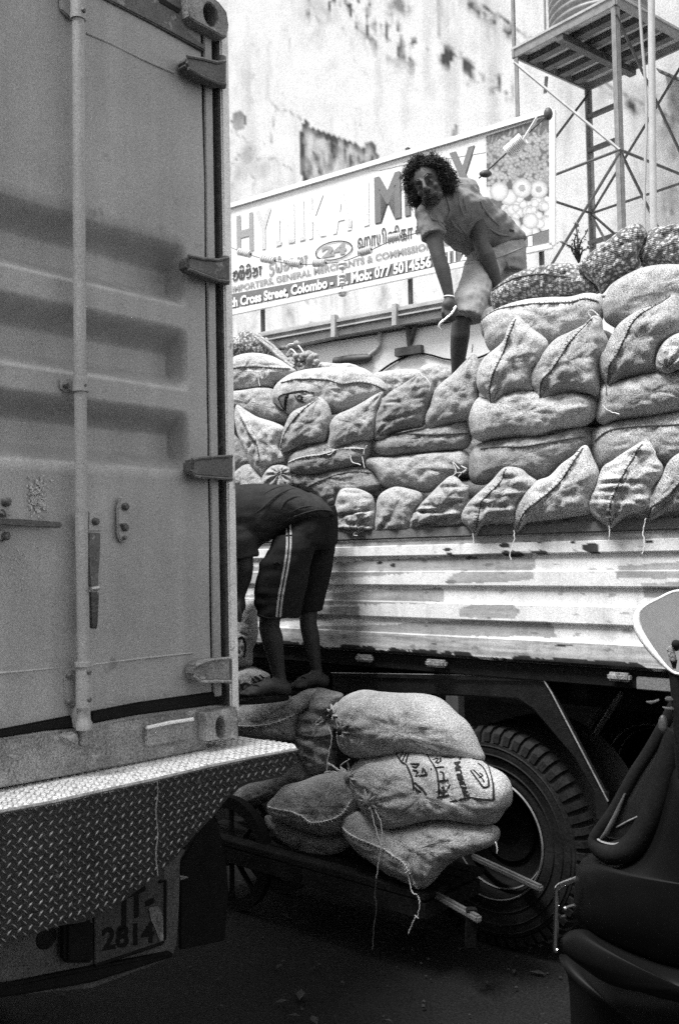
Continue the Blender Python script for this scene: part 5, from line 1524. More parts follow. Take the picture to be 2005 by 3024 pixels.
sack('R', [(1290, 1474), (1342, 1449), (1386, 1471), (1418, 1560), (1458, 1620), (1448, 1700), (1408, 1764), (1398, 1844), (1388, 1906), (1300, 1926), (1214, 1948), (1154, 1998), (1124, 2024), (1076, 1996), (1004, 1944), (968, 1890), (978, 1826), (1014, 1766), (1044, 1676), (1074, 1616), (1126, 1584), (1164, 1556), (1224, 1516)], T_, .015,
     'crumpled sack end folded over itself, its stitched tip hanging over the rail', GT, 'jute_c', lump=.9, fold=.7, tips=[(1124, 2010)], seam=[(1330, 1480), (1250, 1620), (1180, 1760), (1130, 1890), (1122, 2000)], strings=[('R', [(1124, 2010), (1128, 2060), (1120, 2100)], 'twine'), ('R', [(1385, 1490), (1420, 1540), (1415, 1590), (1430, 1620)], 'twine')])
sack('R', [(1568, 1532), (1710, 1490), (1780, 1650), (1760, 1860), (1660, 1890), (1568, 1908), (1470, 1928), (1410, 1960), (1368, 1976), (1342, 1904), (1362, 1836), (1402, 1756), (1454, 1686), (1494, 1596)], T_, .015,
     'sack end on the rail cut by the picture edge, with a diagonal seam', GT, 'jute', seam=[(1720, 1610), (1568, 1750), (1480, 1840), (1392, 1892), (1368, 1965)], lump=.9, tips=[(1368, 1965)], strings=[('R', [(1365, 1960), (1350, 2010), (1345, 2060), (1355, 2130), (1340, 2190)], 'twine')])
# further sacks of the same load beyond the picture edge
for i, (y, h_) in enumerate(((900, 230), (1240, 210), (1500, 200), (1760, 210))):
    sack('R', [(1770, y), (1800, y - h_ * .4), (1950, y - h_ * .5), (2150, y - h_ * .45), (2280, y), (2150, y + h_ * .5), (1950, y + h_ * .5), (1800, y + h_ * .45)], T_, -.14, 'jute sack of the load beyond the picture edge', GT, 'jute', lump=.7)
# --- net bundle, rope and onions by the container edge
sack('L', [(-60, 120), (70, 105), (130, 66), (170, 60), (240, 88), (300, 128), (370, 180), (420, 240), (380, 258), (280, 225), (180, 215), (60, 222), (-60, 230)], T_, -.50,
     'coarse net sack with ropes at the container edge, on top of the load', GN, 'net', lump=.8, pit=22)
rb = thing('rope_bundle', 'thick coil of coir rope lying on the sacks beside the coarse net sack', 'rope', T_.hit(*zp('L', 500, 260), -.35))
rnd = random.Random(5)
for k in range(9):
    a_, b_ = rnd.uniform(-18, 18), rnd.uniform(-16, 16)
    pts = catmull([T_.hit(*zp('L', x + a_ * (.6 + .4 * math.sin(i * 2 + k)), y + b_), -.36 - .012 * k) for i, (x, y) in enumerate([(230, 95), (300, 150), (350, 195), (400, 235), (450, 275)])], 6)
    MB().tube(pts, .009, 6).build('strand', MT['rope'], rb, smooth=True)
for c in ([(410, 160), (430, 140), (480, 145), (520, 200), (540, 260)], [(415, 200), (440, 170), (470, 200), (490, 240)]):
    MB().tube(catmull([T_.hit(*zp('L', *p), -.42) for p in c], 6), .005, 5).build('strand', MT['twine'], rb, smooth=True)
m = MB()
for k in range(60):
    m.ball(T_.hit(*zp('L', rnd.uniform(420, 600), rnd.gauss(225, 24)), -.44 + rnd.uniform(-.06, .03)), rnd.uniform(.012, .022), nu=8, nv=5)
tag(m.build('onions', MT['rope'], None, smooth=True), 'heap of small onions spilled beside the rope coil on the sacks', 'onions', kind='stuff')

# print on the lying sack
def sack_ink(S_, strokes, k, wpx, name='printed_ink', mat='ink'):
    surf, dirn, root = S_
    m = MB()
    for st in strokes:
        pts = catmull([zp(k, *p) for p in st], 5)
        m.ribbon([surf(x, y) + dirn * .0025 for x, y in pts], wpx, dirn)
    m.build(name, MT[mat], root)
sack_ink(S3, [[(900, 780), (1000, 745), (1150, 715), (1300, 700), (1460, 720)], [(900, 785), (930, 870), (960, 960)], [(1050, 745), (1000, 860), (960, 960)], [(1080, 735), (1030, 850), (980, 975)], [(1210, 790), (1250, 765), (1290, 790), (1260, 830), (1215, 810)], [(1170, 760), (1230, 840), (1340, 870)]], 'O', .010)

# --- the handcart's load
HC = TRUCK
sack('C', [(-20, 250), (75, 238), (110, 215), (200, 203), (300, 196), (380, 168), (450, 146), (486, 162), (456, 232), (404, 274), (384, 335), (378, 405), (300, 410), (200, 405), (100, 392), (-20, 380)], HC, .24,
     'long sack under the feet of the stooping man with a ragged seam', GC, 'jute', seam=[(40, 318), (110, 322), (200, 322), (290, 305), (380, 268)], lump=.5)
sack('C', [(480, 142), (560, 158), (618, 180), (576, 232), (545, 290), (586, 315), (594, 365), (584, 485), (574, 565), (520, 588), (460, 588), (416, 530), (368, 436), (374, 340), (384, 280), (446, 230), (446, 180)], HC, .22,
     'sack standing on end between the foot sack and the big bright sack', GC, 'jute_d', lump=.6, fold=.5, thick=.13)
sack('C', [(556, 280), (590, 218), (640, 178), (720, 153), (800, 162), (900, 170), (1020, 173), (1104, 193), (1154, 228), (1204, 278), (1254, 318), (1296, 388), (1318, 440), (1344, 505), (1300, 520), (1200, 500), (1100, 495), (1000, 485), (900, 488), (800, 500), (740, 506), (690, 500), (640, 486), (596, 444), (584, 380), (594, 330)], HC, .30,
     'big bright sack topping the handcart load, its mouth torn and puckered', GC, 'jute_c', lump=.5, fold=.15, tips=[(650, 340), (570, 285)], thick=.19, strings=[('C', [(585, 318), (600, 370), (590, 430), (578, 500), (575, 580)], 'twine'), ('C', [(555, 290), (530, 305), (520, 300), (545, 270)], 'twine')])
for nm, (x, y, r) in enumerate(((640, 345, 24), (575, 270, 20))):
    sf, dn, rt = OUT['big bright sack topping the handcart load, its mouth torn and puckered']
    q = sf(*zp('C', x, y))
    m = MB()
    for k in range(9):
        a = 2 * math.pi * k / 9
        p_ = [sf(*zp('C', x + math.cos(a) * r * f, y + math.sin(a) * r * f * 1.2)) + dn * (.012 if f < 1.4 else .001) for f in (.6, 1.2, 2.2)]
        m.tube(p_, [.004, .009, .003], 6)
    m.build('mouth_pleat', MT['jute_c'], rt, smooth=True)
    MB().ball(q + dn * .0, .020, .020, .024, 10, 8).build('mouth_hollow', MT['ink'], rt, smooth=True)
S4 = sack('C', [(640, 578), (680, 538), (720, 498), (800, 480), (900, 452), (1000, 446), (1100, 450), (1200, 462), (1300, 498), (1364, 545), (1444, 588), (1480, 650), (1480, 732), (1444, 774), (1404, 832), (1340, 842), (1240, 826), (1150, 812), (1050, 822), (950, 852), (880, 866), (815, 860), (745, 806), (694, 742), (664, 682), (658, 620)], HC, .34,
     'sack with black hand lettering and a tied mouth amid the handcart load', GC, 'jute_c', lump=.6, fold=.1, thick=.19, tips=[(650, 590), (790, 695)],
     strings=[('C', [(798, 715), (815, 790), (835, 860), (850, 900), (848, 930)], 'twine'), ('C', [(815, 720), (845, 780), (855, 850), (850, 910), (840, 980), (826, 1070)], 'twine'), ('C', [(826, 1075), (820, 1150), (828, 1210), (815, 1320), (808, 1420)], 'seam'),
              ('C', [(665, 545), (620, 520), (585, 495)], 'twine'), ('C', [(670, 550), (610, 540), (568, 545)], 'twine'), ('C', [(660, 540), (650, 510), (690, 480)], 'twine'), ('C', [(668, 555), (630, 530), (590, 505)], 'twine')])
for (x, y, r) in ((660, 590, 24), (785, 690, 22)):
    sf, dn, rt = S4
    q = sf(*zp('C', x, y))
    MB().ball(q + dn * .01, .022, .020, .024, 10, 8).build('tied_knot', MT['jute_b'], rt, smooth=True)
    m = MB()
    for k in range(10):
        a = 2 * math.pi * k / 10
        m.tube([sf(*zp('C', x + math.cos(a) * r * f, y + math.sin(a) * r * f)) + dn * (.009 if f < 1.7 else .0) for f in (.8, 1.6, 3.0)], [.005, .007, .002], 6)
    m.build('mouth_pleat', MT['jute_c'], rt, smooth=True)
ink = [[(60, 105), (180, 185), (250, 235), (300, 310), (335, 400), (345, 490)], [(165, 100), (150, 150)], [(210, 100), (190, 170)], [(240, 100), (230, 190)],
       [(360, 345), (495, 320)], [(495, 320), (440, 240)], [(360, 345), (385, 290)], [(440, 300), (440, 250)], [(280, 210), (395, 205)], [(395, 205), (360, 245)], [(300, 235), (360, 245)], [(320, 270), (380, 285)],
       [(350, 405), (440, 480), (495, 545)], [(335, 440), (390, 490), (430, 520)],
       [(430, 100), (520, 180), (590, 260), (625, 360), (640, 460), (640, 580)], [(615, 575), (690, 570), (755, 545)], [(690, 570), (740, 490), (770, 430)], [(650, 500), (690, 530), (690, 460), (670, 470)],
       [(640, 390), (740, 375)], [(690, 380), (680, 310), (640, 290)], [(585, 250), (685, 240)], [(540, 170), (600, 160), (580, 200), (630, 190), (620, 150)],
       [(650, 145), (760, 160), (840, 130), (850, 180)], [(530, 255), (545, 260)],
       [(760, 635), (880, 605), (1000, 585), (1120, 610), (1265, 632)], [(1265, 632), (1250, 470), (1200, 350), (1120, 250), (1040, 210), (980, 190)],
       [(980, 290), (1080, 400), (1150, 475), (1200, 470), (1190, 400), (1120, 300), (1050, 240)], [(1010, 290), (1100, 370), (1150, 420)], [(1080, 330), (1120, 360), (1090, 380)]]
sack_ink(S4, ink, 'P', .0085)
def sack_text(S_, s, k, p0, p1, hv, bold=.03):
    surf, dirn, root = S_
    a, b_ = np.array(zp(k, *p0)), np.array(zp(k, *p1)); h = np.array(hv) / ZOOM[k][2]
    text_on(s, lambda u, v: surf(*(a + (b_ - a) * u + h * v)) + dirn * .0025, MT['ink'], root, bold)
sack_text(S4, 'PREMIUM', 'P', (990, 565), (850, 190), (-62, 6), .06)
sack('C', [(612, 818), (636, 788), (720, 776), (764, 806), (850, 862), (950, 846), (1050, 816), (1150, 806), (1240, 821), (1340, 842), (1404, 855), (1420, 892), (1394, 944), (1304, 981), (1204, 1018), (1136, 1068), (1076, 1138), (1022, 1176), (976, 1158), (896, 1118), (846, 1098), (752, 1028), (692, 988), (640, 926), (612, 880)], HC, .38,
     'lowest sack at the front of the handcart, its seam ending in a hanging corner', GC, 'jute', seam=[(622, 850), (690, 880), (760, 905), (860, 945), (940, 992), (980, 1060), (1010, 1160)], lump=.7, fold=.15, tips=[(1018, 1165)],
     strings=[('C', [(1022, 1170), (1030, 1210), (1020, 1270), (1010, 1280), (985, 1330), (975, 1360)], 'twine'), ('C', [(1005, 1270), (1025, 1285)], 'twine'), ('C', [(945, 990), (975, 1080), (990, 1150), (1018, 1168)], 'twine'), ('C', [(1410, 900), (1418, 930), (1415, 960)], 'twine')])
sack('C', [(228, 742), (266, 698), (316, 646), (400, 624), (480, 594), (560, 578), (645, 575), (690, 620), (712, 700), (690, 785), (645, 800), (626, 856), (604, 890), (520, 900), (430, 880), (326, 840), (244, 795)], HC, .34,
     'slumped sack with a pale frilled seam beside the lowest front sack of the handcart', GC, 'jute_b', seam=[(236, 746), (350, 752), (420, 776), (470, 808), (540, 803), (620, 772), (672, 700)], lump=.6)
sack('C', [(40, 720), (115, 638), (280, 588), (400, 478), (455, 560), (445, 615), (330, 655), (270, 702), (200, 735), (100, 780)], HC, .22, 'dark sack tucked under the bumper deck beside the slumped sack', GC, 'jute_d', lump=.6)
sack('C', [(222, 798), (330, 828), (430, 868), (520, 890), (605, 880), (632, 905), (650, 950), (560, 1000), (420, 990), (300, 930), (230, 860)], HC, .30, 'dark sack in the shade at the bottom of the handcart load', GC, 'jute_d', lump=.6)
# printed bags being lifted beside the stooping man
GB = 'printed bags beside the stooping man'
S5 = sack('B', [(40, 1200), (170, 1183), (264, 1168), (296, 1200), (306, 1300), (318, 1450), (304, 1550), (264, 1650), (266, 1770), (205, 1798), (130, 1806), (40, 1785)], HC, .20, 'upright pale bag with faded print under the hand of the stooping man', GB, 'jute', lump=.3, thick=.13)
sack_ink(S5, [[(120, 1550), (210, 1510), (228, 1505)], [(228, 1510), (240, 1600), (225, 1690)], [(140, 1650), (165, 1620), (200, 1640)], [(140, 1700), (190, 1680)]], 'B', .012)
S6 = sack('B', [(60, 1840), (130, 1818), (250, 1796), (324, 1816), (426, 1868), (416, 1924), (344, 1996), (280, 2008), (200, 2030), (100, 2040), (50, 1990)], HC, .22, 'low printed bag lying in front of the toes of the stooping man', GB, 'jute', lump=.3, thick=.11)
sack_ink(S6, [[(140, 1850), (180, 1900), (230, 1990)], [(300, 1880), (340, 1930), (345, 1960)], [(320, 1870), (360, 1890), (380, 1930)], [(200, 1950), (250, 1930), (290, 1950)], [(360, 1860), (400, 1890)]], 'B', .013)

# ================================================================== people
def fuse(mb, voxel, smooth=6, disp=None):
    """melts overlapping closed shapes into one continuous skin; returns world vertices and faces"""
    me = bpy.data.meshes.new('fuse')
    me.from_pydata([tuple(v) for v in mb.v], [], mb.f)
    bm = bmesh.new(); bm.from_mesh(me)
    bmesh.ops.recalc_face_normals(bm, faces=bm.faces)
    bm.to_mesh(me); bm.free()
    o = bpy.data.objects.new('fuse', me)
    COL.objects.link(o)
    r = o.modifiers.new('r', 'REMESH'); r.mode = 'VOXEL'; r.voxel_size = voxel; r.adaptivity = 0
    if smooth:
        s = o.modifiers.new('s', 'SMOOTH'); s.factor = .5; s.iterations = smooth
    dg = bpy.context.evaluated_depsgraph_get()
    m2 = bpy.data.meshes.new_from_object(o.evaluated_get(dg))
    vs = [v.co.copy() for v in m2.vertices]
    if disp:
        ns = [v.normal.copy() for v in m2.vertices]
        vs = [v + n * disp(v, n) for v, n in zip(vs, ns)]
    fs = [tuple(p.vertices) for p in m2.polygons]
    bpy.data.objects.remove(o); bpy.data.meshes.remove(me); bpy.data.meshes.remove(m2)
    return vs, fs

def limb(mb, pts, rs, n=14):
    """tapered limb with round joints"""
    mb.tube(pts, rs, n)
    for p, r in zip(pts, rs):
        mb.ball(p, r * .995, nu=n, nv=8)

def loft(mb, rings, n=20):
    """rings: (centre, half axis a, half axis b)"""
    vs, fs = [], []
    for c, a, b in rings:
        for k in range(n):
            t = 2 * math.pi * k / n
            vs.append(c + a * math.cos(t) + b * math.sin(t))
    m = len(rings)
    for i in range(m - 1):
        for k in range(n):
            fs.append((i * n + k, i * n + (k + 1) % n, (i + 1) * n + (k + 1) % n, (i + 1) * n + k))
    fs.append(tuple(range(n - 1, -1, -1))); fs.append(tuple((m - 1) * n + k for k in range(n)))
    mb.add(vs, fs)

CX = CAMR @ V((1, 0, 0)); CY = CAMR @ V((0, 1, 0)); CZ = CAMR @ V((0, 0, 1))   # right, up, towards the viewer

def head_shapes(mb, H, r, d, f):
    R3 = Matrix((r, d, f)).transposed()
    mb.ball(H - d * .012 - f * .008, .076, .098, .096, 20, 14, rot=R3)
    mb.ball(H + d * .055 + f * .022, .056, .066, .064, 16, 12, rot=R3)
    mb.ball(H + d * .110 + f * .058, .027, .022, .024, 12, 8, rot=R3)
    mb.tube([H + f * .090 - d * .005, H + f * .104 + d * .022, H + f * .116 + d * .044], [.009, .011, .014], 10)
    mb.ball(H + f * .112 + d * .046, .014, nu=10, nv=8)
    for s in (-1, 1):
        mb.ball(H + f * .100 + d * .050 + r * s * .014, .010, nu=8, nv=6)
        mb.tube([H + f * .092 - d * .012 + r * s * .010, H + f * .086 - d * .016 + r * s * .032, H + f * .066 - d * .006 + r * s * .056], [.008, .009, .007], 8)
        mb.ball(H + f * .064 + d * .040 + r * s * .042, .018, .018, .016, 10, 8, rot=R3)
        mb.tube([H + f * .050 + d * .075 + r * s * .046, H + f * .05 + d * .095 + r * s * .036, H + f * .058 + d * .112], [.018, .018, .018], 8)
        mb.ball(H + r * s * .033 + f * .064 + d * .012, .019, nu=10, nv=8)
        mb.ball(H + r * s * .078 + d * .018 - f * .006, .012, .032, .020, 10, 8, rot=R3)
    mb.tube([H + f * .088 + d * .074 - r * .020, H + f * .097 + d * .072, H + f * .088 + d * .074 + r * .020], [.006, .008, .006], 8)
    mb.tube([H + f * .086 + d * .086 - r * .017, H + f * .094 + d * .087, H + f * .086 + d * .086 + r * .017], [.006, .008, .006], 8)

def curls(n, seed, fn, size, rad, segs=6):
    """many small coiled locks as one mesh; fn gives root point and outward direction, or None"""
    rnd = random.Random(seed)
    m = MB()
    k = 0
    while k < n:
        q = fn(rnd)
        if q is None: continue
        p, o_ = q
        e1 = o_.orthogonal().normalized(); e2 = o_.cross(e1)
        ph = rnd.uniform(0, 6.28); L_ = size * rnd.uniform(.6, 1.4); cr = size * rnd.uniform(.18, .38)
        drift = V((rnd.uniform(-1, 1), rnd.uniform(-1, 1), rnd.uniform(-1.2, .6))) * size * .4
        pts = []
        for i in range(segs):
            t = i / (segs - 1)
            a = ph + t * 7.5
            pts.append(p + o_ * L_ * t + drift * t * t + (e1 * math.cos(a) + e2 * math.sin(a)) * cr)
        m.tube(pts, [rad * (1 - .4 * i / segs) for i in range(segs)], 3)
        k += 1
    return m

def finger(mb, root, dirs, lens, r0, r1):
    pts = [root]
    for d, l in zip(dirs, lens):
        pts.append(pts[-1] + d.normalized() * l)
    n = len(pts)
    limb(mb, pts, [r0 + (r1 - r0) * i / (n - 1) for i in range(n)], 8)

# ------------------------------------------------------------------ the man standing on the load
def A_(x, y, d): return at(*zp('A', x, y), d)
pm = thing('person', 'man in pale shorts and grey polo shirt standing on the load, hand on knee', 'person', A_(715, 2060, 5.1))
H = A_(472, 409, 4.90)
ang = math.radians(24)
r3 = (CX * .925 + CY * .38).normalized(); d3 = (CX * .38 - CY * .925).normalized(); n3 = r3.cross(d3)
if n3.dot(CZ) < 0: n3 = -n3
f3 = (n3 * math.cos(ang) - r3 * math.sin(ang)).normalized()
rr3 = (r3 * math.cos(ang) + n3 * math.sin(ang)).normalized()
mb = MB()
head_shapes(mb, H, rr3, d3, f3)
limb(mb, [H + d3 * .05 - f3 * .03, A_(600, 545, 5.0), A_(690, 600, 5.06)], [.058, .060, .075])
# trunk under the clothes, arms, legs
limb(mb, [A_(690, 600, 5.06), A_(840, 720, 5.14), A_(1000, 880, 5.26), A_(1080, 970, 5.32)], [.085, .09, .09, .10])
limb(mb, [A_(480, 655, 4.95), A_(690, 590, 5.06), A_(800, 520, 5.12)], [.062, .09, .066])
RW, RE = A_(645, 1362, 4.90), A_(556, 1030, 4.90)
limb(mb, [A_(478, 660, 4.95), A_(515, 850, 4.92), RE, A_(590, 1130, 4.90), A_(622, 1260, 4.90), RW], [.056, .046, .037, .039, .032, .025])
LW, LE = A_(1045, 1250, 5.08), A_(922, 930, 5.06)
limb(mb, [A_(808, 520, 5.12), A_(865, 720, 5.08), LE, A_(960, 1010, 5.06), A_(1010, 1140, 5.07), LW], [.060, .052, .042, .044, .036, .027])
limb(mb, [A_(950, 1090, 5.24), A_(860, 1290, 5.1), A_(772, 1505, 5.01), A_(742, 1600, 5.0), A_(735, 1690, 5.0), A_(722, 1830, 5.04), A_(712, 1990, 5.08), A_(705, 2060, 5.1)], [.075, .064, .050, .050, .051, .044, .032, .035])
limb(mb, [A_(1170, 1050, 5.42), A_(1120, 1300, 5.3), A_(1060, 1480, 5.2), A_(1052, 1700, 5.3), A_(1050, 1980, 5.36)], [.085, .072, .052, .050, .034])
for (ax, ay, ad) in ((705, 2075, 5.1), (1050, 1995, 5.36)):
    a = A_(ax, ay, ad)
    limb(mb, [a + V((0, .03, -.03)), a + V((-.02, -.08, -.045)), a + V((-.035, -.17, -.055))], [.034, .032, .022])
    for k in range(5):
        q = a + V((-.062 + k * .016, -.18 + abs(k - 1) * .006, -.06))
        limb(mb, [q, q + V((-.004, -.028, -.004))], [.009, .008], 8)
# right hand: palm on the knee, fingers curled round the hook's grip
pc = A_(645, 1418, 4.895)
limb(mb, [RW, pc, A_(640, 1445, 4.895)], [.025, .033, .032], 12)
mb.ball(A_(618, 1428, 4.89), .026); mb.ball(A_(672, 1428, 4.90), .026)
for k, (x, y) in enumerate(((594, 1448), (622, 1462), (650, 1466), (676, 1458))):
    L_ = (.85, 1.0, 1.04, .92)[k]
    finger(mb, A_(x, y, 4.885), [-CY + CZ * .35 + CX * (.10 * (k - 1.5)), -CY * .9 - CZ * .5 + CX * .15, CX * .35 - CZ * .9 + CY * .05], [.036 * L_, .026 * L_, .020 * L_], .0098, .0080)
finger(mb, A_(688, 1420, 4.885), [CX * .25 - CY * .9 + CZ * .2, -CY * .9 - CX * .25, -CX * .5 - CY * .7], [.032, .028, .022], .0115, .0088)
# left hand resting on the net sack
lp = A_(1075, 1305, 5.09)
limb(mb, [LW, lp, A_(1090, 1335, 5.07)], [.027, .032, .030], 12)
for k in range(4):
    q = A_(1062 + k * 20, 1340 + abs(k - 1.5) * 6, 5.05 - k * .004)
    finger(mb, q, [-CY + CX * (.3 + .12 * (k - 1.5)) + CZ * .5, -CY + CX * .35 + CZ * .1, -CY * .9 - CZ * .3 + CX * .2], [.036, .025, .019], .0095, .0078)
finger(mb, A_(1052, 1310, 5.05), [-CX * .7 - CY * .6 + CZ * .4, -CY - CX * .2, -CY], [.030, .026, .018], .011, .0086)
vs, fs = fuse(mb, .005, 7)
body = mesh_obj('body', vs, fs, MT['skin'], pm, smooth=True)
for s in (-1, 1):
    MB().ball(H + rr3 * s * .032 + f3 * .0765 + d3 * .010, .0095, nu=10, nv=8).build('eye', M('eye_white', .10, rough=.3, bump=0, var=.05, fine=.02), pm, smooth=True)
    MB().ball(H + rr3 * (s * .032 - .002) + f3 * .0835 + d3 * .011, .0045, nu=8, nv=6).build('pupil', MT['hair'], pm, smooth=True)
    MB().tube([H + f3 * .102 - d3 * .017 + rr3 * s * .012, H + f3 * .097 - d3 * .024 + rr3 * s * .032, H + f3 * .074 - d3 * .014 + rr3 * s * .056], [.003, .0035, .002], 6).build('eyebrow', MT['hair'], pm)
# hair: a thick bush of curls
mb = MB()
for (a, b, c, rd) in ((0, -.040, -.030, .096), (.045, -.025, -.040, .088), (-.048, -.022, -.020, .078), (.075, .010, -.040, .062), (-.078, .022, .000, .046), (-.080, .066, -.005, .036), (-.070, .095, -.01, .026), (.055, -.070, .01, .052), (-.01, -.098, .012, .052), (-.055, -.080, .010, .048), (.088, .045, -.03, .040)):
    mb.ball(H + rr3 * a + d3 * b + f3 * c, rd * .86, nu=16, nv=10)
hv, hf = fuse(mb, .012, 3, lambda v, n: .018 * noise.noise(v * 26) + .008 * noise.noise(v * 70))
hb = mesh_obj('hair', hv, hf, MT['hair'], pm, smooth=True)
bvh = BVHTree.FromPolygons(hv, hf)
hc = H + d3 * -.03 - f3 * .02
def hair_root(rnd):
    o_ = V((rnd.gauss(0, 1), rnd.gauss(0, 1), rnd.gauss(0, 1)))
    if o_.length < .1: return None
    o_.normalize()
    hit = bvh.ray_cast(hc + o_ * .4, -o_)
    if hit[0] is None: return None
    p = hit[0]
    q = p - H
    if q.dot(f3) > .035 and q.dot(d3) > -.070 and abs(q.dot(rr3)) < .085: return None
    return p - o_ * .012, (o_ + V((0, 0, -.25))).normalized()
curls(4200, 4, hair_root, .031, .0016).build('curls', MT['hair'], hb, smooth=True)
def beard_root(rnd):
    a, b = rnd.uniform(-1, 1), rnd.random()
    if rnd.random() < .35:
        p = H + f3 * (.093 - .014 * a * a) + d3 * (.064 + .006 * a * a) + rr3 * a * .032
    else:
        p = H + f3 * (.080 - .05 * a * a) + d3 * (.090 + .038 * b - .03 * a * a) + rr3 * a * .052
    return p, (f3 * .7 + d3 * .7 + rr3 * a * .5).normalized()
curls(700, 9, beard_root, .014, .0015, 4).build('beard', MT['beard'], pm, smooth=True)
# shirt
def folds(am, dirv, fr=26.0, seed=0.0):
    def f(v, n):
        s = v.dot(dirv)
        w_ = noise.noise(V((v.x * 3 + seed, v.y * 3, v.z * 3)))
        return am * (noise.noise(V((s * fr + w_ * 2.5, v.x * 5, v.z * 5 + seed))) + .5 * noise.noise(v * 30))
    return f
pd = (CX * .71 + CY * .71).normalized()          # across the bent trunk, towards the back
mb = MB()
loft(mb, [(A_(600, 540, 5.0), pd * .075, CZ * .08), (A_(640, 580, 5.03), pd * .115, CZ * .115), (A_(690, 640, 5.06), pd * .138, CZ * .14), (A_(790, 720, 5.12), pd * .158, CZ * .15),
          (A_(900, 800, 5.2), pd * .158, CZ * .15), (A_(1000, 870, 5.26), pd * .148, CZ * .15), (A_(1080, 935, 5.3), (CX * .88 + CY * .42) * .150, CZ * .145), (A_(1100, 958, 5.31), (CX * .9 + CY * .38) * .150, CZ * .145)], 24)
limb(mb, [A_(560, 610, 4.99), A_(475, 650, 4.95)], [.09, .074])
mb.tube([A_(462, 620, 4.95), A_(480, 720, 4.94), A_(512, 855, 4.92)], [.062, .066, .067], 16)
limb(mb, [A_(650, 530, 5.04), A_(720, 515, 5.08), A_(790, 490, 5.12)], [.085, .098, .082])
mb.tube([A_(775, 470, 5.12), A_(820, 580, 5.10), A_(876, 700, 5.08)], [.078, .080, .076], 16)
sv, sf = fuse(mb, .007, 4, folds(.010, (CX * .8 - CY * .6).normalized(), 20))
shirt = mesh_obj('shirt', sv, sf, MT['shirt'], pm, smooth=True)
sb_ = BVHTree.FromPolygons(sv, sf)
def drape(bv, k, pts, lift=.003):
    out = []
    for p in catmull(pts, 5):
        px, py = zp(k, *p)
        h = bv.ray_cast(EYE, ray(px, py).normalized())
        if h[0] is not None: out.append(h[0] - ray(px, py).normalized() * lift)
    return out
for pts, rad in (([(452, 868), (500, 866), (560, 845)], .0035), ([(806, 756), (870, 706), (938, 632)], .004), ([(620, 520), (640, 580), (650, 640), (630, 690)], .006), ([(485, 640), (500, 700), (560, 720), (620, 760)], .005), ([(870, 440), (895, 520), (930, 620)], .003)):
    q = drape(sb_, 'A', pts)
    if len(q) > 2: MB().tube(q, rad, 6).build('shirt_hem', MT['shirt'], shirt, smooth=True)
for pts, rad in (([(760, 470), (768, 560), (800, 665)], .008), ([(716, 480), (735, 600), (790, 735)], .008), ([(640, 680), (700, 770), (800, 850)], .009), ([(520, 640), (560, 740), (640, 830)], .008), ([(840, 600), (830, 680), (815, 745)], .006), ([(900, 560), (980, 680), (1090, 780)], .008), ([(960, 770), (1060, 830), (1180, 850)], .008), ([(690, 700), (780, 820), (880, 930)], .008)):
    q = drape(sb_, 'A', pts, -.003)
    if len(q) > 3:
        n_ = len(q)
        MB().tube(q, [rad * math.sin(math.pi * (i + .5) / n_) for i in range(n_)], 8).build('cloth_fold', MT['shirt'], shirt, smooth=True)
q = drape(sb_, 'A', [(1150, 795), (1190, 805)])
if len(q) > 1: MB().ribbon(q, .012, CZ).build('shirt_tag', MT['hair'], shirt)
# shorts
mb = MB()
loft(mb, [(A_(1055, 970, 5.3), (CX * .92 + CY * .38) * .150, CZ * .14), (A_(1060, 1010, 5.31), (CX * .94 + CY * .33) * .158, CZ * .145), (A_(1060, 1090, 5.31), (CX * .97 + CY * .2) * .165, CZ * .145), (A_(1050, 1150, 5.3), CX * .14, CZ * .12)], 24)
mb.tube([A_(960, 1070, 5.24), A_(880, 1230, 5.14), A_(850, 1330, 5.08), A_(805, 1450, 5.0), A_(790, 1545, 4.985)], [.108, .094, .090, .086, .086], 18)
mb.tube([A_(1150, 1080, 5.40), A_(1120, 1250, 5.34), A_(1090, 1400, 5.28)], [.11, .10, .09], 18)
tv, tf = fuse(mb, .007, 4, folds(.010, (CX * .5 + CY * .86).normalized(), 17, 3.0))
shorts = mesh_obj('shorts', tv, tf, MT['shorts'], pm, smooth=True)
tb_ = BVHTree.FromPolygons(tv, tf)
for pts, rad in (([(705, 1480), (780, 1520), (860, 1560)], .004), ([(1130, 1060), (1150, 1110), (1190, 1135), (1250, 1145)], .004), ([(800, 1050), (950, 1040), (1080, 1015), (1290, 930)], .005), ([(760, 1085), (830, 1075), (960, 1060)], .004)):
    q = drape(tb_, 'A', pts)
    if len(q) > 2: MB().tube(q, rad, 6).build('seam', MT['shorts'], shorts, smooth=True)
m = MB()
wd_ = (A_(590, 1130, 4.9) - RW).normalized()
m.lathe([(.0285, -.004), (.0315, 0), (.0285, .004)], RW + wd_ * .0 , (wd_ + CX * .3).normalized(), 20)
m.build('bracelet', MT['white'], pm, smooth=True)
hk = catmull([A_(700, 1440, 4.875), A_(665, 1500, 4.865), A_(610, 1548, 4.86), A_(566, 1586, 4.86), A_(558, 1614, 4.86), A_(574, 1634, 4.86), A_(592, 1640, 4.86)], 5)
n_ = len(hk)
tag(MB().tube(hk, [.0065 if i < n_ - 8 else .0065 * (n_ - i) / 9 for i in range(n_)], 8).build('cargo_hook', MT['chrome'], None, smooth=True), 'bright curved steel cargo hook held at the knee of the standing man', 'hook')

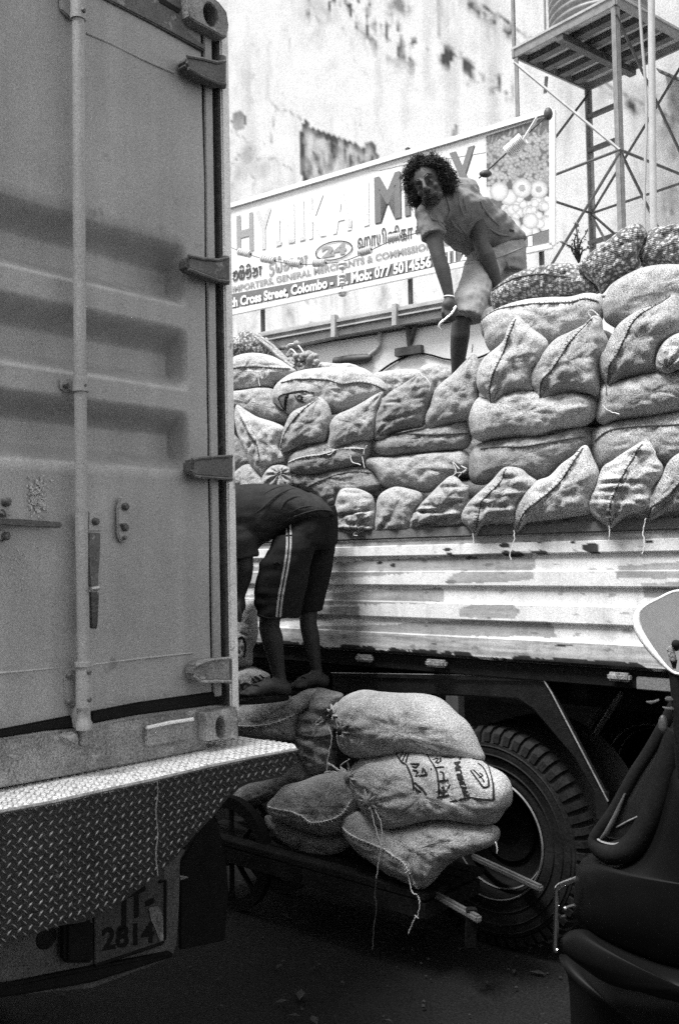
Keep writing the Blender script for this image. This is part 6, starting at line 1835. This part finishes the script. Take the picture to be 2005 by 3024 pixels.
# ------------------------------------------------------------------ the stooping man
def B_(x, y, d=4.72): return at(*zp('B', x, y), d)
pb_ = thing('person', 'man in dark shirt and striped dark shorts stooping over the sacks behind the container', 'person', B_(420, 2090))
mb = MB()
HB = B_(-330, 520, 4.68)
rb3 = CZ * 1.0; db3 = (-CX * .75 - CY * .66).normalized(); fb3 = (-CY * .75 + CX * .66).normalized()
head_shapes(mb, HB, rb3, db3, fb3)
limb(mb, [HB + db3 * -.02, B_(-120, 420), B_(20, 400)], [.056, .06, .09])
limb(mb, [B_(20, 400), B_(350, 360), B_(640, 340), B_(800, 440)], [.10, .10, .10, .09])
limb(mb, [B_(110, 520, 4.62), B_(190, 700, 4.60), B_(205, 880, 4.60), B_(190, 960, 4.62), B_(150, 1130, 4.64)], [.058, .047, .039, .040, .028])
limb(mb, [B_(60, 480, 4.86), B_(90, 720, 4.88), B_(80, 900, 4.86), B_(60, 1130, 4.78)], [.058, .047, .039, .028])
for wx, wy, wd2 in ((148, 1140, 4.64), (58, 1140, 4.78)):
    w0 = B_(wx, wy, wd2)
    limb(mb, [w0, w0 - CY * .045, w0 - CY * .07 - CX * .01], [.028, .034, .030], 12)
    for k in range(4):
        finger(mb, w0 - CY * .075 + CZ * (.030 - .020 * k) - CX * .006, [-CY - CX * .15, -CY * .8 - CX * .6, -CX * .8 - CY * .3], [.034, .026, .02], .0098, .008)
    finger(mb, w0 - CY * .04 + CZ * .034, [-CY + CZ * .3 + CX * .3, -CY + CX * .1, -CY - CX * .2], [.03, .026, .02], .0115, .009)
limb(mb, [B_(690, 580, 4.70), B_(550, 950, 4.67), B_(440, 1300, 4.64), B_(425, 1420, 4.65), B_(455, 1530, 4.66), B_(490, 1720, 4.68), B_(520, 1880, 4.69), B_(535, 1960, 4.69)], [.07, .062, .052, .051, .053, .040, .031, .034])
limb(mb, [B_(890, 580, 4.82), B_(855, 950, 4.84), B_(790, 1290, 4.83), B_(790, 1400, 4.83), B_(815, 1520, 4.84), B_(845, 1700, 4.86), B_(868, 1820, 4.87), B_(885, 1890, 4.87)], [.065, .056, .046, .044, .044, .034, .027, .030])
# feet with heels and toes
def foot(hx, hy, tx, ty, d0, d1):
    h, t = B_(hx, hy, d0), B_(tx, ty, d1)
    v = t - h
    s = v.cross(V((0, 0, 1))).normalized()
    limb(mb, [h, h + v * .35 + V((0, 0, .018)), h + v * .65 + V((0, 0, .004)), h + v * .84 - V((0, 0, .004))], [.034, .036, .034, .026])
    mb.ball(h + v * .72 + s * .02, .026); mb.ball(h + v * .70 - s * .02, .026)
    for k in range(5):
        q = h + v * (.84 - abs(k - 3) * .018) + s * (.038 - .0185 * (4 - k)) - V((0, 0, .008))
        limb(mb, [q, q + v * .10 + V((0, 0, .003)), q + v * .145 - V((0, 0, .004))], [.0105, .0095, .0085], 8)
    return h, t, v, s
F1 = foot(575, 1995, 180, 2030, 4.69, 4.60)
F2 = foot(930, 1925, 650, 1955, 4.88, 4.80)
vs, fs = fuse(mb, .006, 4)
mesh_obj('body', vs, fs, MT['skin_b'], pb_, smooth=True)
mb = MB()
mb.ball(HB - db3 * .045 - fb3 * .015, .084, .085, .098, 16, 10, rot=Matrix((rb3, db3, fb3)).transposed())
hv, hf = fuse(mb, .010, 2, lambda v, n: .006 * noise.noise(v * 50))
mesh_obj('hair', hv, hf, MT['hair'], pb_, smooth=True)
for (h, t, v, s), nm in ((F1, 0), (F2, 1)):
    out = []
    for k in range(28):
        a = 2 * math.pi * k / 28
        u = math.cos(a)
        wdt = .043 + .008 * u
        out.append(h + v * (.50 + .60 * u) + s * wdt * math.sin(a) * (1.15 if abs(u) < .8 else 1) - V((0, 0, .036)))
    sl_ = MB().prism(out, V((0, 0, -.020))).build('slipper', MT['rubber'], pb_, bevel=.005)
    m = MB()
    m.tube(catmull([h + v * .62 + s * .046 - V((0, 0, .03)), h + v * .70 + s * .03 + V((0, 0, .026)), h + v * .86 + s * .012 + V((0, 0, .006)), h + v * .92 + s * .012 - V((0, 0, .03))], 4), .006, 6)
    m.tube(catmull([h + v * .60 - s * .046 - V((0, 0, .03)), h + v * .70 - s * .02 + V((0, 0, .028)), h + v * .86 + s * .010 + V((0, 0, .006))], 4), .006, 6)
    m.build('thong_strap', MT['rubber'], sl_, smooth=True)
# t-shirt over the bent back
mb = MB()
Yv = CZ * .155
def rg(x, yt, yb, d=4.72, k=1.0):
    sc = d / F / 3.152
    return (B_(x, (yt + yb) / 2, d), CY * ((yb - yt) / 2 * sc), CZ * .155 * k)
loft(mb, [rg(-200, 230, 560, k=.6), rg(-120, 170, 620), rg(0, 120, 690, k=1.15), rg(150, 92, 715, k=1.15), rg(300, 84, 705, k=1.1), rg(420, 88, 640, k=1.05), rg(520, 96, 560), rg(620, 114, 520), rg(720, 140, 500), rg(820, 178, 480), rg(910, 222, 450), rg(985, 290, 420, k=.9), rg(1030, 345, 400, k=.7)], 24)
mb.tube([B_(90, 470, 4.64), B_(170, 640, 4.60), B_(200, 790, 4.60)], [.085, .075, .068], 16)
mb.tube([B_(60, 450, 4.86), B_(90, 640, 4.87), B_(90, 780, 4.88)], [.08, .072, .066], 16)
def f2(v, n):
    px, py = proj(v)
    x, y = (px - 660) * 3.152, (py - 1400) * 3.152
    # creases fanning from the hip across the back
    a = math.atan2(y - 520, x - 1150)
    w_ = noise.noise(v * 5)
    return .008 * noise.noise(V((a * 9 + w_, math.hypot(x - 1150, y - 520) * .002, 3))) + .003 * noise.noise(v * 28) + .011 * max(0, 1 - abs(math.hypot(x - 800, (y - 640) * .8) - 480) / 40) * max(0, min(1, (900 - x) / 300)) * .6
cv, cf = fuse(mb, .007, 4, f2)
ts = mesh_obj('shirt', cv, cf, MT['dark_shirt'], pb_, smooth=True)
cb_ = BVHTree.FromPolygons(cv, cf)
q = drape(cb_, 'B', [(505, 470), (640, 405), (800, 350), (920, 332), (1035, 352)])
if len(q) > 3: MB().tube(q, .0045, 6).build('shirt_hem', MT['dark_shirt'], ts, smooth=True)
for pts, rad in (([(210, 410), (350, 330), (480, 215), (600, 150), (680, 132)], .008), ([(250, 385), (400, 300), (520, 200), (660, 160)], .006), ([(520, 370), (570, 265), (660, 215), (740, 218)], .009), ([(580, 400), (690, 325), (800, 300), (900, 300)], .006), ([(330, 225), (420, 160), (520, 120), (600, 110)], .006)):
    q = drape(cb_, 'B', pts, -.003)
    if len(q) > 3:
        n_ = len(q)
        MB().tube(q, [rad * math.sin(math.pi * (i + .5) / n_) for i in range(n_)], 8).build('cloth_fold', MT['dark_shirt'], ts, smooth=True)
# shorts
mb = MB()
def rg2(x0, x1, y, d, dep, tilt=0.0):
    sc = d / F / 3.152
    return (B_((x0 + x1) / 2, y, d), (CX + CY * tilt) * ((x1 - x0) / 2 * sc), CZ * dep)
loft(mb, [rg2(600, 1040, 360, 4.73, .12, .35), rg2(560, 1058, 430, 4.73, .155, .28), rg2(500, 1066, 540, 4.73, .165, .15), rg2(470, 1060, 640, 4.73, .16), rg2(520, 1000, 700, 4.73, .12)], 24)
loft(mb, [rg2(480, 880, 560, 4.66, .10), rg2(420, 860, 690, 4.64, .115), rg2(360, 822, 800, 4.63, .112), rg2(318, 800, 920, 4.63, .11), rg2(284, 772, 1060, 4.63, .105), rg2(282, 742, 1170, 4.63, .10), rg2(300, 722, 1280, 4.64, .10), rg2(312, 714, 1325, 4.64, .10)], 22)
loft(mb, [rg2(720, 1064, 560, 4.82, .10), rg2(740, 1044, 700, 4.83, .105), rg2(725, 1008, 880, 4.84, .10), rg2(705, 968, 1060, 4.85, .095), rg2(690, 940, 1210, 4.85, .09), rg2(690, 928, 1272, 4.85, .085)], 22)
def f3_(v, n):
    px, py = proj(v)
    x, y = (px - 660) * 3.152, (py - 1400) * 3.152
    k = max(0, min(1, (650 - x) / 250))
    return .012 * k * noise.noise(V((v.z * 24, v.x * 8, 1))) + .006 * noise.noise(V((v.x * 14, v.y * 8, v.z * 5))) + .002 * noise.noise(v * 35)
kv, kf = fuse(mb, .007, 4, f3_)
ks = mesh_obj('shorts', kv, kf, MT['dark_shorts'], pb_, smooth=True)
kb_ = BVHTree.FromPolygons(kv, kf)
for dx in (-10, 24):
    q = drape(kb_, 'B', [(602 + dx, 425), (602 + dx, 560), (600 + dx, 690), (580 + dx, 850), (552 + dx, 1000), (525 + dx, 1150), (505 + dx, 1332)], .003)
    if len(q) > 3: MB().ribbon(q, .0095, CZ).build('stripe', MT['stripe'], ks)
for pts in ([(440, 740), (470, 830), (500, 820), (530, 838)], [(310, 1300), (400, 1335), (530, 1340), (710, 1312)]):
    q = drape(kb_, 'B', pts, .001)
    if len(q) > 2: MB().tube(q, .004, 6).build('seam', MT['dark_shorts'], ks, smooth=True)

# ================================================================== handcart under the sacks
hcart = thing('handcart', 'low wooden handcart with two worn shafts and a prop leg under the stacked sacks', 'handcart', (0.3, 4.3, 0))
ZC = .36
A1, A2 = on_z(*zp('Y', 770, 650), ZC), on_z(*zp('Y', 1010, 785), ZC)
B1, B2 = on_z(*zp('Y', 1110, 490), ZC), on_z(*zp('Y', 1370, 610), ZC)
for p, q in ((A1, A2), (B1, B2)):
    d = (q - p).normalized(); s = d.cross(V((0, 0, 1))).normalized()
    p0 = p - d * .25
    MB().box((p0 + q) / 2 - V((0, 0, .02)), (q - p0) / 2, s * .015, V((0, 0, .015))).build('shaft', MT['wood_top'], hcart, bevel=.008)
lg0 = A2 - (A2 - A1).normalized() * .05
lg1 = at(*zp('Y', 965, 985), lg0.y + .03)
MB().prism([lg0 + CX * .022, lg0 - CX * .022, lg1 - CX * .022, lg1 + CX * .022], V((0, .045, 0))).build('prop_leg', MT['wood'], hcart, bevel=.005)
for i in range(5):
    o_ = .05 + i * .09
    a, b = TRUCK.p - Td * .02 + Tn * o_, TRUCK.p - Td * 1.55 + Tn * o_
    MB().box((a + b) / 2 + V((0, 0, ZC - .005)), (a - b) / 2, Tn * .040, V((0, 0, .014))).build('plank', MT['wood'], hcart, bevel=.003)
for o_ in (.08, .42):
    a, b = TRUCK.p - Td * .04 + Tn * o_, TRUCK.p - Td * 1.6 + Tn * o_
    MB().box((a + b) / 2 + V((0, 0, ZC - .06)), (a - b) / 2, Tn * .03, V((0, 0, .038))).build('side_rail', MT['wood'], hcart, bevel=.004)
for u in (-.05, -.75, -1.45):
    MB().box(TRUCK.p + Td * u + Tn * .25 + V((0, 0, ZC - .06)), Td * .03, Tn * .2, V((0, 0, .03))).build('cross_bar', MT['wood'], hcart)
for o_ in (.03, .36):
    c = TRUCK.p - Td * 1.3 + Tn * o_ + V((0, 0, .28))
    wl = MB()
    wl.lathe([(.22, -.02), (.28, -.022), (.28, .022), (.22, .02), (.22, -.02)], c, Tn, 40)
    wo_ = wl.build('wheel', MT['rubber'], hcart, smooth=True)
    for k in range(8):
        a = math.pi * k / 4
        e = V((0, 0, 1)) * math.cos(a) + Td * math.sin(a)
        MB().tube([c + e * .05, c + e * .23], .014, 6).build('spoke', MT['wood'], wo_)
    MB().lathe([(0, -.06), (.055, -.06), (.06, 0), (.055, .06), (0, .06)], c, Tn, 16).build('hub', MT['wood'], wo_, smooth=True)
MB().tube([TRUCK.p - Td * 1.3 + Tn * .0 + V((0, 0, .28)), TRUCK.p - Td * 1.3 + Tn * .4 + V((0, 0, .28))], .02, 8).build('axle', MT['black'], hcart)

# ================================================================== three-wheeler at the picture edge
rk = thing('auto_rickshaw', 'black auto rickshaw nose with raked windscreen at the picture edge', 'auto rickshaw', (1.5, 2.4, 0))
Rd, Rn = RICK.d, RICK.n
def rpillow(k, poly, off, T, name, mat, parent=rk, N_=96, K=16, pw=2.2, ex=.5):
    out = np.array(catmull(zlift(k, poly), 8, True))
    d = np.r_[0, np.cumsum(np.linalg.norm(np.diff(np.vstack([out, out[:1]]), axis=0), axis=1))]
    q = np.linspace(0, d[-1], N_, endpoint=False)
    bd = np.stack([np.interp(q, d, np.r_[out[:, 0], out[0, 0]]), np.interp(q, d, np.r_[out[:, 1], out[0, 1]])], 1)
    c = bd.mean(0)
    rings = [math.sin((i / K) * math.pi / 2) for i in range(1, K + 1)]
    def S_(p, r, s=1):
        return RICK.hit(p[0], p[1], off) + Rn * (s * T * (1 - min(1, r) ** pw) ** ex)
    vs = [S_(c, 0)]
    for r in rings:
        vs += [S_(c + (b - c) * r, r) for b in bd]
    for r in (.8, .4):
        vs += [S_(c + (b - c) * r, r, -1) for b in bd]
    vs.append(S_(c, 0, -1))
    nr = K + 2
    fs = []
    for i in range(N_):
        j = (i + 1) % N_
        fs.append((0, 1 + i, 1 + j))
        for a in range(nr - 1):
            fs.append((1 + a * N_ + i, 1 + (a + 1) * N_ + i, 1 + (a + 1) * N_ + j, 1 + a * N_ + j))
        fs.append((1 + (nr - 1) * N_ + i, len(vs) - 1, 1 + (nr - 1) * N_ + j))
    o = mesh_obj(name, vs, fs, MT[mat], parent, smooth=True)
    bm = bmesh.new(); bm.from_mesh(o.data); bmesh.ops.recalc_face_normals(bm, faces=bm.faces); bm.to_mesh(o.data); bm.free()
    return o
rpillow('Q', [(575, 905), (510, 948), (462, 1020), (446, 1120), (438, 1230), (432, 1360), (450, 1440), (560, 1560), (760, 1680), (1000, 1780), (1240, 1870), (1700, 1960), (2600, 2000), (3000, 1500), (2900, 700), (2400, 300), (1700, 60), (1330, -60), (1250, 120), (1190, 360), (1120, 620), (1000, 860), (820, 960), (700, 960), (640, 930)], -.10, .16, 'cowl', 'car_black', pw=3.0)
rpillow('Q', [(430, 1560), (345, 1590), (305, 1640), (312, 1720), (400, 1800), (520, 1890), (640, 1970), (800, 2030), (1000, 2070), (1200, 2130), (1800, 2240), (2500, 2260), (2500, 1900), (1700, 1930), (1200, 1850), (900, 1750), (650, 1640), (520, 1570)], -.02, .09, 'mudguard', 'car_black', pw=2.0)
rpillow('Q', [(300, 1770), (360, 1870), (380, 1960), (395, 2150), (405, 2500), (420, 2900), (2400, 3100), (2400, 2100), (1200, 2090), (800, 2010), (560, 1900), (420, 1800)], -.22, .10, 'lower_body', 'car_black', pw=4.0)
# windscreen in its thick rubber seal
wsp = [(606, 790), (640, 725), (700, 640), (760, 560), (840, 430), (930, 250), (1010, 120), (1090, 0), (1180, -160), (1330, -420), (1900, -420), (1700, 100), (1560, 300), (1300, 420), (1180, 520), (1080, 610), (980, 700), (860, 800), (760, 840), (660, 825)]
rpillow('Q', wsp, -.02, .015, 'windscreen', 'glass_dark', pw=6)
seal = catmull([(1330, -440), (1090, 0), (930, 250), (760, 555), (640, 720), (596, 790), (610, 850), (700, 905), (800, 905), (900, 860), (1000, 740), (1090, 560), (1150, 380), (1220, 120), (1300, -120)], 6)
MB().tube([RICK.hit(*zp('Q', *p), -.015) for p in seal], [.020 + .016 * min(1, max(0, (i - 30) / 12)) for i in range(len(seal))], 10).build('rubber_seal', MT['rubber'], rk, smooth=True)
MB().tube([RICK.hit(*zp('Q', *p), .004) for p in catmull([(612, 800), (660, 826), (740, 842), (820, 824), (900, 770)], 5)], .004, 6).build('seal_bead', MT['galv'], rk, smooth=True)
MT['glint'] = M('trim_and_glint', .10, rough=.45, metal=.4, var=.3, scale=30, bump=.1)
st_ = [(845, 412), (800, 520), (745, 640), (690, 740), (640, 795)]
MB().tube([RICK.hit(*zp('Q', *p), .004) for p in st_], [.003, .006, .008, .008, .004], 8).build('screen_glint', MT['glint'], rk, smooth=True)  # streak of reflection on the windscreen laid on as a pale strip
for x0, y0, x1, y1 in ((990, 590, 770, 700),):
    MB().tube([RICK.hit(*zp('Q', x0, y0), -.005), RICK.hit(*zp('Q', (x0 + x1) / 2 - 10, (y0 + y1) / 2), -.002), RICK.hit(*zp('Q', x1, y1), -.005)], .003, 6).build('screen_glint', MT['galv'], rk, smooth=True)
# chrome guard loop at the nose
lp_ = catmull([(440, 1132), (370, 1158), (310, 1182), (278, 1205), (265, 1250), (264, 1400), (260, 1560), (256, 1720), (275, 1745)], 6)
MB().tube([RICK.hit(*zp('Q', *p), .02) for p in lp_], .0085, 10).build('guard_loop', MT['chrome'], rk, smooth=True)
for pts in ([(340, 1385), (370, 1370), (420, 1358)], [(300, 1460), (340, 1448)]):
    MB().tube([RICK.hit(*zp('Q', *p), .0) for p in pts], .005, 6).build('lever', MT['glint'], rk, smooth=True)
MB().ball(RICK.hit(*zp('Q', 340, 1386), .005), .007, nu=8, nv=6).build('lever_tip', MT['chrome'], rk, smooth=True)
# wheel under the mudguard, rear wheel and roof of the rickshaw outside the picture
for u, o_ in ((.55, -.35), (2.1, -.05), (2.1, -1.1)):
    c = RICK.p + Rd * u + Rn * o_ + V((0, 0, .21))
    MB().lathe([(0, .05), (.11, .05), (.13, .06), (.19, .055), (.21, .02), (.21, -.02), (.19, -.055), (.13, -.06), (0, -.05)], c, Rn, 30).build('wheel', MT['tyre'], rk, smooth=True)
MB().box(RICK.p + Rd * 1.75 + Rn * -.6 + V((0, 0, 1.78)), Rd * 1.0, Rn * .62, V((0, 0, .03))).build('roof', MT['car_black'], rk, bevel=.02)
for u in (.85, 2.6):
    for o_ in (-.05, -1.15):
        MB().tube([RICK.p + Rd * u + Rn * o_ + V((0, 0, .9)), RICK.p + Rd * u + Rn * o_ + V((0, 0, 1.78))], .02, 8).build('roof_pillar', MT['car_black'], rk)
MB().box(RICK.p + Rd * 2.0 + Rn * -.6 + V((0, 0, .62)), Rd * .7, Rn * .6, V((0, 0, .3))).build('rear_body', MT['car_black'], rk, bevel=.06)
# side mirror on its stalk
MR = Plane(tuple(at(2000, 1850, 2.45))[:2], (0.95, -0.31))
mo = [(1568, 178), (1450, 205), (1350, 255), (1225, 318), (1130, 382), (1085, 440), (1082, 560), (1130, 680), (1225, 820), (1335, 950), (1450, 1062), (1560, 1110), (1760, 1080), (1960, 900), (2060, 620), (1990, 340), (1800, 200)]
oc = catmull(zz('M', mo), 5, True)
mcx = np.mean(oc, 0)
mv = [MR.hit(*mcx, .0)] + [MR.hit(*p) for p in oc]
mv = [v + V((0, 0, 0)) for v in mv]
# the glass leans back, catching the sky
cM = mv[0]
def lean(v): return v + MR.n * (-.22 * (v.z - cM.z))
gl = [lean(v) for v in mv]
MB().add(gl, [(0, 1 + i, 1 + (i + 1) % len(oc)) for i in range(len(oc))]).build('mirror_glass', MT['mirror'], rk, smooth=True)
nO = len(oc)
rim_r = [.0035 + .0065 * max(0, math.sin(max(0, min(1, (i - 18) / 32)) * math.pi)) for i in range(nO)]
MB().tube([lean(MR.hit(*p)) for p in list(oc) + [oc[0]]], rim_r + [rim_r[0]], 10).build('mirror_rim', MT['lit_paint'], rk, smooth=True)
MB().add([v - MR.n * .03 * (0.0 if i else 1.0) - MR.n * .004 for i, v in enumerate(gl)], [(0, 1 + (i + 1) % nO, 1 + i) for i in range(nO)]).build('mirror_shell', MT['car_black'], rk, smooth=True)
def mp(x, y, o_=.0): return MR.hit(*zp('M', x, y), o_)
m = MB().prism([mp(x, y, .03) for x, y in [(1420, 830), (1500, 800), (1545, 980), (1465, 995)]], -MR.n * .03)
m.build('mirror_clamp', MT['hinge_metal'], rk, bevel=.004)
MB().ball(mp(1530, 785, .03), .012, nu=10, nv=8).build('mirror_screw', MT['rubber'], rk, smooth=True)
MB().tube([mp(1500, 960, .01), mp(1520, 1200, .01), mp(1560, 1500, .01), mp(1600, 1900, .0), mp(1640, 2300, -.02)], [.012, .014, .016, .02, .022], 10).build('mirror_stalk', MT['rubber'], rk, smooth=True)
for pts in ([(1400, 1395), (1530, 1392), (1530, 1435), (1410, 1440)], [(1365, 1505), (1430, 1515), (1535, 1500), (1535, 1542), (1430, 1538)], [(1180, 1445), (1270, 1440), (1340, 1418), (1335, 1438), (1240, 1475)]):
    MB().prism([mp(x, y, .02) for x, y in pts], -MR.n * .02).build('bracket', MT['glint'], rk, bevel=.003)
MB().ball(mp(1380, 1700, .0), .012, .008, .024, 10, 8).build('reflector', MT['glint'], rk, smooth=True)
